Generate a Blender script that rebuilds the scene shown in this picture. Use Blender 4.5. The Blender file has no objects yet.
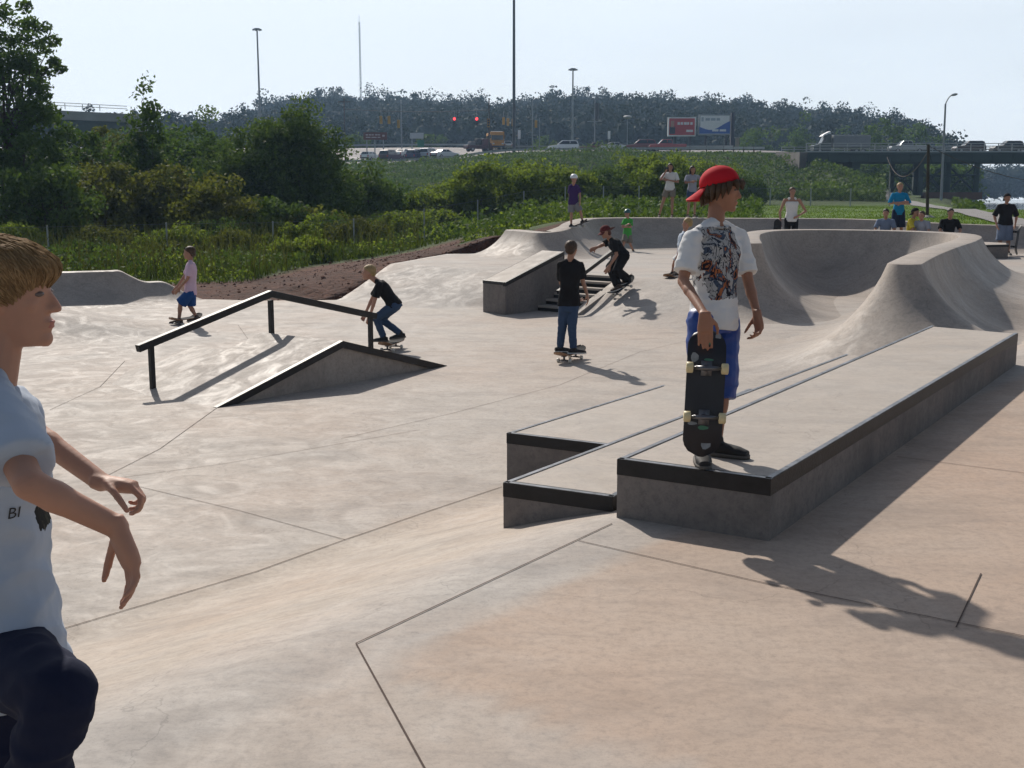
import bpy, bmesh, math, random
import numpy as np
from mathutils import Vector, Matrix, noise as mnoise
R = math.radians
scene = bpy.context.scene
COL = scene.collection
random.seed(7)
# ------------------------------------------------------------ camera frame
FPX = 1170.0; CAMH = 1.75
TP = (384 - 188) / FPX; PIT = math.atan(TP); CP, SP = math.cos(PIT), math.sin(PIT)
def P(px, py, z=0.0):
    """world point at height z seen at photo pixel px,py"""
    u = (px - 512) / FPX; v = (384 - py) / FPX
    dy = CP + v * SP; dz = -SP + v * CP
    t = (z - CAMH) / dz
    return Vector((u * t, dy * t, z))
def K(px, py, zc):
    u = (px - 512) / FPX; v = (384 - py) / FPX
    return Vector((u * zc, (CP + v * SP) * zc, CAMH + (-SP + v * CP) * zc))
def KY(px, py, y):
    v = (384 - py) / FPX
    return K(px, py, y / (CP + v * SP))

cam_d = bpy.data.cameras.new("camera"); cam = bpy.data.objects.new("camera", cam_d)
COL.objects.link(cam); scene.camera = cam
cam_d.sensor_fit = 'HORIZONTAL'; cam_d.sensor_width = 36.0
cam_d.lens = 36.0 * FPX / 1024.0; cam_d.clip_start = 0.05; cam_d.clip_end = 5000
cam.location = (0, 0, CAMH); cam.rotation_euler = (R(90) - PIT, 0, 0)
scene.render.resolution_x = 1024; scene.render.resolution_y = 768
scene.render.engine = 'CYCLES'
# ------------------------------------------------------------ light
SUNV = Vector((-0.47, 1.19, 1.0)).normalized()
sun_el = math.asin(SUNV.z); sun_az = math.atan2(SUNV.x, SUNV.y)
sl = bpy.data.lights.new("sun", 'SUN'); sl.energy = 4.9; sl.angle = R(1.1); sl.color = (1.0, 0.93, 0.84)
so = bpy.data.objects.new("sun", sl); COL.objects.link(so)
so.rotation_euler = SUNV.to_track_quat('Z', 'Y').to_euler(); so.location = (-20, 40, 40)
w = bpy.data.worlds.new("World"); scene.world = w; w.use_nodes = True
nt = w.node_tree; nt.nodes.clear()
sky = nt.nodes.new('ShaderNodeTexSky'); sky.sky_type = 'NISHITA'; sky.sun_disc = False
sky.sun_elevation = sun_el; sky.sun_rotation = sun_az; sky.air_density = 1.0; sky.dust_density = 2.2; sky.ozone_density = 1.6
bg = nt.nodes.new('ShaderNodeBackground'); bg.inputs[1].default_value = 0.10
out = nt.nodes.new('ShaderNodeOutputWorld')
# thin high veil cloud that whitens the sky in soft streaks
tc = nt.nodes.new('ShaderNodeTexCoord'); mp = nt.nodes.new('ShaderNodeMapping'); mp.inputs['Scale'].default_value = (1.2, 1.2, 5)
nz = nt.nodes.new('ShaderNodeTexNoise'); nz.inputs['Scale'].default_value = 2.2; nz.inputs['Detail'].default_value = 5
cr = nt.nodes.new('ShaderNodeValToRGB'); cr.color_ramp.elements[0].position = .35; cr.color_ramp.elements[1].position = .75
cr.color_ramp.elements[0].color = (.80, .80, .80, 1); cr.color_ramp.elements[1].color = (.97, .97, .97, 1)
mx = nt.nodes.new('ShaderNodeMix'); mx.data_type = 'RGBA'
mx.inputs['B'].default_value = (9.4, 10.2, 10.9, 1)
def wn(t): return nt.nodes.new(t)
L_ = nt.links.new
sep = wn('ShaderNodeSeparateXYZ'); L_(tc.outputs['Generated'], sep.inputs[0])
zr = wn('ShaderNodeMapRange'); zr.interpolation_type = 'SMOOTHSTEP'; zr.inputs[1].default_value = .16; zr.inputs[2].default_value = .62; zr.inputs[3].default_value = 1; zr.inputs[4].default_value = .17; L_(sep.outputs['Z'], zr.inputs[0])
dt = wn('ShaderNodeVectorMath'); dt.operation = 'DOT_PRODUCT'; dt.inputs[1].default_value = (-.20, .98, 0); L_(tc.outputs['Generated'], dt.inputs[0])
ar = wn('ShaderNodeMapRange'); ar.interpolation_type = 'SMOOTHSTEP'; ar.inputs[1].default_value = -.5; ar.inputs[2].default_value = .85; ar.inputs[3].default_value = .30; ar.inputs[4].default_value = 1; L_(dt.outputs['Value'], ar.inputs[0])
m1 = wn('ShaderNodeMath'); m1.operation = 'MULTIPLY'; L_(zr.outputs[0], m1.inputs[0]); L_(ar.outputs[0], m1.inputs[1])
m2 = wn('ShaderNodeMath'); m2.operation = 'MULTIPLY'; L_(m1.outputs[0], m2.inputs[0]); L_(cr.outputs[0], m2.inputs[1])
# the sky itself, dimmed a little so the veil carries the brightness near the sun side
sk_ = wn('ShaderNodeVectorMath'); sk_.operation = 'SCALE'; sk_.inputs['Scale'].default_value = .62; L_(sky.outputs[0], sk_.inputs[0])
L_(tc.outputs['Generated'], mp.inputs[0]); L_(mp.outputs[0], nz.inputs[0]); L_(nz.outputs[0], cr.inputs[0])
L_(m2.outputs[0], mx.inputs['Factor']); L_(sk_.outputs[0], mx.inputs['A']); L_(mx.outputs['Result'], bg.inputs[0])
nt.links.new(bg.outputs[0], out.inputs[0])
vs = scene.view_settings; vs.view_transform = 'Standard'; vs.look = 'None'; vs.exposure = 0.0; vs.gamma = 1.0; vs.use_curve_mapping = False

# ------------------------------------------------------------ objects
def tag(o, label=None, cat=None, group=None, kind=None):
    if label: o['label'] = label
    if cat: o['category'] = cat
    if group: o['group'] = group
    if kind: o['kind'] = kind
    return o
def thing(name, label, cat, loc=(0, 0, 0), rz=0.0, group=None):
    o = bpy.data.objects.new(name, None); COL.objects.link(o)
    o.location = loc; o.rotation_euler = (0, 0, rz); o.empty_display_size = .2
    return tag(o, label, cat, group)
def link_mesh(name, me, mat, parent=None, smooth=False):
    if mat:
        for m in (mat if isinstance(mat, (list, tuple)) else [mat]): me.materials.append(m)
    o = bpy.data.objects.new(name, me); COL.objects.link(o)
    if smooth: me.polygons.foreach_set('use_smooth', [True] * len(me.polygons))
    if parent:
        o.parent = parent
    return o
def np_mesh(name, V, Fq, mat, parent=None, smooth=False):
    """V (n,3) array, Fq (m,k) int array with k=3 or 4"""
    V = np.asarray(V, dtype=np.float32); Fq = np.asarray(Fq, dtype=np.int32)
    me = bpy.data.meshes.new(name); k = Fq.shape[1]
    me.vertices.add(len(V)); me.vertices.foreach_set('co', V.ravel())
    me.loops.add(Fq.size); me.loops.foreach_set('vertex_index', Fq.ravel())
    me.polygons.add(len(Fq)); me.polygons.foreach_set('loop_start', np.arange(len(Fq), dtype=np.int32) * k)
    me.update(calc_edges=True); me.validate()
    return link_mesh(name, me, mat, parent, smooth)
def rel(o, root):
    """shift a mesh object's world-space vertices so that it can hang under root (location only)"""
    me = o.data; L = root.location; n = len(me.vertices)
    a = np.empty(n * 3, dtype=np.float32); me.vertices.foreach_get('co', a)
    a = a.reshape(-1, 3) - np.array(L, dtype=np.float32); me.vertices.foreach_set('co', a.ravel()); me.update()
    o.parent = root; return o

class MB:
    """collects shapes, builds ONE mesh object"""
    def __init__(s): s.v = []; s.f = []
    def add(s, vs, fs):
        n = len(s.v); s.v += [tuple(x) for x in vs]; s.f += [tuple(i + n for i in f) for f in fs]; return s
    def box(s, c, d, rz=0.0, M=None, taper=1.0):
        cx, cy, cz = c; dx, dy, dz = d[0] / 2, d[1] / 2, d[2] / 2
        pts = []
        for z, t in ((-dz, 1.0), (dz, taper)):
            for x, y in ((-dx, -dy), (dx, -dy), (dx, dy), (-dx, dy)): pts.append(Vector((x * t, y * t, z)))
        Rm = M if M else Matrix.Rotation(rz, 3, 'Z')
        pts = [Rm @ p + Vector(c) for p in pts]
        return s.add(pts, [(3, 2, 1, 0), (4, 5, 6, 7), (0, 1, 5, 4), (1, 2, 6, 5), (2, 3, 7, 6), (3, 0, 4, 7)])
    def hexa(s, p):   # 8 points: bottom 4 ccw, top 4 ccw
        return s.add(p, [(3, 2, 1, 0), (4, 5, 6, 7), (0, 1, 5, 4), (1, 2, 6, 5), (2, 3, 7, 6), (3, 0, 4, 7)])
    def tube(s, pts, r, n=8, caps=True, up=None, sq=1.0):
        pts = [Vector(p) for p in pts]
        rs = r if isinstance(r, (list, tuple)) else [r] * len(pts)
        rings = []; prev = None
        for i, p in enumerate(pts):
            t = (pts[min(i + 1, len(pts) - 1)] - pts[max(i - 1, 0)])
            t = t.normalized() if t.length > 1e-9 else Vector((0, 0, 1))
            a = prev if prev is not None else (Vector(up) if up else (Vector((0, 0, 1)) if abs(t.z) < .9 else Vector((1, 0, 0))))
            x = a - t * a.dot(t)
            if x.length < 1e-6: x = t.orthogonal()
            x.normalize(); y = t.cross(x); prev = x
            rings.append([p + (x * math.cos(2 * math.pi * k / n) + y * math.sin(2 * math.pi * k / n) * sq) * rs[i] for k in range(n)])
        vs = [q for g in rings for q in g]; fs = []
        for i in range(len(rings) - 1):
            for k in range(n):
                a = i * n + k; b = i * n + (k + 1) % n
                fs.append((a, b, b + n, a + n))
        if caps:
            fs.append(tuple(range(n - 1, -1, -1))); fs.append(tuple(range(len(vs) - n, len(vs))))
        return s.add(vs, fs)
    def cyl(s, a, b, r, n=12): return s.tube([a, b], r, n)
    def prism(s, poly, ext):   # planar polygon extruded by a vector
        m = len(poly); e = Vector(ext); vs = [Vector(p) for p in poly] + [Vector(p) + e for p in poly]
        fs = [tuple(range(m - 1, -1, -1)), tuple(range(m, 2 * m))] + [(i, (i + 1) % m, (i + 1) % m + m, i + m) for i in range(m)]
        return s.add(vs, fs)
    def ell(s, c, ax, n=12, m=8):
        """ellipsoid; ax = three vectors"""
        a, b, d = [Vector(q) for q in ax]; c = Vector(c)
        vs = [c + d]
        for i in range(1, m):
            th = math.pi * i / m
            for k in range(n):
                ph = 2 * math.pi * k / n
                vs.append(c + d * math.cos(th) + (a * math.cos(ph) + b * math.sin(ph)) * math.sin(th))
        vs.append(c - d); fs = [(0, 1 + k, 1 + (k + 1) % n) for k in range(n)]
        for i in range(m - 2):
            for k in range(n):
                p = 1 + i * n + k; q = 1 + i * n + (k + 1) % n
                fs.append((p, p + n, q + n, q))
        l = len(vs) - 1; o = 1 + (m - 2) * n
        fs += [(l, o + (k + 1) % n, o + k) for k in range(n)]
        return s.add(vs, fs)
    def capsule(s, a, b, ra, rb=None, n=12, flat=1.0, side=None):
        """tapered capsule, round ends"""
        a = Vector(a); b = Vector(b); rb = ra if rb is None else rb
        d = b - a; L = max(d.length, 1e-5); t = d / L
        pts, rs = [], []
        for i in range(0, 4):
            an = (i / 4) * math.pi / 2; pts.append(a - t * ra * math.cos(an)); rs.append(max(ra * math.sin(an), ra * .08))
        pts.append(a); rs.append(ra); pts.append(b); rs.append(rb)
        for i in range(1, 5):
            an = (i / 4) * math.pi / 2; pts.append(b + t * rb * math.sin(an)); rs.append(max(rb * math.cos(an), rb * .08))
        return s.tube(pts, rs, n, up=side, sq=flat)
    def loft(s, secs, n=20, p=2.0):
        """secs: list of (centre, ax, ay) -> superellipse rings with flat ends"""
        vs = []; fs = []
        for c, ax, ay in secs:
            c = Vector(c); ax = Vector(ax); ay = Vector(ay)
            for k in range(n):
                th = 2 * math.pi * k / n; cx, sy = math.cos(th), math.sin(th)
                e = 2.0 / p
                vs.append(c + ax * (math.copysign(abs(cx) ** e, cx)) + ay * (math.copysign(abs(sy) ** e, sy)))
        for i in range(len(secs) - 1):
            for k in range(n):
                a = i * n + k; b = i * n + (k + 1) % n; fs.append((a, b, b + n, a + n))
        fs.append(tuple(range(n - 1, -1, -1))); fs.append(tuple(range(len(vs) - n, len(vs))))
        return s.add(vs, fs)
    def mesh(s, name):
        me = bpy.data.meshes.new(name); me.from_pydata(s.v, [], s.f); me.update()
        bm = bmesh.new(); bm.from_mesh(me); bmesh.ops.recalc_face_normals(bm, faces=bm.faces); bm.to_mesh(me); bm.free()
        return me
    def build(s, name, mat, parent=None, smooth=False, bevel=0.0, world=False):
        me = s.mesh(name)
        if bevel:
            bm = bmesh.new(); bm.from_mesh(me)
            es = [e for e in bm.edges if len(e.link_faces) == 2 and e.calc_face_angle(0) > .5]
            bmesh.ops.bevel(bm, geom=es, offset=bevel, segments=2, affect='EDGES', profile=.6); bm.to_mesh(me); bm.free()
        o = link_mesh(name, me, mat, None if world else parent, smooth)
        if world and parent: rel(o, parent)
        return o
def remesh(mb, name, voxel, mat, root=None, smooth=3, wrinkle=0.0, wscale=6.0, parent=None):
    """voxel-union of overlapping closed shapes -> one continuous smooth mesh"""
    me = mb.mesh(name + '_src'); o = bpy.data.objects.new('tmp', me); COL.objects.link(o)
    m = o.modifiers.new('r', 'REMESH'); m.mode = 'VOXEL'; m.voxel_size = voxel; m.adaptivity = 0
    if smooth:
        q = o.modifiers.new('s', 'SMOOTH'); q.factor = .5; q.iterations = smooth
    dg = bpy.context.evaluated_depsgraph_get(); ev = o.evaluated_get(dg)
    nm = bpy.data.meshes.new_from_object(ev); nm.name = name
    bpy.data.objects.remove(o); bpy.data.meshes.remove(me)
    if wrinkle:
        n = len(nm.vertices); co = np.empty(n * 3, np.float32); nm.vertices.foreach_get('co', co); co = co.reshape(-1, 3)
        no = np.empty(n * 3, np.float32); nm.vertices.foreach_get('normal', no); no = no.reshape(-1, 3)
        for i in range(n):
            p = Vector(co[i]); q = Vector((p.x * wscale, p.y * wscale, p.z * wscale * 1.7))
            a = 1 - abs(mnoise.noise(q)) * 2.4; b = mnoise.noise(q * 2.3 + Vector((3, 7, 1)))
            co[i] += no[i] * wrinkle * (a * .7 + b * .5)
        nm.vertices.foreach_set('co', co.ravel()); nm.update()
    ob = link_mesh(name, nm, mat, None, True)
    if root is not None: rel(ob, root)
    if parent is not None: ob.parent = parent
    return ob
# ------------------------------------------------------------ materials
MATS = {}
def newmat(name):
    m = bpy.data.materials.new(name); m.use_nodes = True; n = m.node_tree.nodes; n.clear()
    o = n.new('ShaderNodeOutputMaterial'); b = n.new('ShaderNodeBsdfPrincipled'); m.node_tree.links.new(b.outputs[0], o.inputs[0])
    return m, m.node_tree, n, m.node_tree.links, b, o
def lin(c):   # sRGB 0-255 -> linear
    return tuple(((x / 255) / 12.92 if x / 255 <= .04045 else ((x / 255 + .055) / 1.055) ** 2.4) for x in c)
def mat(name, col, rough=.7, var=.12, scale=6.0, bump=.0, bscale=40.0, metal=0.0, emit=None, estr=1.0, spec=.4, coat=0.0, sss=0.0, bdist=.01):
    if name in MATS: return MATS[name]
    m, t, n, l, b, o = newmat(name)
    b.inputs['Roughness'].default_value = rough; b.inputs['Metallic'].default_value = metal
    b.inputs['Specular IOR Level'].default_value = spec
    if coat: b.inputs['Coat Weight'].default_value = coat; b.inputs['Coat Roughness'].default_value = .08
    if sss: b.inputs['Subsurface Weight'].default_value = sss; b.inputs['Subsurface Radius'].default_value = (.02, .008, .004); b.inputs['Subsurface Scale'].default_value = 1.0
    tc = n.new('ShaderNodeTexCoord')
    nz = n.new('ShaderNodeTexNoise'); nz.inputs['Scale'].default_value = scale; nz.inputs['Detail'].default_value = 6; nz.inputs['Roughness'].default_value = .65
    l.new(tc.outputs['Object'], nz.inputs[0])
    r = n.new('ShaderNodeMapRange'); r.inputs[1].default_value = .25; r.inputs[2].default_value = .75; r.inputs[3].default_value = 1 - var; r.inputs[4].default_value = 1 + var
    l.new(nz.outputs[0], r.inputs[0])
    h = n.new('ShaderNodeVectorMath'); h.operation = 'SCALE'; h.inputs[0].default_value = col[:3]; l.new(r.outputs[0], h.inputs['Scale'])
    l.new(h.outputs[0], b.inputs['Base Color'])
    if emit:
        b.inputs['Emission Color'].default_value = (*emit, 1); b.inputs['Emission Strength'].default_value = estr
    if bump:
        z = n.new('ShaderNodeTexNoise'); z.inputs['Scale'].default_value = bscale; z.inputs['Detail'].default_value = 5
        l.new(tc.outputs['Object'], z.inputs[0]); bp = n.new('ShaderNodeBump'); bp.inputs['Strength'].default_value = bump; bp.inputs['Distance'].default_value = bdist
        l.new(z.outputs[0], bp.inputs['Height']); l.new(bp.outputs[0], b.inputs['Normal'])
    MATS[name] = m; return m

def concrete(name, base, dark, warm, warm_amt=.5, rough=.62, swirl=1.0, contrast=1.0):
    m, t, n, l, b, o = newmat(name)
    tc = n.new('ShaderNodeTexCoord'); src = tc.outputs['Object']
    def N(scale, det=6, ro=.6, dist=0.0, sc=None):
        z = n.new('ShaderNodeTexNoise'); z.inputs['Scale'].default_value = scale; z.inputs['Detail'].default_value = det
        z.inputs['Roughness'].default_value = ro; z.inputs['Distortion'].default_value = dist
        if sc:
            mp = n.new('ShaderNodeMapping'); mp.inputs['Scale'].default_value = sc; mp.inputs['Rotation'].default_value = (0, 0, R(38)); l.new(src, mp.inputs[0]); l.new(mp.outputs[0], z.inputs[0])
        else: l.new(src, z.inputs[0])
        return z.outputs[0]
    def ramp(x, a, c, lo=0.0, hi=1.0):
        r = n.new('ShaderNodeMapRange'); r.interpolation_type = 'SMOOTHSTEP'
        for i, q in zip((1, 2, 3, 4), (a, c, lo, hi)): r.inputs[i].default_value = q
        l.new(x, r.inputs[0]); return r.outputs[0]
    def mix(f, A, B):
        x = n.new('ShaderNodeMix'); x.data_type = 'RGBA'
        if isinstance(f, float): x.inputs['Factor'].default_value = f
        else: l.new(f, x.inputs['Factor'])
        for k, q in (('A', A), ('B', B)):
            if isinstance(q, tuple): x.inputs[k].default_value = (*q, 1)
            else: l.new(q, x.inputs[k])
        return x.outputs['Result']
    c = mix(ramp(N(.45, 5, .55, .3), .35, .68, 0, warm_amt), base, warm)
    c = mix(ramp(N(.8, 8, .68, .5, (1.0, 1.9, 1.0)), .42, .74, 0, .50 * contrast), c, dark)          # cloudy trowel mottling
    c = mix(ramp(N(2.6, 9, .74, 1.1 * swirl, (.8, 1.8, 1)), .45, .78, 0, .50 * contrast), c, dark)    # swirls
    c = mix(ramp(N(1.9, 8, .7, .7), .52, .80, 0, .45), c, tuple(min(1, x * 1.25) for x in base))      # bleached patches
    c = mix(ramp(N(22, 8, .8), .42, .72, 0, .55 * contrast), c, dark)                                    # fine grain
    c = mix(ramp(N(95, 4, .7), .52, .70, 0, .35), c, dark)                                                # sand speckle
    c = mix(ramp(N(6.5, 9, .82, .4), .60, .68, 0, .38), c, tuple(x * .72 for x in dark))              # stains with a ragged edge
    c = mix(ramp(N(13, 9, .8, .2), .63, .70, 0, .5), c, tuple(x * .55 for x in dark))                 # spots and scuffs
    c = mix(ramp(N(4.2, 9, .8, 2.0, (.3, 5.0, 1)), .64, .70, 0, .33), c, tuple(x * .55 for x in dark))     # wheel marks
    c = mix(ramp(N(3.1, 9, .8, 1.5, (4.0, .35, 1)), .66, .72, 0, .30), c, tuple(x * .6 for x in dark))
    vo = n.new('ShaderNodeTexVoronoi'); vo.feature = 'DISTANCE_TO_EDGE'; vo.inputs['Scale'].default_value = .33
    dsv = n.new('ShaderNodeVectorMath'); dsv.operation = 'MULTIPLY_ADD'; nzv = n.new('ShaderNodeTexNoise'); nzv.inputs['Scale'].default_value = 1.6; nzv.inputs['Detail'].default_value = 6; l.new(src, nzv.inputs[0])
    l.new(nzv.outputs['Color'], dsv.inputs[0]); dsv.inputs[1].default_value = (1.1, 1.1, 1.1); l.new(src, dsv.inputs[2]); l.new(dsv.outputs[0], vo.inputs[0])
    ck = ramp(vo.outputs['Distance'], .0, .0022, .30, 0); c = mix(ck, c, tuple(x * .5 for x in dark))      # hairline cracks
    if name == 'concrete_floor':
        at = n.new('ShaderNodeAttribute'); at.attribute_name = 'tint'
        mm = n.new('ShaderNodeMix'); mm.data_type = 'RGBA'; mm.blend_type = 'MULTIPLY'; mm.inputs['Factor'].default_value = 1
        l.new(c, mm.inputs['A']); l.new(at.outputs['Color'], mm.inputs['B']); c = mm.outputs['Result']
    l.new(c, b.inputs['Base Color'])
    l.new(ramp(N(2.3, 6, .7, 1.5), .3, .75, rough + .22, rough - .02), b.inputs['Roughness'])
    b.inputs['Specular IOR Level'].default_value = .22
    bp = n.new('ShaderNodeBump'); bp.inputs['Strength'].default_value = .35; bp.inputs['Distance'].default_value = .004; l.new(N(30, 6, .7), bp.inputs['Height'])
    b2 = n.new('ShaderNodeBump'); b2.inputs['Strength'].default_value = .12; b2.inputs['Distance'].default_value = .015; l.new(N(1.6, 4, .55, .8), b2.inputs['Height']); l.new(b2.outputs[0], bp.inputs['Normal'])
    l.new(bp.outputs[0], b.inputs['Normal'])
    MATS[name] = m; return m
CON = concrete('concrete_floor', (.405, .360, .318), (.205, .186, .172), (.415, .322, .260), .55)
CON_R = concrete('concrete_ramp', (.375, .33, .292), (.18, .165, .152), (.385, .31, .25), .45, rough=.55, contrast=1.15)
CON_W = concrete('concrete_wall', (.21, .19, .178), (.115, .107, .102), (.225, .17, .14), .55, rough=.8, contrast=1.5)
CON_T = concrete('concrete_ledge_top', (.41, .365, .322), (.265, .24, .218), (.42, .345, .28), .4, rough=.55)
STEEL = mat('painted_steel', (.012, .011, .012), .5, .6, 9, .2, 60, spec=.35)
STEELG = mat('worn_steel_edge', (.15, .155, .17), .42, .75, 11, .1, 50, metal=.6)
GALV = mat('galvanised_steel', (.30, .32, .33), .5, .15, 3, metal=.3)
WOODP = mat('weathered_pole_wood', (.06, .045, .035), .9, .25, 8, .4, 30)
DIRT = mat('dirt', (.085, .036, .024), .95, .35, 1.3, .9, 6, bdist=.08)
JOINT = mat('joint_line', (.075, .05, .04), .95, .3, 3)

def leafmat(name, c1, c2, trans=.35, rough=.55):
    if name in MATS: return MATS[name]
    m, t, n, l, b, o = newmat(name)
    g = n.new('ShaderNodeNewGeometry'); r = n.new('ShaderNodeValToRGB')
    r.color_ramp.elements[0].color = (*c1, 1); r.color_ramp.elements[1].color = (*c2, 1)
    tc = n.new('ShaderNodeTexCoord'); nz = n.new('ShaderNodeTexNoise'); nz.inputs['Scale'].default_value = .35; nz.inputs['Detail'].default_value = 3
    l.new(tc.outputs['Object'], nz.inputs[0])
    mm = n.new('ShaderNodeMath'); mm.operation = 'ADD'; ms = n.new('ShaderNodeMath'); ms.operation = 'MULTIPLY'; ms.inputs[1].default_value = .55
    l.new(g.outputs['Random Per Island'], ms.inputs[0]); l.new(ms.outputs[0], mm.inputs[0]); m2 = n.new('ShaderNodeMath'); m2.operation = 'MULTIPLY_ADD'; m2.inputs[1].default_value = 1.6; m2.inputs[2].default_value = -.55
    l.new(nz.outputs[0], m2.inputs[0]); l.new(m2.outputs[0], mm.inputs[1]); l.new(mm.outputs[0], r.inputs[0])
    l.new(r.outputs[0], b.inputs['Base Color']); b.inputs['Roughness'].default_value = .75; b.inputs['Specular IOR Level'].default_value = .12
    tr = n.new('ShaderNodeBsdfTranslucent'); hv = n.new('ShaderNodeMix'); hv.data_type = 'RGBA'; hv.blend_type = 'MULTIPLY'; hv.inputs['Factor'].default_value = 1; hv.inputs['B'].default_value = (1.15, 1.25, .45, 1)
    l.new(r.outputs[0], hv.inputs['A']); l.new(hv.outputs['Result'], tr.inputs[0])
    ms = n.new('ShaderNodeMixShader'); ms.inputs[0].default_value = trans
    l.new(b.outputs[0], ms.inputs[1]); l.new(tr.outputs[0], ms.inputs[2]); l.new(ms.outputs[0], o.inputs[0])
    MATS[name] = m; return m
LEAF_DK = leafmat('leaf_dark', (0.033, 0.061, 0.021), (0.109, 0.164, 0.048))
LEAF_MD = leafmat('leaf_mid', (0.038, 0.070, 0.023), (0.131, 0.182, 0.052), .28)
LEAF_LT = leafmat('leaf_light', (0.066, 0.106, 0.024), (0.229, 0.266, 0.066), .45)
LEAF_OL = leafmat('leaf_olive', (0.052, 0.062, 0.021), (0.163, 0.163, 0.055), .4)
LEAF_FAR = leafmat('leaf_far', (.016, .026, .012), (.030, .044, .018), .10)
GRASS = leafmat('grass_blade', (0.027, 0.045, 0.012), (0.102, 0.131, 0.035), .35)
LAWN = leafmat('lawn_blade', (.060, .100, .020), (.150, .215, .045), .4)
WEED = leafmat('weed_stem', (.038, .046, .018), (.110, .110, .046), .3)
BARK = mat('bark', (.055, .042, .033), .95, .3, 5, .5, 25)

# terrain: vertex colour times noise
def terrain_mat():
    m, t, n, l, b, o = newmat('terrain')
    at = n.new('ShaderNodeAttribute'); at.attribute_name = 'Col'; tc = n.new('ShaderNodeTexCoord')
    c = at.outputs['Color']
    for sc, lo, hi in ((.25, .7, 1.3), (3.0, .65, 1.35), (14, .7, 1.3)):
        z = n.new('ShaderNodeTexNoise'); z.inputs['Scale'].default_value = sc; z.inputs['Detail'].default_value = 6; l.new(tc.outputs['Object'], z.inputs[0])
        r = n.new('ShaderNodeMapRange'); r.inputs[1].default_value = .3; r.inputs[2].default_value = .7; r.inputs[3].default_value = lo; r.inputs[4].default_value = hi; l.new(z.outputs[0], r.inputs[0])
        s = n.new('ShaderNodeVectorMath'); s.operation = 'SCALE'; l.new(c, s.inputs[0]); l.new(r.outputs[0], s.inputs['Scale']); c = s.outputs[0]
    l.new(c, b.inputs['Base Color']); b.inputs['Roughness'].default_value = .95; b.inputs['Specular IOR Level'].default_value = .15
    z = n.new('ShaderNodeTexNoise'); z.inputs['Scale'].default_value = 7; z.inputs['Detail'].default_value = 8; l.new(tc.outputs['Object'], z.inputs[0])
    bp = n.new('ShaderNodeBump'); bp.inputs['Strength'].default_value = 1; bp.inputs['Distance'].default_value = .08; l.new(z.outputs[0], bp.inputs['Height']); l.new(bp.outputs[0], b.inputs['Normal'])
    return m
TERR = terrain_mat()
# ------------------------------------------------------------ skate park floor
EU = np.array([.614, .789]); EV = np.array([-.789, .614])
def sstep(t): t = np.clip(t, 0, 1); return t * t * (3 - 2 * t)
def soft(t):   # straight ramp with eased ends
    t = np.clip(t, 0, 1); return .75 * t + .25 * t * t * (3 - 2 * t)
LOW = -0.60
def segdist(x, y, a, b):
    ax, ay = a; bx, by = b; dx, dy = bx - ax, by - ay
    t = np.clip(((x - ax) * dx + (y - ay) * dy) / (dx * dx + dy * dy), 0, 1)
    return np.hypot(x - ax - t * dx, y - ay - t * dy)
def floor_z(x, y):
    x = np.asarray(x, float); y = np.asarray(y, float)
    u = x * EU[0] + y * EU[1]; v = x * EV[0] + y * EV[1]
    sv = soft((v - 3.3) / 2.1)
    foot = 17.1 + 1.1 * sstep((v - 10.5) / 2.5) - .8 * sstep((v - 14) / 2)
    crest = 19.45 + .5 * sstep((v - 14) / 3)
    su = soft((crest - u) / (crest - foot))
    s = np.minimum(sv, su)
    d = segdist(x, y, (4.6, 16.6), (6.9, 24.0))
    s = np.maximum(s, soft((2.9 - d) / .8) * .93)
    z = LOW * s
    # low roller near the left quarter pipe
    m = ((x + 8.1) / 3.0) ** 2 + ((y - 19.4) / 2.0) ** 2
    z = z + .40 * np.where(m < 1, np.cos(np.minimum(m, 1) ** .5 * np.pi / 2) ** 2, 0)
    return z
def gz(x, y): return float(floor_z(x, y))

EDGE = [(-14, 22.6, -.6), (-11.5, 23.0, -.6), (-8.4, 24.7, -.6), (-7.3, 24.9, -.6), (-6.5, 25.0, -.58), (-5.3, 24.7, -.58), (-3.75, 24.84, -.55), (-3.1, 26.6, -.25), (-2.55, 28.5, .03),
        (-2.15, 30.2, .04), (-1.75, 31.6, .05), (-.3, 32.35, .5), (.7, 31.9, .58), (1.3, 32.6, .65), (2.1, 35.3, .85), (5.4, 35.8, .85), (10.3, 35.9, .8), (11.6, 33.9, .74), (13.5, 33.6, .68), (19, 33.0, .6), (33, 27, .3), (33, -7, -.1), (-15, -7, -.6)]
EP = np.array(EDGE)
def inside(x, y):
    x = np.asarray(x); y = np.asarray(y); r = np.zeros(x.shape, bool); n = len(EP)
    for i in range(n):
        x1, y1 = EP[i][:2]; x2, y2 = EP[(i + 1) % n][:2]
        if y1 == y2: continue
        c = ((y1 > y) != (y2 > y)) & (x < (x2 - x1) * (y - y1) / (y2 - y1) + x1); r ^= c
    return r
def edge_near(x, y):
    """distance to outline, nearest point, edge height there"""
    x = np.asarray(x, float); y = np.asarray(y, float)
    best = np.full(x.shape, 1e9); bx = x.copy(); by = y.copy(); bz = np.zeros(x.shape); n = len(EP)
    for i in range(n):
        a = EP[i]; b = EP[(i + 1) % n]; dx, dy = b[0] - a[0], b[1] - a[1]
        t = np.clip(((x - a[0]) * dx + (y - a[1]) * dy) / (dx * dx + dy * dy), 0, 1)
        qx = a[0] + t * dx; qy = a[1] + t * dy; d = np.hypot(x - qx, y - qy); m = d < best
        best = np.where(m, d, best); bx = np.where(m, qx, bx); by = np.where(m, qy, by); bz = np.where(m, a[2] + t * (b[2] - a[2]), bz)
    return best, bx, by, bz

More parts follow.
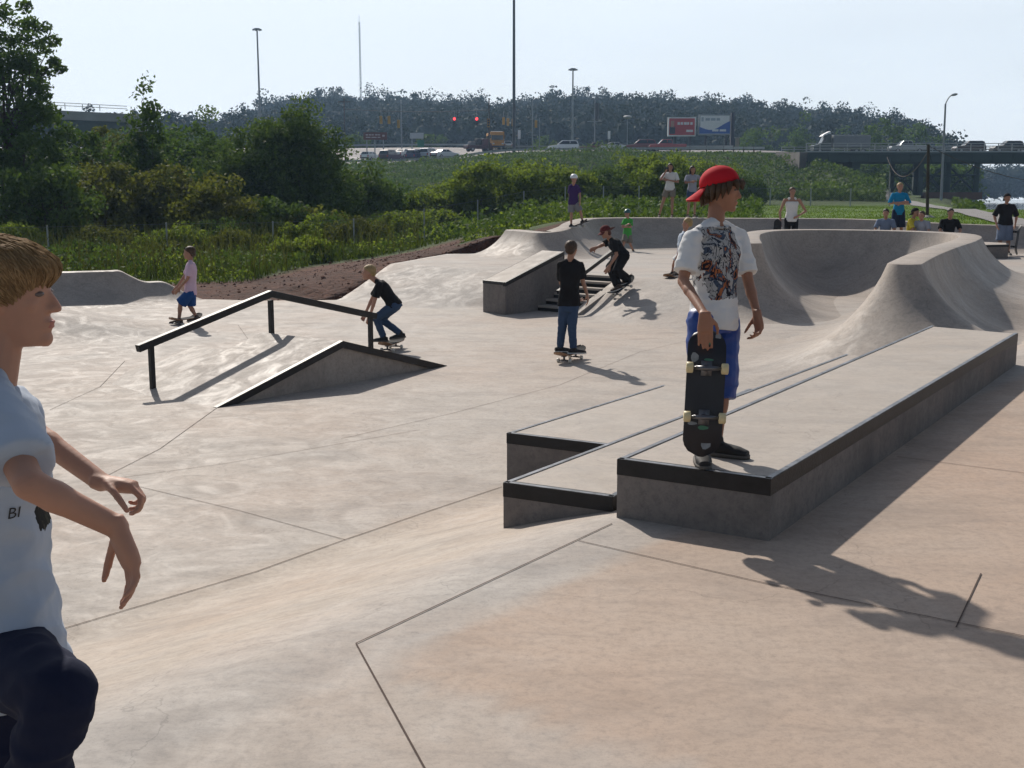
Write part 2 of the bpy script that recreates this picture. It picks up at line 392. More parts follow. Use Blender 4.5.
# stair footprint (for the pit under the steps)
DL = np.array([.62, .785]); DF = np.array([.785, -.62])       # long and front directions of the stair set
ST0 = np.array([.10, 22.98]); STW = 1.46; STL = 1.55; STZ = .035
# lower slab grid
gx = np.arange(-14.5, 33.3, .12); gy = np.concatenate([np.arange(-6.9, 2, .3), np.arange(2, 38, .12)])
X, Y = np.meshgrid(gx, gy); Z = floor_z(X, Y)
rx = X - ST0[0]; ry = Y - ST0[1]; a = rx * DF[0] + ry * DF[1]; bb = rx * DL[0] + ry * DL[1]
pit = (a > -.25) & (a < STW + .02) & (bb > .04) & (bb < STL - .05)
Z = np.where(pit, LOW - .02, Z)
ny, nx = X.shape; idx = np.arange(nx * ny).reshape(ny, nx)
cxm = (X[:-1, :-1] + X[1:, 1:]) / 2; cym = (Y[:-1, :-1] + Y[1:, 1:]) / 2
keep = inside(cxm, cym)
Fq = np.stack([idx[:-1, :-1], idx[:-1, 1:], idx[1:, 1:], idx[1:, :-1]], -1)[keep]
used, inv = np.unique(Fq.ravel(), return_inverse=True); Fq = inv.reshape(-1, 4)
V = np.stack([X.ravel(), Y.ravel(), Z.ravel()], -1)[used]
# snap outline vertices to the polygon
e = np.concatenate([Fq[:, [0, 1]], Fq[:, [1, 2]], Fq[:, [2, 3]], Fq[:, [3, 0]]]); key = np.sort(e, 1)
ku, cnt = np.unique(key[:, 0].astype(np.int64) * 10000000 + key[:, 1], return_counts=True)
be = ku[cnt == 1]; bv = np.unique(np.concatenate([be // 10000000, be % 10000000]))
d_, qx, qy, _ = edge_near(V[bv, 0], V[bv, 1]); m_ = d_ < .25
V[bv[m_], 0] = qx[m_]; V[bv[m_], 1] = qy[m_]; V[bv, 2] = floor_z(V[bv, 0], V[bv, 1])
nb = len(V); lower = V[bv].copy(); lower[:, 2] -= .5; mp_ = {int(q): nb + i for i, q in enumerate(bv)}
V = np.concatenate([V, lower])
sk = np.array([[int(k // 10000000), int(k % 10000000), mp_[int(k % 10000000)], mp_[int(k // 10000000)]] for k in be])
Fq = np.concatenate([Fq, sk])
flo = np_mesh('concrete_floor', V, Fq, CON, None, True); tag(flo, kind='structure')
# slab tint: neighbouring pours of concrete differ a little in colour
vx, vy = V[:, 0], V[:, 1]; uu = vx * EU[0] + vy * EU[1]; vv = vx * EV[0] + vy * EV[1]
tint = np.ones((len(V), 4), np.float32)
def tn(mask, c, w=1.0):
    for k in range(3): tint[:, k] *= 1 + (c[k] - 1) * mask * w
slabA = sstep((2.92 - vv) / .06) * sstep((uu - 2.92) / .06)
tn(slabA, (1.02, .915, .84))
tn(sstep((vv - 2.92) / .06) * sstep((3.75 - vv) / .5), (.97, 1.0, 1.03))
tn(sstep((vv - 3.6) / .3) * sstep((5.7 - vv) / .1), (1.01, .975, .93))
tn(sstep((uu - 17.0) / .4), (.97, 1.0, 1.03))
tn(sstep((vv - 12.5) / 1) * sstep((16.8 - uu) / 1), (.99, 1.01, 1.03))
ca = flo.data.color_attributes.new('tint', 'FLOAT_COLOR', 'POINT'); ca.data.foreach_set('color', tint.ravel())

# ------------------------------------------------------------ joints cut in the slab
def strip(mb, pts, wd=.012, lift=.004):
    q = []
    for a, b in zip(pts[:-1], pts[1:]):
        n = max(2, int((Vector(b) - Vector(a)).length / .12))
        for i in range(n): q.append(Vector(a).lerp(Vector(b), i / n))
    q.append(Vector(pts[-1])); L = []; Rr = []
    for i, p in enumerate(q):
        t = (q[min(i + 1, len(q) - 1)] - q[max(i - 1, 0)]).normalized(); nn = Vector((-t.y, t.x))
        for s, lst in ((1, L), (-1, Rr)):
            c = p + nn * wd / 2 * s; lst.append((c.x, c.y, gz(c.x, c.y) + lift))
    k = len(L); mb.add(L + Rr, [(i, i + 1, k + i + 1, k + i) for i in range(k - 1)])
def P2(px, py, z=0.0): p = P(px, py, z); return (p.x, p.y)
jm = MB()
strip(jm, [P2(428, 775), P2(356, 644), P2(612, 524)], .0065)
strip(jm, [P2(578, 541), P2(771, 585), P2(1030, 638)], .006)
strip(jm, [P2(981, 574), P2(956, 628)], .006)
strip(jm, [P2(60, 630, LOW), P2(256, 572, LOW), P2(345, 540, LOW), P2(430, 511, LOW), P2(502, 487, LOW)], .007)
strip(jm, [P2(345, 540, LOW), P2(240, 511, LOW), P2(140, 487, LOW)], .005)
strip(jm, [P2(99, 480, LOW), P2(160, 449, LOW), P2(217, 408, LOW)], .006)
strip(jm, [P2(341, 439, LOW), P2(450, 414, LOW), P2(560, 385, LOW), P2(640, 352, LOW), P2(700, 338, LOW)], .005)
strip(jm, [P2(120, 478, LOW), P2(230, 463, LOW), P2(420, 430, LOW)], .005)
strip(jm, [P2(50, 410, LOW), P2(100, 387, LOW), P2(125, 361, LOW)], .005)
strip(jm, [P2(238, 325, LOW), P2(250, 342, LOW)], .005)
strip(jm, [P2(897, 457), P2(1030, 474)], .006)
strip(jm, [P2(966, 329, -.3), P2(974, 302, -.03), P2(990, 288, 0)], .012)
jo = jm.build('joint_line', JOINT, flo)
# grip tape strip / scuffs are left to the material

# ------------------------------------------------------------ helpers for ramps
def catmull(pts, per=8):
    pts = [Vector(p) for p in pts]; o = []
    for i in range(len(pts) - 1):
        p0 = pts[max(i - 1, 0)]; p1 = pts[i]; p2 = pts[i + 1]; p3 = pts[min(i + 2, len(pts) - 1)]
        for k in range(per):
            t = k / per
            o.append(.5 * ((2 * p1) + (-p0 + p2) * t + (2 * p0 - 5 * p1 + 4 * p2 - p3) * t * t + (-p0 + 3 * p1 - 3 * p2 + p3) * t ** 3))
    o.append(pts[-1]); return o
def profile(rim, d, R0, n=12, sink=.015):
    """concave wall from the rim point down to the floor along horizontal direction d"""
    foot_guess = Vector((rim.x + d.x * 1.2, rim.y + d.y * 1.2)); h = rim.z - gz(foot_guess.x, foot_guess.y)
    Rr = max(R0, h * 1.02); th = math.acos(max(-1, min(1, 1 - h / Rr))); run = Rr * math.sin(th)
    fz = rim.z - h; pts = []
    for i in range(n + 1):
        a = th * (1 - i / n); x = run - Rr * math.sin(a); z = fz + Rr * (1 - math.cos(a))
        px, py = rim.x + d.x * x, rim.y + d.y * x
        if i > n * .55: z = max(z, gz(px, py) - sink * (i / n) ** 3) if i < n else gz(px, py) - sink
        pts.append(Vector((px, py, z)))
    return pts
def grid_faces(rows, flip=False):
    vs = [p for r in rows for p in r]; k = len(rows[0]); fs = []
    for i in range(len(rows) - 1):
        for j in range(k - 1):
            f = (i * k + j, i * k + j + 1, (i + 1) * k + j + 1, (i + 1) * k + j); fs.append(f[::-1] if flip else f)
    return vs, fs
def quarter(name, path, R0, deck, backdrop, per=8, side=1):
    """quarter pipe facing to the right of its path direction (side=1)"""
    c = catmull(path, per); rows = []
    for i, p in enumerate(c):
        t = c[min(i + 1, len(c) - 1)] - c[max(i - 1, 0)]; t.z = 0; t.normalize()
        n = Vector((t.y, -t.x, 0)) * side
        pr = profile(p, n, R0)
        lip = [p - n * deck + Vector((0, 0, -backdrop)), p - n * deck + Vector((0, 0, .004)), p - n * (deck * .5) + Vector((0, 0, .008)), p - n * .03 + Vector((0, 0, .006)), p + n * .012 + Vector((0, 0, -.006))]
        rows.append(lip + pr[1:])
    vs, fs = grid_faces(rows, side < 0); n0 = len(vs); k = len(rows[0])
    for e, r in ((0, rows[0]), (len(rows) - 1, rows[-1])):   # end caps
        base = [Vector((q.x, q.y, min(q.z, gz(q.x, q.y)) - .25)) for q in r]; m = len(vs); vs += base
        for j in range(k - 1):
            a, b2 = e * k + j, e * k + j + 1; fs.append((a, b2, m + j + 1, m + j))
    mb = MB().add(vs, fs); me = mb.mesh(name); o = link_mesh(name, me, CON_R, None, True)
    sharpen(o); return o
def sharpen(o, ang=35):
    me = o.data; bm = bmesh.new(); bm.from_mesh(me)
    for e in bm.edges: e.smooth = not (len(e.link_faces) == 2 and e.calc_face_angle(0) > R(ang))
    bm.to_mesh(me); bm.free()

# left quarter pipe
def PLN(px, py, a=(-12.5, 22.6), b=(-6.6, 24.9)):
    d = K(px, py, 1.0) - Vector((0, 0, CAMH)); dx, dy = b[0] - a[0], b[1] - a[1]
    t = (a[0] * dy - a[1] * dx) / (d.x * dy - d.y * dx); return Vector((0, 0, CAMH)) + d * t
ql = quarter('quarter_pipe', [PLN(*q) for q in ((-170, 274), (0, 273.5), (60, 272.6), (108, 271.3), (120, 271.3), (131, 276.5), (145, 282.2), (163, 282.4), (176, 288), (190, 295.5), (204, 300.5))], 1.2, .28, .75, 6)
tag(ql, 'low grey quarter pipe at far left, its rim stepping down towards the weeds', 'quarter pipe', 'concrete quarter pipes')
# back quarter pipe with the hip at its left end
RIM = [Vector((-.17, 31.7, .64)), Vector((.22, 30.95, .63)), Vector((.60, 30.3, .62)), Vector((.92, 30.15, .63)), Vector((1.27, 30.35, .66)), Vector((1.62, 31.4, .72)), Vector((1.85, 32.4, .80)), Vector((2.3, 33.9, .87)), Vector((2.9, 34.6, .88)), Vector((3.8, 34.9, .88)), Vector((5.4, 35.0, .87)), Vector((7.6, 35.0, .86)), Vector((9.6, 34.9, .85)), Vector((10.6, 34.4, .83)), Vector((11.3, 33.5, .80)), Vector((12.4, 33.0, .76)), Vector((14.4, 32.9, .70)), Vector((18, 32.5, .66))]
qb = quarter('quarter_pipe', RIM, 1.5, .42, .7, 6)
tag(qb, 'long grey quarter pipe with a rolling pale rim along the far side', 'quarter pipe', 'concrete quarter pipes')

# ------------------------------------------------------------ bowl wall: loop with two faces and rounded ends
def bowl():
    path = [(5.05, 15.1, .79), (5.9, 16.9, .80), (7.1, 19.3, .80), (8.3, 21.6, .80), (9.2, 23.7, .80), (9.35, 25.2, .80), (8.6, 26.5, .80), (7.2, 27.2, .80), (5.9, 26.7, .80), (5.1, 25.0, .80), (4.6, 22.9, .79), (4.35, 21.5, .76)]
    c = catmull(path, 7); rows = []; W = .42
    nn = []
    for i in range(len(c)):
        t = c[min(i + 1, len(c) - 1)] - c[max(i - 1, 0)]; t.z = 0; t.normalize(); nn.append(Vector((-t.y, t.x, 0)))   # left of path = inside
    for i_, (p, n) in enumerate(zip(c, nn)):
        f = i_ / (len(c) - 1); pin = profile(p + n * W / 2, n, 1.95 - .35 * f, 14); pout = profile(p - n * W / 2, -n, 1.5 - .55 * f, 12)
        rows.append(list(reversed(pin)) + [p + n * (W / 2 - .03) + Vector((0, 0, .008)), p - n * (W / 2 - .03) + Vector((0, 0, .008))] + pout)
    vs, fs = grid_faces(rows)
    # rounded ends: the outer profile is swept round the tip
    for e, sgn in ((0, 1), (len(c) - 1, -1)):
        p = c[e]; n = nn[e]; fan = []
        steps = 18
        for k in range(steps + 1):
            a = math.pi * k / steps
            fwd = (Vector((n.y, -n.x, 0))) * (-sgn)          # away from the wall
            d = n * math.cos(a) + fwd * math.sin(a)
            R0 = (1.95 + (1.5 - 1.95) * (k / steps) + .9 * math.sin(a)) if e == 0 else (1.6 + (.95 - 1.6) * (k / steps)); m = p + d * W / 2
            pr = profile(m, d, R0, 14)
            fan.append([p + Vector((0, 0, .009)), p + d * (W / 2 - .03) + Vector((0, 0, .008))] + pr)
        v2, f2 = grid_faces(fan, sgn < 0); o = len(vs); vs += v2; fs += [tuple(i + o for i in f) for f in f2]
    mb = MB().add(vs, fs); o = link_mesh('bowl_wall', mb.mesh('bowl_wall'), CON_R, None, True); sharpen(o, 32)
    return tag(o, 'tall curved grey concrete bowl wall with a pale rounded rim behind the long ledge', 'bowl wall')
bowl()

# ------------------------------------------------------------ ledges in the foreground
def ledge(name, label, q, ztop, zbot, band=.085, group=None, cat='ledge', edges=(0, 1, 3), topmat=None):
    """q: four plan corners ccw starting at front-left: front-left, front-right, back-right, back-left"""
    q = [Vector((a[0], a[1], 0)) for a in q]; c = sum(q, Vector()) / 4
    t = thing(name, label, cat, (c.x, c.y, zbot), 0, group)
    ins = .004
    def inset(p, d): return p + (c - p).normalized() * d
    qi = [inset(p, ins) for p in q]
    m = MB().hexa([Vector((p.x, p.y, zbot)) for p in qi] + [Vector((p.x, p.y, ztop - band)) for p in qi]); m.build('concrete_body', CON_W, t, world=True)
    qt = [inset(p, .05) for p in q]
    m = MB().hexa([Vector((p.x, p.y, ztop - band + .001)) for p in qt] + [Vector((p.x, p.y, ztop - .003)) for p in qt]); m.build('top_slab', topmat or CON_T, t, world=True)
    # angle-iron edging: vertical band plus a narrow worn lip on top
    sb = MB(); lb = MB()
    for i in edges:
        a, b = q[i], q[(i + 1) % 4]; ai, bi = inset(a, .062), inset(b, .062)
        sb.hexa([Vector((a.x, a.y, ztop - band)), Vector((b.x, b.y, ztop - band)), Vector((bi.x, bi.y, ztop - band)), Vector((ai.x, ai.y, ztop - band)),
                 Vector((a.x, a.y, ztop)), Vector((b.x, b.y, ztop)), Vector((bi.x, bi.y, ztop)), Vector((ai.x, ai.y, ztop))])
        d = (b - a).normalized(); nrm = Vector((-d.y, d.x, 0)); 
        if nrm.dot(c - a) < 0: nrm = -nrm
        a2 = a + nrm * .004; b2 = b + nrm * .004
        a3 = a + nrm * .034; b3 = b + nrm * .034; zl = ztop + .0025
        lb.add([Vector((a2.x, a2.y, zl)), Vector((b2.x, b2.y, zl)), Vector((b3.x, b3.y, zl)), Vector((a3.x, a3.y, zl))], [(0, 1, 2, 3)])
    s = sb.build('steel_edging', STEEL, t, world=True); l = lb.build('worn_lip', STEELG, t, world=True)
    return t
ZB = .32
A = P(617, 459, ZB); B = P(771, 479.5, ZB); Cc = P(1018, 336, ZB - .03); D = P(931, 328.5, ZB - .03)
ledge('grind_ledge', 'tallest and longest concrete ledge with black steel edging, boy with red cap standing on it', [A, B, Cc, D], ZB, -.35, .085, 'stepped concrete ledges')
M1 = P(503, 482.5, .05); M4 = P(846, 354, .05); 
M2 = A + (A - B) * 0.02; M2.z = 0
dirM = (P(614, 497.5, .05) - M1).normalized(); M2 = M1 + dirM * .70; Mf = P(880, 356, .05)
ledge('grind_ledge', 'middle step of the three ledges, long and narrow with black front band', [M1, M2, Mf, M4], .05, -.8, .085, 'stepped concrete ledges')
L1 = P(506.5, 433, -.2); L2 = P(620, 446.5, -.2); L4 = P(663, 385, -.2); L3 = P(752, 389, -.2)
ledge('grind_ledge', 'lowest and shortest of the three stepped ledges, leftmost with pale top', [L1, L2, L3, L4], -.2, -.85, .085, 'stepped concrete ledges')

# ------------------------------------------------------------ funbox with bank, black edge and kinked rail
fd = Vector((.607, .795, 0)); fp = Vector((-.795, .607, 0))
L = P(217, 408, LOW); Rr = P(447, 366, LOW); fd = (Rr - L).normalized(); fp = Vector((-fd.y, fd.x, 0)); half = (Rr - L).length / 2
AH = .53
fb = thing('wedge_ramp', 'low concrete wedge ramp with black steel edge under the kinked rail', 'ramp', tuple(L + fd * half))
W = 1.42
apx = L + fd * half + Vector((0, 0, AH))
m = MB(); dn = Vector((0, 0, -.12))
s3 = [L + dn, L + fd * .02, apx, Rr - fd * .02, Rr + dn]
m.prism([p + fp * .045 for p in s3], fp * W); m.build('ramp_body', CON_R, fb, bevel=0, world=True)
m = MB(); m.prism([p - Vector((0, 0, .07)) + fp * .05 for p in (L, apx, Rr)], fp * .02); m.build('side_wall', CON_W, fb, world=True)
m = MB()
for a, b in ((L, apx), (apx, Rr)):
    d = (b - a).normalized(); z = Vector((0, 0, .078))
    m.hexa([a - z + fp * .0, b - z, b - z + fp * .05, a - z + fp * .05, a + Vector((0, 0, .006)), b + Vector((0, 0, .006)), b + Vector((0, 0, .006)) + fp * .06, a + Vector((0, 0, .006)) + fp * .06])
m.build('steel_edging', STEEL, fb, world=True)
# lower hip on the far side
hp = thing('hipped_bank', 'low faceted concrete bank beside the wedge ramp, with a sharp pale ridge', 'ramp', tuple(L + fd * half + fp * W))
b0 = L + fp * (W + .03); e0 = Rr + fp * (W + .03)
c1 = P(105, 385, LOW); t1 = P(193, 346.5, LOW + .30); t2 = P(233, 350.5, LOW + .36); bk = t1 + fd * 1.5 + fp * .9; bk.z = LOW - .1
top = apx + fp * (W + .03); top.z -= .012
lo = Vector((0, 0, -.02))
bk1 = c1 + fp * .9 + fd * .9; bk1.z = LOW - .02
rb = top + fd * 1.6 + fp * .2; rb.z = LOW - .02
vs = [b0 + lo, top, t2, t1, c1 + lo, bk1, bk, rb]
fs = [(4, 0, 3), (0, 2, 3), (0, 1, 2), (4, 3, 5), (3, 6, 5), (3, 2, 6), (2, 1, 7), (2, 7, 6)]
mb = MB().add(vs, fs); o = link_mesh('bank_face', mb.mesh('bank_face'), CON_R, None, False); rel(o, hp)
# rail
p1 = Vector((-4.19, 13.46, LOW)); kk = lambda t, z: Vector((p1.x + .6085 * t, p1.y + .7935 * t, z))
zr0, zr1, zr2 = LOW + .575, LOW + 1.02, LOW + .60
rl = thing('grind_rail', 'black square steel rail kinked in the middle over the wedge ramp', 'rail', tuple(p1))
def sqbar(m, a, b, w2, h):
    d = (b - a).normalized(); s = d.cross(Vector((0, 0, 1))).normalized() * w2 / 2; u = s.cross(d).normalized() * h / 2
    m.hexa([a - s - u, a + s - u, b + s - u, b - s - u, a - s + u, a + s + u, b + s + u, b - s + u])
ra, rk, rb2 = kk(-.18, zr0 - .045), kk(1.82, zr1), kk(3.72, zr2 - .03)
m = MB(); sqbar(m, ra, rk + (rk - ra).normalized() * .01, .075, .085); m.build('top_bar', STEEL, rl, bevel=.006, world=True)
m = MB(); sqbar(m, rk - (rb2 - rk).normalized() * .012, rb2, .0745, .0845); m.build('top_bar', STEEL, rl, bevel=.006, world=True)
for t, zt in ((0, zr0), (1.82, zr1 - .04), (3.62, zr2)):
    q = kk(t, 0); zb = LOW - .05 if abs(t - 1.82) > .1 else LOW + AH - .12
    m = MB().box((q.x, q.y, (zb + zt - .04) / 2), (.055, .055, zt - .04 - zb), math.atan2(.7935, .6085)); m.build('post', STEEL, rl, bevel=.004, world=True)
    if abs(t - 1.82) > .1:
        m = MB().box((q.x, q.y, LOW + .006), (.13, .13, .012), math.atan2(.7935, .6085)); m.build('base_plate', STEEL, rl, world=True)

# ------------------------------------------------------------ stair set, hubba ledge, handrail
dl = Vector((DL[0], DL[1], 0)); df = Vector((DF[0], DF[1], 0)); s0 = Vector((ST0[0], ST0[1], 0))
st = thing('stairs', 'flight of six concrete steps with black painted risers between ledge and bank', 'stairs', (s0.x, s0.y, LOW))
NR = 6; rise = (STZ - LOW) / NR; tread = STL / NR
BLK = mat('black_riser_paint', (.012, .011, .011), .75, .3, 6)
m = MB(); rm = MB()
for i in range(NR):
    a = s0 + dl * (tread * i); z1 = LOW + rise * (i + 1)
    e = a + df * STW; f = a + dl * (STL + .2 - tread * i)
    m.hexa([Vector((a.x, a.y, LOW - .1)), Vector((e.x, e.y, LOW - .1)), Vector(((e + (f - a)).x, (e + (f - a)).y, LOW - .1)), Vector((f.x, f.y, LOW - .1)),
            Vector((a.x, a.y, z1)), Vector((e.x, e.y, z1)), Vector(((e + (f - a)).x, (e + (f - a)).y, z1 - .001 * (NR - i))), Vector((f.x, f.y, z1 - .001 * (NR - i)))])
    a2 = a - dl * .005; e2 = e - dl * .005
    r = rm.hexa([Vector((a2.x, a2.y, z1 - rise + .003)), Vector((e2.x, e2.y, z1 - rise + .003)), Vector((e2.x, e2.y, z1 - rise + .003)) + dl * .012, Vector((a2.x, a2.y, z1 - rise + .003)) + dl * .012,
             Vector((a2.x, a2.y, z1 - rise * .40)), Vector((e2.x, e2.y, z1 - rise * .40)), Vector((e2.x, e2.y, z1 - rise * .40)) + dl * .012, Vector((a2.x, a2.y, z1 - rise * .40)) + dl * .012])
m.build('steps', CON_T, st, world=True); rm.build('black_riser_band', BLK, st, world=True)
# flat curb beside the stairs
c0 = s0 + df * (STW + .004) - dl * .25; c1 = s0 + df * (STW + .004) + dl * (STL + .05)
m = MB().hexa([Vector((c0.x, c0.y, LOW - .1)), Vector((c0.x, c0.y, LOW - .1)) + df * .17, Vector((c1.x, c1.y, LOW - .1)) + df * .17, Vector((c1.x, c1.y, LOW - .1)),
               Vector((c0.x, c0.y, LOW + .03)), Vector((c0.x, c0.y, LOW + .03)) + df * .17, Vector((c1.x, c1.y, STZ + .05)) + df * .17, Vector((c1.x, c1.y, STZ + .05))])
m.build('side_curb', CON_T, st, world=True)
# hubba
h0 = P(483, 312, LOW) + Vector((0, 0, -.05)); h1 = P(505.5, 315, LOW) + Vector((0, 0, -.05)); hl = 1.85
hb = thing('hubba_ledge', 'sloping concrete hubba ledge with black steel edge, left of the stairs', 'ledge', (h0.x, h0.y, LOW))
b1 = h1 + dl * hl; b0_ = h0 + dl * hl
def at(p, z): return Vector((p.x, p.y, z))
zf, zb_ = .005, .50
m = MB().hexa([at(h0, LOW - .1), at(h1, LOW - .1), at(b1, LOW - .1), at(b0_, LOW - .1), at(h0, zf), at(h1, zf), at(b1, zb_), at(b0_, zb_)])
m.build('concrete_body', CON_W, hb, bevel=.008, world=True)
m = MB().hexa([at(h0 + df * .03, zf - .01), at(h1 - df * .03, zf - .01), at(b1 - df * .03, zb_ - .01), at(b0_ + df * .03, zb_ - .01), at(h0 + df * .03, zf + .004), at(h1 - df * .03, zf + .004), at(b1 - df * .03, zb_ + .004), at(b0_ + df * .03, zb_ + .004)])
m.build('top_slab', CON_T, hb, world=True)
m = MB()
for p, q in ((h1, b1),):
    o1 = p + df * .006; o2 = q + df * .006
    m.hexa([at(o1, zf - .07), at(o2, zb_ - .07), at(o2 - df * .07, zb_ - .07), at(o1 - df * .07, zf - .07), at(o1, zf + .008), at(o2, zb_ + .008), at(o2 - df * .05, zb_ + .008), at(o1 - df * .05, zf + .008)])
o1 = h0 - dl * .006; o2 = h1 - dl * .006
m.hexa([at(o1, zf - .05), at(o2, zf - .05), at(o2 + dl * .04, zf - .05), at(o1 + dl * .04, zf - .05), at(o1, zf + .006), at(o2, zf + .006), at(o2 + dl * .04, zf + .017), at(o1 + dl * .04, zf + .017)])
m.hexa([at(b1 + df * .006, .04), at(b1 + df * .006 + dl * .02, .04), at(b1 - df * .03 + dl * .02, .04), at(b1 - df * .03, .04), at(b1 + df * .006, zb_ + .006), at(b1 + df * .006 + dl * .02, zb_ + .006), at(b1 - df * .03 + dl * .02, zb_ + .006), at(b1 - df * .03, zb_ + .006)])
m.build('steel_edging', STEEL, hb, world=True)
# handrail
hr = thing('handrail', 'black steel handrail running down the middle of the stairs', 'rail', (s0.x + .8, s0.y, LOW))
q1 = s0 + df * 1.25 + dl * (STL + .0); q0 = s0 + df * 1.25 - dl * .35
t1_ = at(q1, STZ + .50); t0_ = at(q0, LOW + .42)
m = MB(); sqbar(m, t0_, t1_, .07, .075); m.build('top_bar', STEEL, hr, bevel=.005, world=True)
for q, z0, z1 in ((q1 - dl * .06, STZ - .02, STZ + .46), (q0 + dl * .12, LOW - .02, LOW + .42)):
    MB().box((q.x, q.y, (z0 + z1) / 2), (.055, .055, z1 - z0), math.atan2(DL[1], DL[0])).build('post', STEEL, hr, world=True)
# low pad people sit on
pq = [P(951, 257, 0), P(962, 259, 0), P(1000, 259, 0), P(1012, 250.5, 0), P(1000, 247, 0), P(950, 249, 0)]
pq = [Vector((9.0, 30.2, 0)), Vector((11.5, 29.3, 0)), Vector((12.5, 29.6, 0)), Vector((12.85, 30.5, 0)), Vector((12.2, 31.5, 0)), Vector((9.0, 31.7, 0))]
pd = thing('manual_pad', 'low six-sided grey concrete pad with black edge at far right', 'pad', (12.2, 30.5, 0))
cc = sum(pq, Vector()) / 6
def sc(p, k, z): q = cc + (p - cc) * k; return Vector((q.x, q.y, z))
MB().prism([sc(p, .995, -.1) for p in pq], (0, 0, .1 + .29)).build('concrete_body', CON_W, pd, world=True)
MB().prism([sc(p, 1.0, .29) for p in pq], (0, 0, .055)).build('steel_edging', STEEL, pd, world=True)
MB().prism([sc(p, .965, .33) for p in pq], (0, 0, .0185)).build('top_slab', CON_T, pd, world=True)
# ------------------------------------------------------------ land
def smooth01(a, b, x): return sstep((x - a) / (b - a))
NEAR = [(-260, 160, 205), (-60, 163, 200), (330, 165, 192), (402, 163.5, 188), (455, 160.5, 184), (485, 156, 181), (510, 153.5, 179), (585, 152.6, 176), (660, 152.3, 171), (720, 152, 164), (775, 152.3, 154), (808, 153.5, 142)]
FAR = [(-260, 146, 250), (-60, 147, 240), (330, 148.6, 226), (402, 147.6, 220), (455, 147.6, 215), (485, 148.6, 208), (510, 149.6, 203), (585, 150.3, 196), (660, 150.3, 190), (720, 150.2, 181), (775, 150.6, 168), (808, 151.8, 153)]
NR_ = np.array([list(KY(*q)) for q in NEAR]); FR_ = np.array([list(KY(*q)) for q in FAR])
def road_near(x): return np.interp(x, NR_[:, 0], NR_[:, 1]), np.interp(x, NR_[:, 0], NR_[:, 2])
def road_far(x): return np.interp(x, FR_[:, 0], FR_[:, 1]), np.interp(x, FR_[:, 0], FR_[:, 2])
RIDGE_PX = np.array([-400, -100, 60, 150, 200, 235, 262, 290, 330, 400, 450, 500, 560, 640, 700, 760, 800, 850, 900, 925, 940, 955, 968, 1060, 1400])
RIDGE_PY = np.array([130, 128, 126, 124, 121, 116, 104, 98, 95, 97, 98, 103, 97, 98, 99, 104, 108, 112, 119, 128, 137, 148, 170, 175, 175])
HY = 470.0; TREEH = 15.5
def ridge_h(x):   # ground height of the wooded ridge at distance HY
    px = 512 + FPX * x / (HY * CP)
    py = np.interp(px, RIDGE_PX, RIDGE_PY)
    return CAMH + (188 - py) / FPX * HY * 1.0 - TREEH
def nz2(x, y, s, seed=0.0):
    return (np.sin(x * s + 1.3 * np.sin(y * s * .7 + seed)) + np.sin(y * s * 1.31 + 1.7 * np.sin(x * s * .53 + seed * 2.1))) * .5
def land_z(x, y, park=True):
    x = np.asarray(x, float); y = np.asarray(y, float)
    ss = smooth01(-6.5, 2.5, x - .02 * (y - 30))
    b = -.52 + 1.12 * ss + .03 * nz2(x, y, .5)
    b = b + .10 * nz2(x, y, .11, 2.0) * smooth01(40, 70, y)
    # river side: the ground falls away on the right beyond the path
    fall = smooth01(.365, .43, x / np.maximum(y, 1)) * smooth01(60, 105, y)
    b = b - 6.2 * fall
    b = np.where(y > 0, b, -.5)
    # embankment up to the highway
    rn, rh = road_near(x); rf, fh = road_far(x)
    open_ = 1 - smooth01(32.0, 43.0, x)            # ends at the bridge abutment
    run = 62.0 - 25 * smooth01(0, 30, x)
    t = smooth01(0, 1, (y - (rn - run)) / run * 1.02)
    top = rh - .35
    bump = .55 * nz2(x, y, .16, 1.0) * (4 * t * (1 - t))
    left = smooth01(-45, -22, x) * .55 + .45
    z = b + (top - b) * t * open_ + bump * open_
    # behind the road
    tb = np.clip((y - rn) / np.maximum(rf - rn, 1), 0, 1)
    z = np.where(y > rn, b * (1 - open_) + ((rh + (fh - rh) * tb) - .35) * open_, z)
    tf = smooth01(0, 30, y - rf)
    z = np.where(y > rf, z - 2.0 * tf * open_, z)
    # wooded hill
    hill = smooth01(rf + 60, HY, y)
    hh = ridge_h(x * HY / np.maximum(y, 1)) * np.where(y > HY, 1, 1)
    base2 = np.where(x / np.maximum(y, 1) > .36, b, z)
    z = np.where(y > rf + 40, base2 * (1 - hill) + np.maximum(hh, np.where(x / np.maximum(y, 1) > .385, -6.0, -1.0)) * hill, z)
    if park:
        d, qx, qy, qz = edge_near(x, y); ins = inside(x, y)
        k = smooth01(.0, 2.8, d); near = (y < 60)
        z = np.where(near & ~ins, (qz - .05) * (1 - k) + z * k, z)
        z = np.where(ins, np.minimum(floor_z(x, y), qz) - .85, z)
    return z
xs = np.concatenate([-np.geomspace(16, 430, 70)[::-1], np.arange(-15.7, 20, .22), np.geomspace(20.2, 430, 75)])
ys = np.concatenate([np.arange(-40, 18, 4.0), np.arange(18, 42, .2), np.geomspace(42.2, 650, 170)])
X, Y = np.meshgrid(xs, ys); Z = land_z(X, Y)
ny, nx = X.shape; idx = np.arange(nx * ny).reshape(ny, nx)
Fq = np.stack([idx[:-1, :-1], idx[:-1, 1:], idx[1:, 1:], idx[1:, :-1]], -1).reshape(-1, 4)
V = np.stack([X.ravel(), Y.ravel(), Z.ravel()], -1)
land = np_mesh('terrain', V, Fq, TERR, None, True); tag(land, kind='structure')
colr = np.ones((len(V), 4), np.float32)
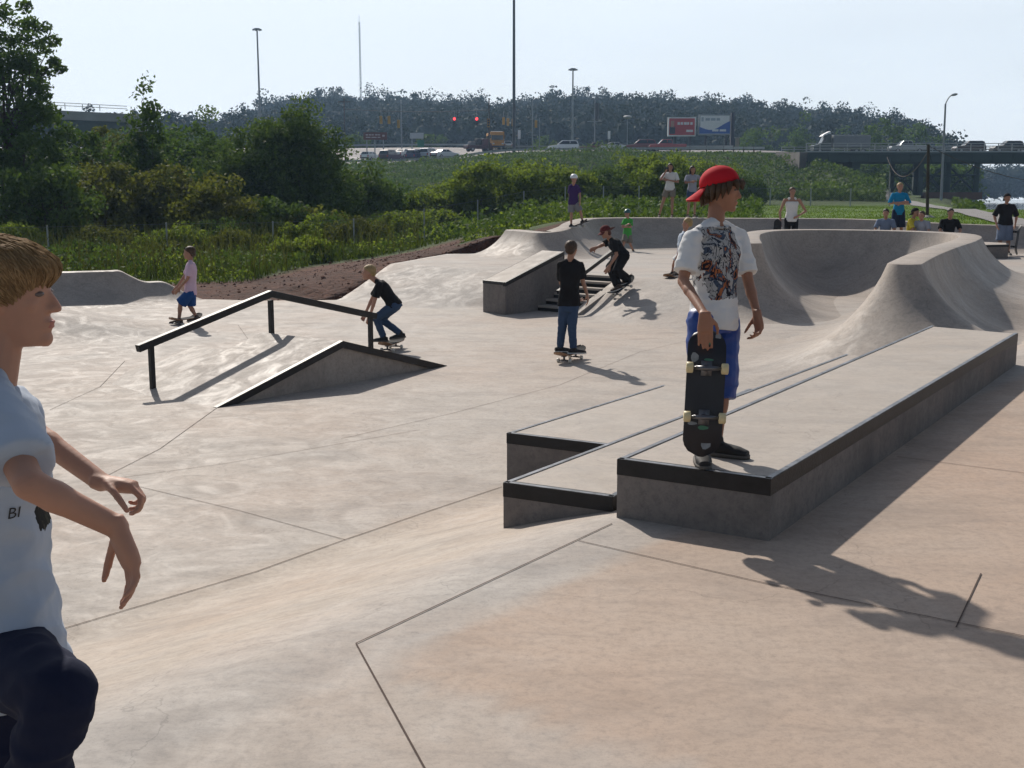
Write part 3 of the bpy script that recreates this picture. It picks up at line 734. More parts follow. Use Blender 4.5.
def setc(mask, c):
    for k in range(3): colr[:, k] = colr[:, k] * (1 - mask) + c[k] * mask
x, y = V[:, 0], V[:, 1]
setc(np.ones(len(V)), (.055, .078, .026))
lawn = smooth01(2.0, 6, x) * (1 - smooth01(74, 92, y - .2 * np.maximum(x - 10, 0))); setc(lawn, (.085, .135, .030))
rn, _ = road_near(x); emb = smooth01(rn - 60, rn - 30, y) * (y < rn + 2) * (x < 45); setc(emb * .8, (.050, .072, .026))
d, _, _, qz = edge_near(x, y); 
lim = np.where(x < -1.5, 3.2 + 3.2 * smooth01(-9, -3, x), .9)
dirt = (1 - smooth01(lim * .75, lim, d + .5 * nz2(x, y, 1.1))) * (y > 16) * (y < 60); setc(dirt, (.075, .034, .023))
bare = smooth01(.36, .40, x / np.maximum(y, 1)) * smooth01(60, 90, y) * (y < 400); setc(bare * .6, (.085, .075, .045))
ca = land.data.color_attributes.new('Col', 'FLOAT_COLOR', 'POINT'); ca.data.foreach_set('color', colr.ravel())
def lz(x, y): return float(land_z(np.array([x]), np.array([y]))[0])

# river
WATER = mat('river_water', (.05, .07, .075), .12, .1, .1, .6, 3, spec=.6, bdist=.06)
np_o = MB().add([(40, 95, -4.6), (428, 95, -4.6), (428, 645, -4.6), (90, 645, -4.6)], [(0, 1, 2, 3)]).build('river_water', WATER); tag(np_o, kind='structure')

# roads
ASPH = mat('road_surface', (.13, .115, .115), .8, .15, .4, .3, 3)
PATHM = mat('gravel_path', (.20, .19, .185), .95, .12, 1.0, .2, 20)
xr = np.unique(np.concatenate([np.linspace(-110, 34, 90), NR_[:, 0]])); xr = xr[xr <= NR_[-1, 0] + .01]
rows = []
for q in xr:
    a, ah = road_near(q); b_, bh = road_far(q)
    rows.append([Vector((q, a + .6, ah)), Vector((q, (a + b_) / 2, (ah + bh) / 2 + .1)), Vector((q, b_ - .6, bh))])
vs, fs = grid_faces(rows); rd = link_mesh('highway', MB().add(vs, fs).mesh('highway'), ASPH, None, True); tag(rd, kind='structure')
LINE = mat('road_paint', (.70, .70, .66), .7, .1, 4)
m = MB()
for f, dash in ((.06, False), (.94, False), (.35, True), (.65, True)):
    for i in range(len(xr) - 1):
        if dash and i % 3: continue
        r = []
        for q in (xr[i], xr[i + 1]):
            a, ah = road_near(q); b_, bh = road_far(q)
            for g in (f - .006, f + .006):
                mid = (ah + bh) / 2 + .1; z = ah + (mid - ah) * g * 2 if g < .5 else mid + (bh - mid) * (g * 2 - 1)
                r.append((q, a + .6 + (b_ - a - 1.2) * g, z + .02))
        m.add([r[0], r[2], r[3], r[1]], [(0, 1, 2, 3)])
m.build('lane_marking', LINE, rd)
# footpath to the river
pc = [P(862, 197.5, .55), P(885, 200, .55), P(915, 204, .55), P(960, 212, .55), P(1000, 221, .55), P(1060, 236, .5)]
wd = [1.6, 1.7, 1.7, 1.6, 1.5, 1.5]; cc_ = catmull(pc, 8); rows = []
for i, p in enumerate(cc_):
    t = (cc_[min(i + 1, len(cc_) - 1)] - cc_[max(i - 1, 0)]).normalized(); n = Vector((-t.y, t.x, 0)); rows.append([Vector((*(p + n * s)[:2], lz(*(p + n * s)[:2]) + .05)) for s in (.75, 0, -.75)])
vs, fs = grid_faces(rows); pth = link_mesh('footpath', MB().add(vs, fs).mesh('footpath'), PATHM, None, True); tag(pth, kind='structure')

# ------------------------------------------------------------ foliage machinery
rng = np.random.default_rng(11)
def rand_unit(n):
    v = rng.normal(size=(n, 3)); return v / np.linalg.norm(v, axis=1, keepdims=True)
def leaves(name, C, S, mt, parent=None, aspect=.6, upbias=.0):
    """one mesh of small rhombus leaves at centres C with sizes S"""
    n = len(C); a = rand_unit(n); b = rand_unit(n)
    if upbias: a[:, 2] += upbias; a /= np.linalg.norm(a, axis=1, keepdims=True)
    b = np.cross(a, b); b /= np.linalg.norm(b, axis=1, keepdims=True) + 1e-9
    S = np.asarray(S).reshape(-1, 1); a = a * S * .5; b = b * S * .5 * aspect
    V = np.stack([C - a, C + b - a * .1, C + a, C - b - a * .1], 1).reshape(-1, 3)
    F = np.arange(4 * n).reshape(-1, 4)
    return np_mesh(name, V, F, mt, parent)
def crown_pts(c, r, nclump, nleaf, cr, squash=.75, hollow=.45, seedshape=None):
    """clump centres through an ellipsoid volume, denser near the outside, then leaves round each"""
    u = rand_unit(nclump); rad = hollow + (1 - hollow) * rng.random(nclump) ** .6
    lump = 1 + .22 * np.sin(u[:, 0] * 5 + c[0]) * np.cos(u[:, 2] * 6 + c[1]) + .12 * rng.normal(size=nclump)
    cc = np.array(c) + u * (rad * lump)[:, None] * np.array(r)
    k = rng.integers(0, nclump, nleaf); sz = cr * (.6 + .8 * rng.random(nclump))
    off = rng.normal(size=(nleaf, 3)); off /= np.maximum(np.linalg.norm(off, axis=1, keepdims=True), .6)
    off *= (rng.random((nleaf, 1)) ** .4); off[:, 2] *= squash
    return cc[k] + off * sz[k][:, None], cc
def tree(name, label, cat, x, y, h, r, trunk_h, nclump, nleaf, cr, leaf, mt, group=None, stems=1, zb=None, lean=0.0, tr=.11, part='crown'):
    z0 = lz(x, y) if zb is None else zb
    t = thing(name, label, cat, (x, y, z0), 0, group)
    rz_ = (h - trunk_h) / 2; c = (lean, 0, trunk_h + rz_)
    pts, cc = crown_pts(c, (r, r * .9, rz_), nclump, nleaf, cr)
    pts[:, 2] = np.maximum(pts[:, 2], .05)
    leaves(part, pts, leaf * (.6 + .8 * rng.random(nleaf)), mt, t)
    m = MB()
    for s in range(stems):
        a = s * 2.4; ox = (.12 * r if stems > 1 else 0)
        b0 = Vector((math.cos(a) * ox, math.sin(a) * ox, -.2)); top = Vector((lean + math.cos(a) * ox * 2.5, math.sin(a) * ox * 2.5, trunk_h + rz_ * 1.3))
        mid = b0.lerp(top, .5) + Vector((.06 * h * math.sin(s * 3 + x), .03 * h, 0)) * .5
        m.tube([b0, mid, top], [tr, tr * .7, tr * .25], 6)
        for k in range(max(4, min(14, nclump // 6))):
            q = cc[rng.integers(0, len(cc))]; f = .35 + .5 * rng.random(); st_ = b0.lerp(mid, f * 2) if f < .5 else mid.lerp(top, f * 2 - 1)
            e = Vector(q); m.tube([st_, st_.lerp(e, .5) + Vector((0, 0, .08 * h * (rng.random() - .3))), e], [tr * .35, tr * .2, tr * .06], 5)
    m.build('trunk' if cat == 'tree' else 'stem', BARK, t)
    return t
def pxy(px, y): return ((px - 512) / FPX * (y * CP + (CAMH - lz((px - 512) / FPX * y, y)) * SP), y)
def htop(px, py, y, z0):
    return KY(px, py, y).z - z0
GT = 'trees and tall bushes beyond the skate park fence'
def T(name, label, cat, px, y, ytop, rpx, nclump, nleaf, cr, leaf, mt, trunk=.15, group=None, **kw):
    x, yy = pxy(px, y); z0 = lz(x, yy); h = htop(px, ytop, yy, z0) * 1.06; sc = FPX / yy
    return tree(name, label, cat, x, yy, h, rpx / sc, h * trunk, nclump, nleaf, cr, leaf, mt, group, **kw)
# --- the left thicket, near to far
T('tree', 'tall airy dark tree at the left edge, rising highest above the thicket', 'tree', 20, 47, 8, 50, 130, 14000, .45, .17, LEAF_DK, .22, stems=3, tr=.12)
T('tree', 'thin sapling with a few sparse leaves standing against the sky', 'tree', 149, 50, 74, 14, 26, 420, .30, .17, LEAF_DK, .42, stems=1, tr=.06)
T('tree', 'big round dense green tree left of the highway sign', 'tree', 285, 52, 122, 58, 330, 42000, .62, .15, LEAF_MD, .0, stems=2, tr=.16)
bl = [(12, 44, 128, 46, 'dark broad bush under the tall tree at the left edge', LEAF_DK), (70, 50, 132, 40, 'dark bush right of the tall airy tree', LEAF_DK), (112, 56, 136, 36, 'olive bush below the far end of the concrete overpass', LEAF_OL),
      (150, 49, 118, 22, 'leafy bush round the foot of the thin sapling', LEAF_DK), (190, 60, 133, 42, 'dark bush on the skyline between sapling and round tree', LEAF_DK), (222, 54, 150, 34, 'mid green bush touching the left side of the round tree', LEAF_MD),
      (50, 40, 170, 46, 'low dense bush behind the boy in the pale shirt', LEAF_MD), (110, 43, 168, 40, 'mid green bush in front of the overpass bushes', LEAF_OL), (170, 44, 172, 40, 'yellowish bush below the sapling', LEAF_OL), (215, 42, 188, 30, 'low olive bush at the foot of the round tree', LEAF_OL),
      (332, 54, 172, 24, 'low bush under the right side of the round tree', LEAF_MD), (362, 57, 172, 26, 'grey green bush with pale flower heads right of the round tree', LEAF_MD), (385, 60, 186, 20, 'small dark bush left of the fence posts', LEAF_DK),
      (262, 44, 205, 34, 'low dark bush in front of the round tree', LEAF_MD), (310, 45, 214, 26, 'low olive bush near the dirt strip', LEAF_OL), (130, 100, 134, 60, 'distant dark thicket below the overpass', LEAF_DK), (215, 110, 126, 60, 'distant thicket on the skyline left of the round tree', LEAF_DK)]
for px, y, yt, r, lab, mt_ in bl:
    T('bush', lab, 'bush', px, y, yt, r * 1.1, 80, int(6500 + r * 60), .55 * (y / 50), .17 * (y / 50) ** .7, mt_, .0, group='bushes in the left thicket', stems=3, tr=.05, part='foliage')
sh = [(424, 62, 200, 16, 'small olive shrub, leftmost of the pale row behind the fence'), (455, 64, 190, 17, 'pale shrub second from the left in the row behind the fence'), (482, 62, 172, 21, 'tall yellow green shrub left of the helmeted skater'),
      (512, 66, 176, 20, 'bushy pale shrub between two taller ones left of the helmeted skater'), (540, 62, 172, 22, 'round yellow green shrub just left of the helmeted skater'), (572, 66, 180, 18, 'pale shrub right behind the helmeted skater'),
      (606, 68, 178, 20, 'darker green shrub right of the helmeted skater'), (640, 70, 166, 18, 'upright shrub left of the two women'), (668, 66, 168, 20, 'shrub behind the woman taking a picture'), (700, 72, 172, 18, 'shrub behind the woman in the grey shirt'), (722, 75, 178, 15, 'shrub behind the red cap of the boy on the ledge'),
      (440, 58, 222, 12, 'knee high shrub by the fence at the end of the dirt strip'), (745, 84, 186, 14, 'small shrub right of the red cap')]
for i, (px, y, yt, r, lab) in enumerate(sh):
    T('shrub', lab, 'shrub', px, y, yt - 6, r * 1.5, 90, 8500, .50, .17, LEAF_MD if i in (6, 10, 12) else LEAF_LT, .0, group='shrubs in a row behind the fence', stems=4, tr=.03, part='foliage')
low = [(20, 37, 236), (58, 39, 228), (100, 36, 240), (140, 40, 226), (172, 37, 238), (206, 39, 230), (238, 36, 244), (262, 40, 228), (296, 38, 236), (330, 42, 226), (352, 40, 232), (378, 44, 224), (404, 46, 222), (80, 34, 256), (160, 34, 258), (228, 34, 262), (290, 36, 252)]
for i, (px, y, yt) in enumerate(low):
    T('bush', 'low weedy bush on the grass strip, number %d from the left edge' % (i + 1) if False else ['pale', 'dark', 'olive', 'bright'][i % 4] + ' low bush in the tall grass ' + ['under the tall airy tree', 'behind the hair of the left boy', 'below the overpass', 'below the sapling', 'left of the boy in pink', 'above the boy in pink', 'right of the boy in pink', 'left of the big round tree trunk', 'below the big round tree', 'below the right side of the round tree', 'by the grey fence post', 'left of the dirt strip top', 'beside the row of pale shrubs', 'just behind the left quarter pipe', 'behind the stepped rim of the quarter pipe', 'at the left end of the dirt strip', 'beside the middle of the dirt strip'][i],
      'bush', px + (i % 3) * 4, y + (i % 4), yt - 9, 24 + (i * 7) % 11, 44, 5600, .34, .11, [LEAF_LT, LEAF_DK, LEAF_OL, LEAF_MD][i % 4], .0, group='low bushes in the tall grass', stems=3, tr=.02, part='foliage')
# trees behind the highway and under the bridge
bt = [(352, 232, 138, 16, 'pale green tree standing behind the brown highway sign'), (428, 240, 136, 13, 'small tree behind the queue of cars'), (545, 245, 140, 14, 'low tree behind the school bus'), (755, 215, 124, 20, 'dark green tree right of the billboards'), (797, 225, 130, 15, 'round tree just above the left end of the bridge'), (835, 235, 138, 14, 'pale tree behind the box truck'),
      (878, 205, 122, 26, 'broad green tree rising behind the pickup on the bridge'), (915, 230, 128, 22, 'dark tree behind the bridge right of the broad green one'), (868, 172, 163, 22, 'dark tree seen under the bridge left of the pier'), (905, 180, 162, 22, 'dark tree seen under the bridge between the piers'), (938, 176, 164, 18, 'dark tree under the bridge behind the wooden pole'), (962, 190, 166, 16, 'dark tree under the bridge behind the cross braces'), (835, 168, 166, 16, 'tree in the shade under the left end of the bridge')]
for i, (px, y, yt, r, lab) in enumerate(bt):
    T('tree', lab, 'tree', px, y, yt, r, 50, 2400, 1.3, .55, LEAF_DK if i > 2 else LEAF_MD, .08, group='trees behind the highway and bridge', stems=1, tr=.2)

# ------------------------------------------------------------ tall grass and weeds
def blades(name, XY, H, W, mt, parent=None):
    n = len(XY); z = land_z(XY[:, 0], XY[:, 1]); ang = rng.random(n) * 2 * np.pi; lean = rng.normal(size=(n, 2)) * .18
    b = np.stack([XY[:, 0], XY[:, 1], z - .03], -1); d = np.stack([np.cos(ang), np.sin(ang), np.zeros(n)], -1) * (W / 2)[:, None]
    tip = b + np.stack([lean[:, 0] * H, lean[:, 1] * H, H], -1); mid = b + (tip - b) * .5 + np.stack([-lean[:, 0] * H * .15, -lean[:, 1] * H * .15, np.zeros(n)], -1)
    V = np.stack([b - d, b + d, mid + d * .8, mid - d * .8, tip + d * .1, tip - d * .1], 1).reshape(-1, 3)
    o = np.arange(n)[:, None] * 6
    F = np.concatenate([o + np.array([[0, 1, 2, 3]]), o + np.array([[3, 2, 4, 5]])])
    return np_mesh(name, V, F, mt, parent)
def scatter(n, ymin, ymax, pxa, pxb, cond=None):
    y = np.exp(rng.random(n) * (np.log(ymax) - np.log(ymin)) + np.log(ymin)); px = pxa + rng.random(n) * (pxb - pxa)
    x = (px - 512) / FPX * y; q = np.stack([x, y], -1)
    if cond is not None: q = q[cond(q[:, 0], q[:, 1])]
    return q
def off_slab(a, b2):
    d, _, _, _ = edge_near(a, b2); lim = np.where(a < -1.5, 3.0 + 3.2 * smooth01(-9, -3, a), 1.1)
    return (~inside(a, b2)) & (d > lim + .5 * nz2(a, b2, 1.1))
q = scatter(60000, 25, 75, -60, 700, off_slab); patch = .5 + .5 * nz2(q[:, 0], q[:, 1], .8, 3)
near_e = smooth01(24, 36, q[:, 1])
patch = patch * (.5 + .5 * nz2(q[:, 0], q[:, 1], 2.1, 8)) * 1.5
g = blades('tall_grass', q, (.14 + .42 * patch * near_e) * (1 - .62 * smooth01(-6, 0, q[:, 0])) * (.6 + .8 * rng.random(len(q))), np.full(len(q), .035) * (q[:, 1] / 35), GRASS); tag(g, 'tall green grass growing beyond the dirt strip and the fence', 'grass', kind='stuff')
q = scatter(3500, 29, 62, -60, 420, off_slab)
g = blades('weed_stalks', q, (.6 + .9 * rng.random(len(q))), np.full(len(q), .03) * (q[:, 1] / 35), WEED); tag(g, 'brownish seed stalks mixed into the weeds at left', 'weeds', kind='stuff')
q = scatter(60000, 27, 95, -60, 760, lambda a, b2: off_slab(a, b2) & (b2 > 29 + 2 * nz2(a, b2, .6)) & (nz2(a, b2, .9, 7) + .6 * nz2(a, b2, 2.3, 1) > -.25))
hh = rng.random(len(q)) * (.25 + .65 * (.5 + .5 * nz2(q[:, 0], q[:, 1], .35, 5))); C = np.stack([q[:, 0], q[:, 1], land_z(q[:, 0], q[:, 1]) + hh], -1)
g = leaves('leafy_weeds', C, .17 * (q[:, 1] / 45) * (.6 + .8 * rng.random(len(q))), LEAF_MD, None, .7); tag(g, 'knee high leafy weeds filling the ground between bushes and fence', 'weeds', kind='stuff')
q = scatter(24000, 25, 48, -60, 620, lambda a, b2: off_slab(a, b2) & (nz2(a, b2, 1.4, 2) + .5 * nz2(a, b2, 3.1, 4) > .0))
dq = np.clip((edge_near(q[:, 0], q[:, 1])[0] - 2) / 6, .15, 1)
C = np.stack([q[:, 0], q[:, 1], land_z(q[:, 0], q[:, 1]) + .04 + rng.random(len(q)) * .55 * dq], -1)
g = leaves('pale_weeds', C, .10 * (q[:, 1] / 35) * (.6 + .8 * rng.random(len(q))), LEAF_LT, None, .6, .5); tag(g, 'pale green low weeds in patches along the dirt strip', 'weeds', kind='stuff')
# creeper covered embankment
def embc(a, b2):
    rn, _ = road_near(a); return (b2 > rn - 66) & (b2 < rn - 2.2) & (a < 47)
q = scatter(210000, 80, 188, 200, 880, embc); lump = (.5 + .5 * nz2(q[:, 0], q[:, 1], .22, 4)) * (.5 + .5 * nz2(q[:, 0], q[:, 1], .55, 9))
C = np.stack([q[:, 0], q[:, 1], land_z(q[:, 0], q[:, 1]) + .1 + rng.random(len(q)) * (.3 + 2.0 * lump * smooth01(4, 14, road_near(q[:, 0])[0] - q[:, 1]))], -1)
g = leaves('creeper', C, .30 * (.6 + .8 * rng.random(len(q))), LEAF_MD, None, .8, .3); tag(g, 'leafy creeper covering the embankment below the highway', 'ground cover', kind='stuff')
q = scatter(26000, 38, 84, 700, 1030, off_slab)
g = blades('lawn_grass', q, .04 + .05 * rng.random(len(q)), np.full(len(q), .05), LAWN); tag(g, 'short mown grass behind the far quarter pipe', 'grass', kind='stuff')
q = scatter(3000, 60, 100, 900, 1100, lambda a, b2: (a / b2 > .372) & (b2 > 62) & (a / b2 < .40))
C = np.stack([q[:, 0], q[:, 1], land_z(q[:, 0], q[:, 1]) + .1 + rng.random(len(q)) * .8 * (.5 + .5 * nz2(q[:, 0], q[:, 1], .3))], -1)
g = leaves('bank_scrub', C, .3 * (.6 + .8 * rng.random(len(q))), LEAF_MD, None, .8); tag(g, 'scrub along the river bank right of the footpath', 'scrub', kind='stuff')
# dirt clods on the bare strip
q = scatter(2600, 24.5, 38, 190, 530, lambda a, b2: ~inside(a, b2) & ~off_slab(a, b2))
m = []; C = np.stack([q[:, 0], q[:, 1], land_z(q[:, 0], q[:, 1])], -1)
oct_ = np.array([[1, 0, 0], [0, 1, 0], [-1, 0, 0], [0, -1, 0], [0, 0, 1], [0, 0, -1.]]); of = np.array([[0, 1, 4], [1, 2, 4], [2, 3, 4], [3, 0, 4], [1, 0, 5], [2, 1, 5], [3, 2, 5], [0, 3, 5]])
n = len(C); sz = .008 + .035 * rng.random(n) ** 3
V = (C[:, None, :] + oct_[None] * (1 + .4 * rng.normal(size=(n, 6, 1))) * sz[:, None, None]).reshape(-1, 3); F = (np.arange(n)[:, None, None] * 6 + of[None]).reshape(-1, 3)
g = np_mesh('dirt_clods', V, F, DIRT); tag(g, 'loose red brown clods on the bare dirt strip', 'dirt', kind='stuff')

# ------------------------------------------------------------ far wood: one mass of crowns on the hill
def forest(name, spots, hts, nl, leaf, mt, label):
    Cs = []; Ss = []; cv = []; cf = []; nn_ = 0
    for (x, y, z), h in zip(spots, hts):
        r = h * (.30 + .12 * rng.random()); n = int(nl * (.7 + .6 * rng.random()))
        p, _ = crown_pts((x, y, z + h * .62), (r, r, h * .40), 12, n, h * .15, .8, .3); Cs.append(p); Ss.append(leaf * (.6 + .8 * rng.random(n)))
        th = np.linspace(.15, math.pi - .15, 6)[:, None]; ph = np.linspace(0, 2 * math.pi, 9)[None, :-1]; w_ = .42 + .14 * rng.random((6, 8))   # leafy core of the crown
        q = np.stack([x + r * w_ * np.sin(th) * np.cos(ph), y + r * w_ * np.sin(th) * np.sin(ph), z + h * .60 + h * .38 * w_ * np.cos(th) * np.ones_like(ph)], -1).reshape(-1, 3); cv.append(q)
        cf += [(nn_ + i * 8 + j, nn_ + i * 8 + (j + 1) % 8, nn_ + (i + 1) * 8 + (j + 1) % 8, nn_ + (i + 1) * 8 + j) for i in range(5) for j in range(8)]; nn_ += 48
    g = leaves(name, np.concatenate(Cs), np.concatenate(Ss), mt, None, .8); bm = bmesh.new(); bm.from_mesh(g.data); me2 = bpy.data.meshes.new('c'); me2.from_pydata(np.concatenate(cv).tolist(), [], cf); bm.from_mesh(me2); bm.to_mesh(g.data); bm.free(); bpy.data.meshes.remove(me2); tag(g, label, 'wood', kind='stuff'); return g
sp = []; hs = []
for i in range(1500):
    y = 285 + (HY + 30 - 285) * rng.random() ** .8; px = rng.uniform(100, 950); x = (px - 512) / FPX * y
    z = float(land_z(np.array([x]), np.array([y]), False)[0]); sp.append((x, y, z)); hs.append(rng.uniform(9, 14))
for i in range(260):   # skyline
    px = rng.uniform(225, 950); y = HY + rng.uniform(-8, 14); x = (px - 512) / FPX * y; z = float(land_z(np.array([x]), np.array([y]), False)[0]); sp.append((x, y, z)); hs.append(rng.choice([9, 11, 13, 16]) * rng.uniform(.85, 1.15))
forest('hill_wood', sp, hs, 430, .80, LEAF_FAR, 'dark wood covering the long hill behind the highway')
sp = []; hs = []
for i in range(170):
    px = rng.uniform(968, 1060); y = rng.uniform(470, 540); x = (px - 512) / FPX * y; sp.append((x, y, -4.5)); hs.append(rng.uniform(8, 18))
forest('far_bank_wood', sp, hs, 200, .9, LEAF_FAR, 'dark trees along the far bank of the river')
sp = []; hs = []
for i in range(200):
    px = rng.uniform(-60, 240); y = rng.uniform(280, 330); x = (px - 512) / FPX * y; z = KY(px, 138, y).z; sp.append((x, y, z - 6)); hs.append(rng.uniform(7, 10))
forest('skyline_wood', sp, hs, 150, .8, LEAF_FAR, 'distant treetops on the skyline left of the round tree')
# ------------------------------------------------------------ bridges
BRG = mat('bridge_girder_paint', (.035, .055, .048), .75, .25, .5)
CONF = mat('aged_concrete', (.26, .25, .235), .9, .2, .4)
BROWN = mat('rust_brown_beam', (.12, .065, .045), .9, .25, .5)
def cuboid(m, x0, x1, y0, y1, z0, z1): m.hexa([(x0, y0, z0), (x1, y0, z0), (x1, y1, z0), (x0, y1, z0), (x0, y0, z1), (x1, y0, z1), (x1, y1, z1), (x0, y1, z1)])
BY = 139.0; a = KY(806, 152.3, BY); dz = a.z; bx0 = a.x; bx1 = 100.0
bg_ = thing('road_bridge', 'long low dark green road bridge on steel towers at right, carrying traffic', 'bridge', (60, BY + 6, dz))
m = MB(); cuboid(m, bx0, bx1, BY, BY + 13, dz - .28, dz); m.build('deck', BRG, bg_, world=True)
m = MB()
for yy in (BY + .25, BY + 4, BY + 8.5, BY + 12.5):
    cuboid(m, bx0 + .1, bx1, yy - .02, yy + .02, dz - 1.02, dz - .281); cuboid(m, bx0 + .1, bx1, yy - .2, yy + .2, dz - 1.08, dz - 1.021)
for i in range(int((bx1 - bx0) / 2.4)): cuboid(m, bx0 + .3 + i * 2.4, bx0 + .36 + i * 2.4, BY + .04, BY + .23, dz - 1.02, dz - .281)
m.build('girder', BRG, bg_, world=True)
for yy, nm in ((BY + .12, 'railing'), (BY + 12.8, 'railing')):
    m = MB(); 
    for h in (.38, .72, 1.02): m.cyl((bx0, yy, dz + h), (bx1, yy, dz + h), .04, 6)
    for i in range(int((bx1 - bx0) / 1.6)): cuboid(m, bx0 + i * 1.6, bx0 + i * 1.6 + .09, yy - .05, yy + .05, dz, dz + 1.06)
    cuboid(m, bx0, bx1, yy - .1, yy + .1, dz + .001, dz + .16); m.build(nm, GALV, bg_, world=True)
m = MB(); cuboid(m, bx0 - .8, bx0 - .02, BY - .3, BY + 13.3, dz - 2.4, dz - .01); cuboid(m, bx0 - .02, bx0 + .9, BY + .01, BY + 13, dz - 3.5, dz - 1.32); m.build('abutment', mat('stained_concrete', (.12, .11, .10), .9, .3, .6), bg_, world=True)
def bx(px): return (px - 512) / FPX * (BY * CP + .6)
for px in (855,):
    x = bx(px); m = MB()
    for yy in (BY + 2, BY + 11): MB().box((x, yy, (dz - 1.9) / 2), (.75, .75, dz - 1.9)).build('pier', BRG, bg_, world=True)
    cuboid(m, x - .5, x + .5, BY + .6, BY + 12.4, dz - 1.9, dz - 1.082); m.build('pier_cap', BRG, bg_, world=True)
def tower(xa, xb):
    z0, z1 = .9, dz - 1.09
    for yy in (BY + 1, BY + 11.6):
        m = MB()
        for x in (xa, xb): m.box((x, yy, (z0 + z1) / 2), (.5, .5, z1 - z0))
        for (p, q) in (((xa, z0 + .3), (xb, z1 - .3)), ((xb, z0 + .3), (xa, z1 - .3))): m.tube([(p[0], yy + .27, p[1]), (q[0], yy + .27, q[1])], .13, 4)
        m.tube([(xa, yy - .27, (z0 + z1) / 2 + .4), (xb, yy - .27, (z0 + z1) / 2 + .4)], .10, 4)
        m.build('pier_frame', BRG, bg_, world=True)
    m = MB(); cuboid(m, xa + .26, xb + .6, BY + .4, BY + 1.3, z0 - .5, z0 + .35); m.build('footing_beam', BROWN, bg_, world=True)
tower(bx(921), bx(946)); tower(bx(948.5), bx(977)); tower(bx(1090), bx(1112))
# left overpass
o0 = KY(-190, 101, 140); o1 = KY(128, 116.5, 160); ov = thing('overpass', 'grey concrete overpass high in the thicket at left, with a thin railing', 'bridge', tuple((o0 + o1) / 2))
dv = (o1 - o0).normalized(); sd = Vector((-dv.y, dv.x, 0)).normalized()
def beam(m, p, q, d0, d1, z0, z1):
    m.hexa([p + sd * d0 + Vector((0, 0, z0)), q + sd * d0 + Vector((0, 0, z0)), q + sd * d1 + Vector((0, 0, z0)), p + sd * d1 + Vector((0, 0, z0)),
            p + sd * d0 + Vector((0, 0, z1)), q + sd * d0 + Vector((0, 0, z1)), q + sd * d1 + Vector((0, 0, z1)), p + sd * d1 + Vector((0, 0, z1))])
m = MB(); beam(m, o0, o1, 0, 10, -.75, .35); m.build('parapet_deck', CONF, ov, world=True)
m = MB(); beam(m, o0, o1 - dv * .1, .8, 1.2, -2.3, -.751); beam(m, o0, o1 - dv * .1, 5, 5.5, -2.3, -.751); m.build('girder', BRG, ov, world=True)
m = MB()
Ln = (o1 - o0).length; n = int(Ln / 2.2)
for h in (1.0, 1.35): m.cyl(o0 + Vector((0, 0, h)) + sd * .3, o1 + Vector((0, 0, h)) + sd * .3, .045, 5)
for i in range(n): p = o0 + dv * (i * 2.2) + sd * .3; m.cyl(p + Vector((0, 0, .55)), p + Vector((0, 0, 1.38)), .05, 5)
m.build('railing', GALV, ov, world=True)
m = MB(); m.box(tuple(o1 + sd * 5 + dv * 1.5 + Vector((0, 0, -2.2))), (3, 11, 5.2), math.atan2(dv.y, dv.x)); m.build('abutment', CONF, ov, world=True)
for f in (.3, .62, .8):
    p = o0.lerp(o1, f); m = MB()
    for s in (2, 8): q = p + sd * s; m.cyl((q.x, q.y, -1), (q.x, q.y, p.z - 2.3), .6, 10)
    m.build('pier', CONF, ov, world=True)

# ------------------------------------------------------------ guard rails, fences
def guardrail(label, fn, off, x0, x1, step):
    t = thing('guardrail', label, 'guardrail', (0, 0, 0), 0, 'highway guard rails'); xq = np.arange(x0, x1, 1.0); m = MB(); pts = []
    for q in xq: a, h = fn(np.array([q])); pts.append(Vector((q, float(a[0]) + off, float(h[0]) + .55)))
    t.location = pts[0]
    for i in range(len(pts) - 1):
        a, b = pts[i], pts[i + 1]
        for z0, z1, o in ((-.16, -.06, .0), (-.06, .06, .05), (.06, .16, .0)): m.add([a + Vector((0, -o, z0)), b + Vector((0, -o, z0)), b + Vector((0, -(.05 - o), z1)), a + Vector((0, -(.05 - o), z1))], [(0, 1, 2, 3)])
        m.add([a + Vector((0, .03, -.17)), b + Vector((0, .03, -.17)), b + Vector((0, .03, .17)), a + Vector((0, .03, .17))], [(0, 1, 2, 3)])
    m.build('rail_beam', GALV, t, world=True); acc = 0
    for i in range(len(pts) - 1):
        acc += (pts[i + 1] - pts[i]).length
        if acc > step: acc = 0; p = pts[i]; MB().box((p.x, p.y + .12, p.z - .25), (.14, .16, .95)).build('post', WOODP, t, world=True)
guardrail('low metal guard rail on wooden posts along the near edge of the highway', road_near, .0, -34, 33.4, 2.0)
guardrail('low metal guard rail along the far edge of the highway behind the traffic', road_far, .3, -48, 33.4, 3.2)
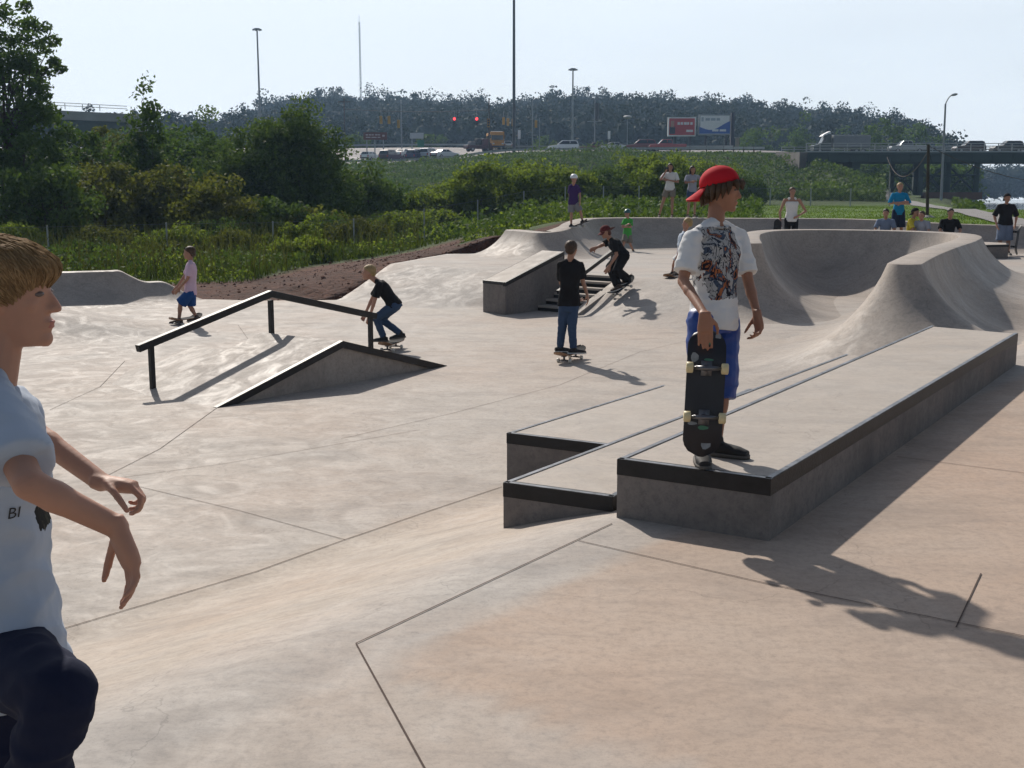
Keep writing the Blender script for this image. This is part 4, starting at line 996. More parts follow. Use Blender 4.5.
def chain(label, pts, h, step, cell, r=.004, pr=.03, name='chain_link_fence', nposts=99):
    t = thing(name, label, 'fence', pts[0]); t.location = pts[0]; c = [Vector(p) for p in pts]; wire = MB(); posts = []
    for a, b in zip(c[:-1], c[1:]):
        Ls = (b - a).length; n = max(1, round(Ls / step))
        for i in range(n + (1 if b is c[-1] else 0)):
            p = a.lerp(b, i / n); posts.append(Vector((p.x, p.y, lz(p.x, p.y))))
    for p in posts: MB().cyl((p.x, p.y, p.z - .1), (p.x, p.y, p.z + h + .04), pr, 6).build('post', GALV, t, world=True)
    for a, b in zip(posts[:-1], posts[1:]):
        wire.tube([a + Vector((0, 0, h)), b + Vector((0, 0, h))], r * 3, 4, False)
        Lh = (b - a).length; n = int(Lh / cell)
        for i in range(n + int(h / cell)):
            for s in (0, 1):
                x0, z0, x1, z1 = i * cell, 0, i * cell - h, h
                if s: x0, x1 = x1, x0
                # clip to the panel
                def cl(x0, z0, x1, z1):
                    if x0 > x1: x0, z0, x1, z1 = x1, z1, x0, z0
                    if x1 <= 0 or x0 >= Lh: return None
                    k = (z1 - z0) / (x1 - x0)
                    if x0 < 0: z0 -= k * x0; x0 = 0
                    if x1 > Lh: z1 -= k * (x1 - Lh); x1 = Lh
                    return x0, z0, x1, z1
                q = cl(x0, z0, x1, z1)
                if q: wire.tube([a.lerp(b, q[0] / Lh) + Vector((0, 0, q[1])), a.lerp(b, q[2] / Lh) + Vector((0, 0, q[3]))], r, 3, False)
    wire.build('wire_mesh', mat('fence_wire', (.12, .13, .125), .7, .1, 3), t, world=True)
chain('chain link fence with thin grey posts along the weeds behind the dirt', [(-16, 31.5, 0), (-7.6, 37.5, 0), (-3.2, 43, 0), (.5, 50, 0), (6, 56, 0)], 1.2, 3.2, .2, .002, .025)
chain('pale grey chain link fence across the far side of the lawn', [(8.5, 76, 0), (17, 78, 0), (25.5, 80, 0)], 1.15, 3.0, .14, .005, .045)

# ------------------------------------------------------------ poles, lamps, signs
GAL2 = mat('pole_grey', (.24, .26, .28), .55, .12, 2)
def pole(name, label, cat, px, ytop, ybase, Y, r, mt=GAL2, group=None, taper=.6):
    a = KY(px, ybase, Y); b = KY(px, ytop, Y); t = thing(name, label, cat, (a.x, Y, a.z), 0, group); h = b.z - a.z; t.location.x = b.x
    MB().tube([(0, 0, -1.5), (0, 0, h)], [r, r * taper], 10).build('pole', mt, t); return t, h
LAMPG = mat('lamp_housing', (.30, .31, .32), .5, .1, 2)
t, h = pole('high_mast_light', 'tall high mast light rising above the round tree at left', 'light mast', 257, 29, 150, 215, .22, group='high mast lights by the highway')
def mast_head(t, h):
    m = MB(); m.tube([(0, 0, h - .1), (0, 0, h + .12)], [.5, .5], 12); m.build('ring', GAL2, t)
    for k in range(6): a = k * math.pi / 3; MB().box((.66 * math.cos(a), .66 * math.sin(a), h - .12), (.36, .3, .26), a, taper=.7).build('lamp_head', LAMPG, t)
mast_head(t, h)
t, h = pole('high_mast_light', 'high mast light standing behind the billboard side of the highway', 'light mast', 573, 69, 149, 215, .20, group='high mast lights by the highway'); mast_head(t, h)
t['label'] = 'high mast light above the white SUV, its head against the sky'
t, h = pole('flagpole_mast', 'tallest dark pole, running from the highway up out of the picture', 'pole', 514, -60, 150, 184, .26, mat('dark_mast', (.06, .065, .075), .5, .1, 2))
MB().tube([(0, 0, h - 2.2), (0, 0, h + .2)], [.35, .2], 10).build('cap', GAL2, t)
# lattice antenna mast
a = KY(361, 110, 560); b = KY(361, 22, 560); t = thing('antenna_mast', 'very thin antenna mast rising behind the wooded hill', 'antenna', tuple(a)); h = b.z - a.z; m = MB()
for k in range(3): an = k * 2.094; m.tube([(.45 * math.cos(an), .45 * math.sin(an), -20), (.3 * math.cos(an), .3 * math.sin(an), h)], .11, 4)
for i in range(26):
    z = h * i / 26
    for k in range(3): an = k * 2.094; a2 = an + 2.094; m.tube([(.4 * math.cos(an), .4 * math.sin(an), z), (.4 * math.cos(a2), .4 * math.sin(a2), z + h / 26)], .07, 3)
m.build('lattice', GAL2, t); MB().tube([(0, 0, h), (0, 0, h + 3)], .08, 4).build('aerial', GAL2, t)
for px, yt, yb, Y, r, lab in ((344, 98, 152, 190, .13, 'wooden utility pole near the right end of the round tree'), (401, 101, 150, 205, .12, 'utility pole above the middle of the queue of cars'), (489, 98, 158, 182, .16, 'dark signal pole standing in front of the guard rail'), (532.5, 100, 149, 205, .12, 'slim utility pole just right of the tallest mast'), (539.5, 118, 149, 210, .08, 'short slim pole behind the back of the white SUV')):
    t, h = pole('utility_pole', lab, 'pole', px, yt, yb, Y, r, WOODP if px in (344, 489) else GAL2, 'poles along the highway')
    if px == 344: MB().box((0, 0, h - .6), (2.0, .1, .12)).build('crossarm', WOODP, t)
t, h = pole('transformer_pole', 'pole with a dark drum near its top right of the high mast light', 'pole', 595, 100, 149, 195, .12)
MB().tube([(.35, 0, h - 3.2), (.35, 0, h - .5)], [.34, .34], 10).build('drum', mat('drum_paint', (.07, .075, .08), .6, .1, 2), t); MB().box((0, 0, h - 3.4), (2.4, .1, .1)).build('crossarm', GAL2, t)
t, h = pole('street_lamp', 'short lamp post with a round head left of the red billboard', 'street lamp', 627.5, 118, 149, 200, .08)
MB().ell((0, 0, h + .15), [(.75, 0, 0), (0, .75, 0), (0, 0, .28)]).build('lamp_head', LAMPG, t)
# curved street lamp by the bridge
a = P(941, 203, .4); b = KY(945.5, 104, a.y); t = thing('street_lamp', 'tall street lamp with a curved arm standing in front of the bridge', 'street lamp', tuple(a)); h = b.z - a.z; dx = b.x - a.x
MB().tube([(0, 0, -.3), (dx, 0, h)], [.13, .08], 10).build('pole', GAL2, t)
c = KY(949, 97.5, a.y) - a; d = KY(953, 94.3, a.y) - a; MB().tube(catmull([(dx, 0, h), tuple(c), tuple(d)], 5), .05, 8).build('arm', GAL2, t)
MB().ell(tuple(d + Vector((.12, 0, -.03))), [(.32, 0, .05), (0, .16, 0), (0, 0, .12)]).build('lamp_head', LAMPG, t)
# wooden pole with sagging cables
a = P(927.5, 219, .58); b = KY(928.5, 144.5, a.y); t = thing('wooden_pole', 'brown wooden pole on the lawn with two sagging cables', 'pole', tuple(a))
MB().tube([(0, 0, -.3), tuple(b - a)], [.065, .055], 10).build('pole', WOODP, t)
MB().ell((0, 0, -.02), [(.34, 0, 0), (0, .3, 0), (0, 0, .17)]).build('footing', CONF, t)
top = b - a
def cable(p, q, sag): return [p.lerp(q, i / 14) + Vector((0, 0, -sag * 4 * (i / 14) * (1 - i / 14))) for i in range(15)]
q = KY(1100, 182, a.y + 6) - a; MB().tube(cable(top + Vector((0, 0, -.05)), q, .55), .014, 5).build('cable', WOODP, t)
q = KY(885, 150, a.y + 40) - a; q2 = KY(905, 178, a.y + 30) - a; MB().tube(cable(KY(887, 157, a.y + 20) - a, top + Vector((0, 0, -.25)), 1.0), .014, 5).build('cable', WOODP, t)
# span wire and signals
t = thing('span_wire', 'thin cable stretched over the highway carrying the traffic lights', 'cable', tuple(KY(344, 108, 190)))
w0 = KY(344, 109, 190); w1 = KY(489, 110, 182); MB().tube(cable(w0, w1, .35), .05, 5).build('cable', mat('black_cable', (.02, .02, .02), .7, .1, 3), t, world=True)
YEL = mat('signal_yellow', (.42, .23, .03), .6, .1, 2); BLKP = mat('signal_black', (.02, .02, .02), .6, .1, 2)
REDL = mat('signal_red_lit', (.8, .02, .02), .4, 0, 2, emit=(1.0, .05, .06), estr=3.5); DARKL = mat('lens_dark', (.03, .03, .02), .3, .1, 2)
def signal(px, py, Y, lit, label, facing=-1, grp='traffic lights over the highway'):
    c = KY(px, py, Y); t = thing('traffic_light', label, 'traffic light', tuple(c), 0 if facing < 0 else math.pi, grp)
    hm = YEL if not lit else BLKP
    MB().box((0, 0, 0), (.42, .30, 1.25)).build('housing', hm, t, bevel=.04)
    for k, z in enumerate((.38, 0, -.38)):
        MB().tube([(0, -.151, z), (0, -.17, z)], .16 if not (lit and k == 0) else .21, 12).build('lens', REDL if (lit and k == 0) else DARKL, t)
        MB().tube([(0, -.15, z + .03), (0, -.42, z + .03)], .185, 12, caps=False).build('visor', hm, t)
    MB().cyl((0, 0, .62), (0, 0, 1.6), .04, 6).build('hanger', GAL2, t)
signal(454.5, 121.5, 184, True, 'traffic light showing red, left one of the two lit ones'); signal(476.8, 121.5, 183, True, 'traffic light showing red, right one of the two lit ones, left of the dark pole')
signal(381, 120, 189, False, 'yellow traffic light above the brown sign, leftmost of the row', 1); signal(389, 120, 189, False, 'yellow traffic light right next to the leftmost one', 1); signal(398.5, 124, 188, False, 'yellow traffic light hanging lower by the utility pole', 1)
signal(488.5, 123, 181.5, False, 'dark traffic light fixed on the signal pole', -1)
for i, (px, py) in enumerate(((503.5, 121), (508, 122), (513, 122.5), (536, 124))): signal(px, py, 205, False, ['yellow traffic light nearest the dark signal pole right of it', 'yellow traffic light between two others left of the tallest mast', 'yellow traffic light touching the tallest mast', 'lone yellow traffic light right of the tallest mast'][i], 1)
# brown highway sign
def panel_sign(name, label, x0, x1, y0, y1, Y, face, posts, yb, bars=(), frame=None, deep=.12, cat='sign'):
    a = KY(x0, y1, Y); b = KY(x1, y0, Y); g = KY((x0 + x1) / 2, yb, Y); t = thing(name, label, cat, ((a.x + b.x) / 2, Y, g.z)); m = MB(); cuboid(m, a.x, b.x, Y - deep / 2, Y + deep / 2, a.z, b.z); m.build('panel', frame or face, t, world=True)
    f = .06 * (b.z - a.z); m = MB(); cuboid(m, a.x + f, b.x - f, Y - deep / 2 - .03, Y - deep / 2 - .003, a.z + f, b.z - f); fo = m.build('face', face, t, world=True)
    for (u0, u1, v0, v1, mt_) in bars:
        m = MB(); W_, H_ = b.x - a.x, b.z - a.z; cuboid(m, a.x + W_ * u0, a.x + W_ * u1, Y - deep / 2 - .05, Y - deep / 2 - .032, a.z + H_ * v0, a.z + H_ * v1); o = m.build('printed_mark', mt_, t, world=True)
    for px in posts:
        x = KY(px, yb, Y).x; m = MB(); m.box((x, Y + deep / 2 + .09, (g.z - 1.5 + b.z - .3) / 2), (.16 if deep < .3 else .34, .16, b.z - .3 - g.z + 1.5)); m.build('post', GAL2 if deep < .3 else mat('billboard_post', (.03, .03, .035), .7, .1, 2), t, world=True)
    return t
BRS = mat('sign_brown', (.13, .035, .022), .7, .1, 1); WHT = mat('sign_white', (.72, .73, .74), .6, .05, 1); PNK = mat('sign_pale_lettering', (.42, .33, .33), .6, .1, 1)
words = [(.10 + .13 * k, .10 + .13 * k + w_, .58, .74, PNK) for k, w_ in enumerate((.10, .11, .08, .11, .09))] + [(.10, .30, .26, .40, PNK), (.34, .56, .26, .40, PNK), (.60, .72, .26, .40, PNK), (.80, .90, .42, .66, PNK)]
panel_sign('highway_sign', 'wide brown highway sign on three posts behind the queue of cars', 363.5, 387, 132.3, 139.8, 194, BRS, (367, 375, 383.5), 158, words)
panel_sign('road_sign', 'pale grey rectangular road sign above the queue of cars', 410, 423.5, 132.8, 138.6, 212, mat('sign_pale', (.40, .43, .46), .6, .1, 1), (412, 422), 148)
panel_sign('road_sign', 'small green road sign at the end of the queue of cars', 417.5, 424, 140, 147, 205, mat('sign_green', (.02, .16, .10), .6, .1, 1), (421,), 150)
panel_sign('road_sign', 'small white upright sign just right of the tallest mast', 517.8, 520.6, 130, 139, 200, WHT, (519,), 149)
panel_sign('road_sign', 'small white upright sign right of the pole with the drum', 607.8, 610.4, 131, 139, 200, WHT, (609,), 149)
# billboards
RED = mat('billboard_red', (.42, .035, .04), .5, .1, .5); BLU = mat('billboard_blue', (.03, .10, .38), .5, .1, .5); SKN = mat('billboard_portrait', (.40, .22, .16), .6, .1, 1); DKS = mat('billboard_dark', (.03, .03, .05), .6, .1, 1); GRYL = mat('billboard_grey_lettering', (.33, .38, .44), .6, .1, 1)
bars = [(.06, .26, .12, .50, DKS), (.10, .22, .46, .80, SKN)] + [(.34 + .115 * k, .34 + .115 * k + w_, .60, .74, WHT) for k, w_ in enumerate((.09, .08, .10, .07, .08))] + [(.66, .90, .22, .34, WHT)]
panel_sign('billboard', 'red billboard with a white frame and a small portrait on its left', 667.5, 695.8, 117.3, 136.3, 198, RED, (674.5, 690), 151, bars, WHT, .6, 'billboard')
t = panel_sign('billboard', 'blue and white billboard on dark posts, right of the red one', 698.5, 730.5, 114.5, 135.2, 196, WHT, (705.5, 726), 151, [(.07, .14, .66, .86, GRYL), (.20, .34, .70, .82, GRYL), (.37, .52, .70, .82, GRYL), (.55, .66, .70, .82, GRYL), (.42, .62, .18, .28, WHT), (.66, .86, .18, .28, WHT)], GAL2, .6, 'billboard')
a = KY(698.5, 135.2, 196); b = KY(730.5, 114.5, 196); W_, H_ = b.x - a.x, b.z - a.z; f = .06 * H_; yq = 196 - .3 - .036
wave = [(f / W_, .06), (1 - f / W_, .06), (1 - f / W_, .62)] + [(1 - k / 12 * .985 - .008, .36 + .14 * math.sin(k / 12 * 5.2 + 2.0) + .12 * (1 - k / 12)) for k in range(0, 13)]
m = MB(); cr_ = [(.012 + .976 * k / 14, .34 + .12 * math.sin(k / 14 * 5.2 + 2.6) + .22 * (k / 14) ** 2) for k in range(15)]
m.add([(a.x + W_ * u, yq, a.z + H_ * v) for u, v in cr_] + [(a.x + W_ * u, yq, a.z + H_ * .07) for u, v in cr_], [(i, i + 15, i + 16, i + 1) for i in range(14)]); m.build('blue_wave', BLU, t, world=True)
m = MB(); x = b.x + .15; cuboid(m, x, x + .5, 195.7, 196.9, b.z - H_ * 1.9, b.z + .3); m.build('side_post', DKS, t, world=True)
pl = KY(737, 150, 192); t = thing('utility_box', 'short tan post right of the billboards', 'post', tuple(pl)); MB().box((0, 0, .9), (.55, .5, 1.9)).build('box', mat('tan_box', (.28, .24, .18), .8, .1, 2), t); MB().box((0, 0, 1.95), (.8, .7, .2)).build('lid', CONF, t)

# ------------------------------------------------------------ vehicles
GLASS = mat('car_glass', (.02, .025, .03), .12, .05, 1, spec=.8); TYRE = mat('tyre', (.015, .015, .015), .85, .1, 5); RIM_ = mat('wheel_rim', (.35, .36, .38), .35, .1, 5, metal=.6)
HLM = mat('headlight_glass', (.6, .6, .58), .15, .05, 3); TLM = mat('taillight_red', (.35, .01, .01), .3, .1, 3); BUMP = mat('bumper_dark', (.03, .03, .032), .7, .1, 3)
PROF = {   # side outline: lower body and cabin (x forward from the rear, z), metres
 'suv':   dict(L=4.8, W=1.85, low=[(0, .35), (0, 1.0), (.1, 1.12), (3.35, 1.12), (4.55, .98), (4.8, .75), (4.8, .35)], cab=[(.05, 1.1), (.25, 1.70), (.6, 1.80), (2.6, 1.80), (3.4, 1.1)]),
 'sedan': dict(L=4.7, W=1.78, low=[(0, .32), (0, .85), (.15, .98), (3.3, .98), (4.5, .82), (4.7, .62), (4.7, .32)], cab=[(.75, .96), (1.45, 1.40), (2.55, 1.42), (3.35, .96)]),
 'pickup': dict(L=5.5, W=1.95, low=[(0, .42), (0, 1.12), (2.3, 1.12), (4.1, 1.14), (5.3, 1.05), (5.5, .8), (5.5, .42)], cab=[(2.0, 1.1), (2.1, 1.74), (2.5, 1.82), (3.5, 1.80), (4.15, 1.12)]),
 'hatch': dict(L=4.1, W=1.72, low=[(0, .32), (0, .9), (.1, 1.0), (2.9, 1.0), (3.95, .82), (4.1, .6), (4.1, .32)], cab=[(.05, .98), (.4, 1.45), (2.1, 1.47), (3.0, .98)])}
def vehicle(kind, label, cat, px, py, Y, head, col, name=None, group='vehicles on the highway', z=None, met=.0):
    """px,py: foot of the vehicle centre; head: heading angle (0 = facing +x)"""
    c = KY(px, py, Y); z = c.z if z is None else z; pr = PROF[kind]; L, W = pr['L'], pr['W']
    t = thing(name or {'suv': 'parked_suv', 'sedan': 'sedan_car', 'pickup': 'pickup_truck', 'hatch': 'hatchback_car'}[kind], label, cat, (c.x, Y, z), head, group)
    pm = mat('paint_%d_%d_%d' % tuple(int(q * 255) for q in col), col, .32, .04, 1, coat=.6, spec=.5)
    sh = lambda poly, w, y0: ([(x - L / 2, y0, zz) for x, zz in poly], (0, w, 0))
    p, e = sh(pr['low'], W, -W / 2); MB().prism(p, e).build('body', pm, t, bevel=.07, smooth=False)
    # cabin tapered inwards at the roof
    cab = pr['cab']; zb = min(q[1] for q in cab); zt = max(q[1] for q in cab)
    def side(s, k=1.0, g=0.0): return [Vector((x - L / 2, s * (W / 2 - .06 - .20 * (zz - zb) / (zt - zb) + g), zz)) for x, zz in cab]
    a, b = side(-1), side(1); n = len(cab)
    MB().add(a + b, [tuple(range(n - 1, -1, -1)), tuple(range(n, 2 * n))] + [(i, (i + 1) % n, (i + 1) % n + n, i + n) for i in range(n)]).build('cabin', pm, t, bevel=.05)
    cx = sum(q[0] for q in cab) / n
    for s in (-1, 1):
        q = side(s, 1, .012); cz = (zb + zt) / 2; pts = [Vector((cx - L / 2 + (v.x - cx + L / 2) * .88, v.y, cz + (v.z - cz) * .70 + .02)) for v in q]
        pts = [Vector((v.x, s * (W / 2 - .06 - .20 * (v.z - zb) / (zt - zb) + .014), v.z)) for v in pts]
        w = MB().add(pts, [tuple(range(n))]).build('side_window', GLASS, t)
        m = MB(); xm = cx - L / 2; m.box((xm, s * (W / 2 - .135), cz + .02), (.07, .03, (zt - zb) * .8)); m.build('pillar', pm, t)
    for (i, j, nm) in ((0, 1, 'rear_window'), (n - 2, n - 1, 'windscreen')):
        A1, A2, B1, B2 = side(-1)[i], side(-1)[j], side(1)[i], side(1)[j]; qd = [A1, B1, B2, A2]; cen = sum(qd, Vector()) / 4; nr = (B1 - A1).cross(A2 - A1).normalized()
        if nr.x * (1 if i else -1) < 0: nr = -nr
        MB().add([cen + (v - cen) * .84 + nr * .012 for v in qd], [(0, 1, 2, 3)]).build(nm, GLASS, t)
    rw = .34 if kind in ('suv', 'pickup') else .31
    for x in (L * .19, L * .81):
        for s in (-1, 1):
            wt = MB().tube([(x - L / 2, s * (W / 2 - .2), rw), (x - L / 2, s * (W / 2 + .01), rw)], rw, 16).build('wheel', TYRE, t)
            MB().tube([(x - L / 2, s * (W / 2 + .011), rw), (x - L / 2, s * (W / 2 + .02), rw)], rw * .6, 12).build('rim', RIM_, wt)
    zl = pr['low'][1][1] * .82
    for s in (-1, 1):
        MB().box((L / 2 + .005, s * (W / 2 - .28), zl * .88), (.06, .36, .16)).build('headlight', HLM, t)
        MB().box((-L / 2 - .005, s * (W / 2 - .2), zl), (.06, .2, .28)).build('taillight', TLM, t)
    for s, x in ((1, L / 2 + .02), (-1, -L / 2 - .02)): MB().box((x, 0, .45), (.12, W * .94, .2)).build('bumper', BUMP, t)
    if kind == 'pickup': m = MB(); m.box((-L / 2 + 1.05, 0, 1.123), (1.9, W - .25, .006)); m.build('load_bed', BUMP, t)
    return t
PI = math.pi
vehicle('suv', 'white SUV driving left beside the high mast light', 'SUV', 563, 152.6, 181, PI, (.74, .76, .78), 'white_suv')
vehicle('sedan', 'dark red low car right behind the white SUV', 'car', 594.5, 152.2, 182, PI, (.12, .02, .025))
vehicle('sedan', 'silver car between the two dark red ones on the highway', 'car', 612, 151.8, 180, PI, (.50, .54, .56))
vehicle('suv', 'dark red SUV between the silver car and the red pickup', 'SUV', 640, 151.8, 180, PI, (.15, .018, .025), 'red_suv')
vehicle('pickup', 'bright red pickup truck with a white cab top left of the red billboard', 'pickup truck', 667, 151.8, 178, PI, (.33, .025, .03))
q0 = 'cars queueing at the red light'
vehicle('suv', 'dark maroon SUV second from the left in the queue', 'SUV', 391, 161.5, 190, 1.15, (.06, .018, .03), 'maroon_suv', q0)
vehicle('hatch', 'small white car at the left end of the queue', 'car', 370.5, 160.8, 196, 1.2, (.66, .72, .72), None, q0)
vehicle('sedan', 'white car half hidden behind the maroon SUV', 'car', 404, 157.8, 199, 1.15, (.66, .68, .68), None, q0)
vehicle('suv', 'dark blue SUV in the middle of the queue', 'SUV', 417.5, 161, 191, 1.15, (.025, .03, .10), 'blue_suv', q0)
vehicle('suv', 'silver SUV with dark roof load right of the dark blue one', 'SUV', 430.5, 159.6, 192, 1.15, (.40, .44, .50), 'silver_suv', q0)
vehicle('sedan', 'pale silver car at the right end of the queue', 'car', 445, 158.5, 190, .75, (.50, .55, .56), None, q0)
t = vehicle('pickup', 'white pickup truck crossing the bridge at right', 'pickup truck', 906.5, 152.4, BY + 3.4, PI, (.36, .38, .40), None, 'vehicles on the bridge', dz); t.scale = (.76, .78, .80)
t = vehicle('suv', 'dark maroon SUV on the bridge left of the last car', 'SUV', 968.5, 152.4, BY + 3.4, PI, (.035, .012, .018), 'dark_suv', 'vehicles on the bridge', dz); t.scale = (.76, .78, .80)
t = vehicle('suv', 'dark SUV on the bridge at the right edge of the picture', 'SUV', 1006.5, 152.4, BY + 3.4, PI, (.016, .015, .018), 'dark_suv', 'vehicles on the bridge', dz); t.scale = (.76, .78, .80)
# school bus seen from the front, dark red truck, box truck
def bigbox(name, label, cat, px, py, Y, head, L, W, H, z0, col, group, z=None, hood=0.0, hoodcol=None, stripes=False):
    c = KY(px, py, Y); z = c.z if z is None else z; t = thing(name, label, cat, (c.x, Y, z), head, group); pm = mat('panel_%d_%d_%d' % tuple(int(q * 255) for q in col), col, .5, .06, .7)
    hm = pm if hoodcol is None else mat('panel_%d_%d_%d' % tuple(int(q * 255) for q in hoodcol), hoodcol, .35, .06, .7, coat=.4)
    MB().box((-hood / 2, 0, z0 + (H - z0) / 2), (L - hood, W, H - z0)).build('body' if name != 'box_truck' else 'cargo_box', pm, t, bevel=.12)
    if stripes:
        for zz in (z0 + .5, z0 + .9): MB().box((-hood / 2, 0, zz), (L - hood + .01, W + .03, .06)).build('rub_rail', BUMP, t)
        for s in (-1, 1):
            for i in range(8): MB().box((-L / 2 + .9 + i * 1.0, s * (W / 2 + .006), H - .8), (.8, .02, .6)).build('window', GLASS, t)
        MB().box((-L / 2 + (L - hood) + .008, 0, H - .95), (.03, W * .82, .8)).build('windscreen', GLASS, t)
        MB().box((-hood / 2, 0, H + .03), (L - hood - .6, W * .75, .12)).build('roof_cap', WHT, t, bevel=.04)
    if hood:
        x0 = L / 2 - hood
        if name == 'box_truck':   # a tractor with its own cab
            MB().prism([(x0 + .25, -1.05, .55), (x0 + hood, -1.05, .55), (x0 + hood, -1.05, 1.5), (x0 + hood - 1.2, -1.05, 1.75), (x0 + hood - 1.7, -1.05, 2.75), (x0 + .9, -1.05, 3.35), (x0 + .3, -1.05, 3.3)], (0, 2.1, 0)).build('cab', hm, t, bevel=.1)
            MB().add([(x0 + hood - 1.23, -.9, 1.85), (x0 + hood - 1.23, .9, 1.85), (x0 + hood - 1.66, .9, 2.68), (x0 + hood - 1.66, -.9, 2.68)], [(0, 1, 2, 3)]).build('windscreen', GLASS, t)
            for s in (-1, 1): MB().add([(x0 + hood - 1.5, s * 1.06, 1.85), (x0 + hood - 1.8, s * 1.06, 2.6), (x0 + 1.3, s * 1.06, 2.6), (x0 + 1.3, s * 1.06, 1.85)], [(0, 1, 2, 3)]).build('side_window', GLASS, t)
            MB().prism([(x0 + .4, -.9, 3.36), (x0 + 1.9, -.9, 2.95), (x0 + 1.5, -.9, 3.3), (x0 + .5, -.9, 3.8)], (0, 1.8, 0)).build('wind_deflector', WHT, t)
        else:
            MB().prism([(x0 - .05, -W * .42, .5), (x0 + hood, -W * .40, .5), (x0 + hood, -W * .40, 1.25), (x0 - .05, -W * .42, 1.6)], (0, W * .82, 0)).build('bonnet', hm, t, bevel=.08)
    for x in (-L / 2 + 1.2, L / 2 - 1.0) + ((-L / 2 + 2.3,) if L > 9 else ()):
        for s in (-1, 1):
            wt = MB().tube([(x, s * (W / 2 - .35), .5), (x, s * (W / 2 - .02), .5)], .5, 16).build('wheel', TYRE, t); MB().tube([(x, s * (W / 2 - .019), .5), (x, s * (W / 2 - .008), .5)], .26, 10).build('rim', RIM_, wt)
    for s in (-1, 1): MB().box((L / 2 + .02, s * W * .32, .95), (.05, .3, .22)).build('headlight', HLM, t)
    MB().box((L / 2 + .03, 0, .5), (.1, W * .9, .25)).build('bumper', BUMP, t)
    return t
bigbox('school_bus', 'yellow school bus with a white roof coming round the bend', 'bus', 495.5, 150.2, 200, -PI / 2 + .12, 8, 2.35, 2.9, .5, (.52, .24, .03), 'vehicles on the highway', hood=1.1, stripes=True)
t = bigbox('flatbed_truck', 'dark red truck carrying a load in front of the school bus', 'truck', 478, 151.8, 194, .5, 6.2, 2.2, 1.3, .6, (.07, .02, .025), 'vehicles on the highway')
MB().prism([(.8, -.95, 1.25), (3.0, -.95, 1.25), (2.7, -.95, 1.7), (2.1, -.95, 2.6), (.9, -.95, 2.6)], (0, 1.9, 0)).build('cab', mat('truck_red', (.10, .02, .025), .4, .1, 1), t, bevel=.08)
t.scale = (.72, .8, .8); MB().box((.0, 0, 2.0), (1.2, 1.5, 1.2)).build('load', BUMP, t, bevel=.2); MB().box((-1.6, 0, 1.6), (1.3, 1.4, .8)).build('load', mat('load_grey', (.16, .16, .17), .7, .2, 2), t, bevel=.15)
bigbox('box_truck', 'large truck with a pale trailer and dark cab entering the bridge', 'truck', 840, 152.4, BY + 9, PI, 9.4, 2.4, 3.15, 1.1, (.22, .23, .245), 'vehicles on the bridge', dz, hood=3.2, hoodcol=(.04, .06, .06)).scale = (.74, .8, .74)
vehicle('hatch', 'tiny white car behind the school bus', 'car', 504, 149.8, 210, PI / 2 + .4, (.6, .62, .64), None, 'vehicles on the highway')
# low rusty barrier wall before the bridge
a = KY(776, 158, 150); b = KY(807, 161, 138.5); m = MB(); m.hexa([a, b, b + Vector((0, .3, 0)), a + Vector((0, .3, 0)), a + Vector((0, 0, .75)), b + Vector((0, 0, 1.0)), b + Vector((0, .3, 1.0)), a + Vector((0, .3, .75))]); o = m.build('retaining_wall', mat('stained_concrete', (.12, .11, .10), .9, .3, .6), None); tag(o, 'low reddish wall leading up to the left end of the bridge', 'wall')
# houses of boats / bright river craft are too far to read and are left out

# ------------------------------------------------------------ air
hz = MB(); cuboid(hz, -436, 436, -44, 656, -9, 80); ho = hz.build('haze', None); tag(ho, 'thin bluish summer haze between the park and the far hill', 'haze', kind='stuff')
hm_ = bpy.data.materials.new('haze'); hm_.use_nodes = True; n = hm_.node_tree.nodes; n.clear(); o = n.new('ShaderNodeOutputMaterial'); v = n.new('ShaderNodeVolumePrincipled')
v.inputs['Color'].default_value = (.45, .68, 1.0, 1); v.inputs['Density'].default_value = .00034; v.inputs['Anisotropy'].default_value = .3
hm_.node_tree.links.new(v.outputs[0], o.inputs['Volume']); ho.data.materials.append(hm_)
# ------------------------------------------------------------ people
def skinmat(n, c): return mat('skin_' + n, c, .55, .10, 8, .05, 90, sss=.12, spec=.3)
SK_A = skinmat('fair', (.40, .215, .15)); SK_B = skinmat('tan', (.34, .185, .125)); SK_C = skinmat('dark_tan', (.31, .155, .10))
def cloth(n, c, rough=.9, bump=.25, bs=14, var=.10): return mat('cloth_' + n, c, rough, var, 5, bump, bs, spec=.15, bdist=.012)
HAIRS = {k: mat('hair_' + k, c, .6, .35, 30, .5, 60, spec=.3) for k, c in dict(brown=(.060, .035, .020), dark=(.018, .013, .011), blond=(.34, .24, .11), lightbrown=(.23, .145, .075), auburn=(.10, .035, .02)).items()}
HSTR = dict(brown=leafmat('hair_strand_brown', (.030, .016, .010), (.11, .065, .036), .05), lightbrown=leafmat('hair_strand_fair', (.10, .055, .026), (.42, .28, .15), .08))
EYEW = mat('eye_white_shaded', (.13, .10, .09), .3, .05, 3); EYED = mat('eye_iris', (.03, .02, .015), .2, .1, 3); LIPM = mat('lips', (.38, .15, .12), .5, .1, 6)  # white of the eye coloured dark: lid shadow and lashes painted in
V3 = Vector
def rotz(v, a): return Matrix.Rotation(a, 3, 'Z') @ Vector(v)
BASE = dict(head=(0, .012, .930), neck=(0, -.008, .835), shR=(.108, 0, .805), shL=(-.108, 0, .805), elR=(.150, -.01, .635), elL=(-.150, -.01, .635), wrR=(.160, .03, .490), wrL=(-.160, .03, .490),
            hipR=(.052, 0, .520), hipL=(-.052, 0, .520), knR=(.060, .012, .285), knL=(-.060, .012, .285), anR=(.062, -.01, .050), anL=(-.062, -.01, .050))
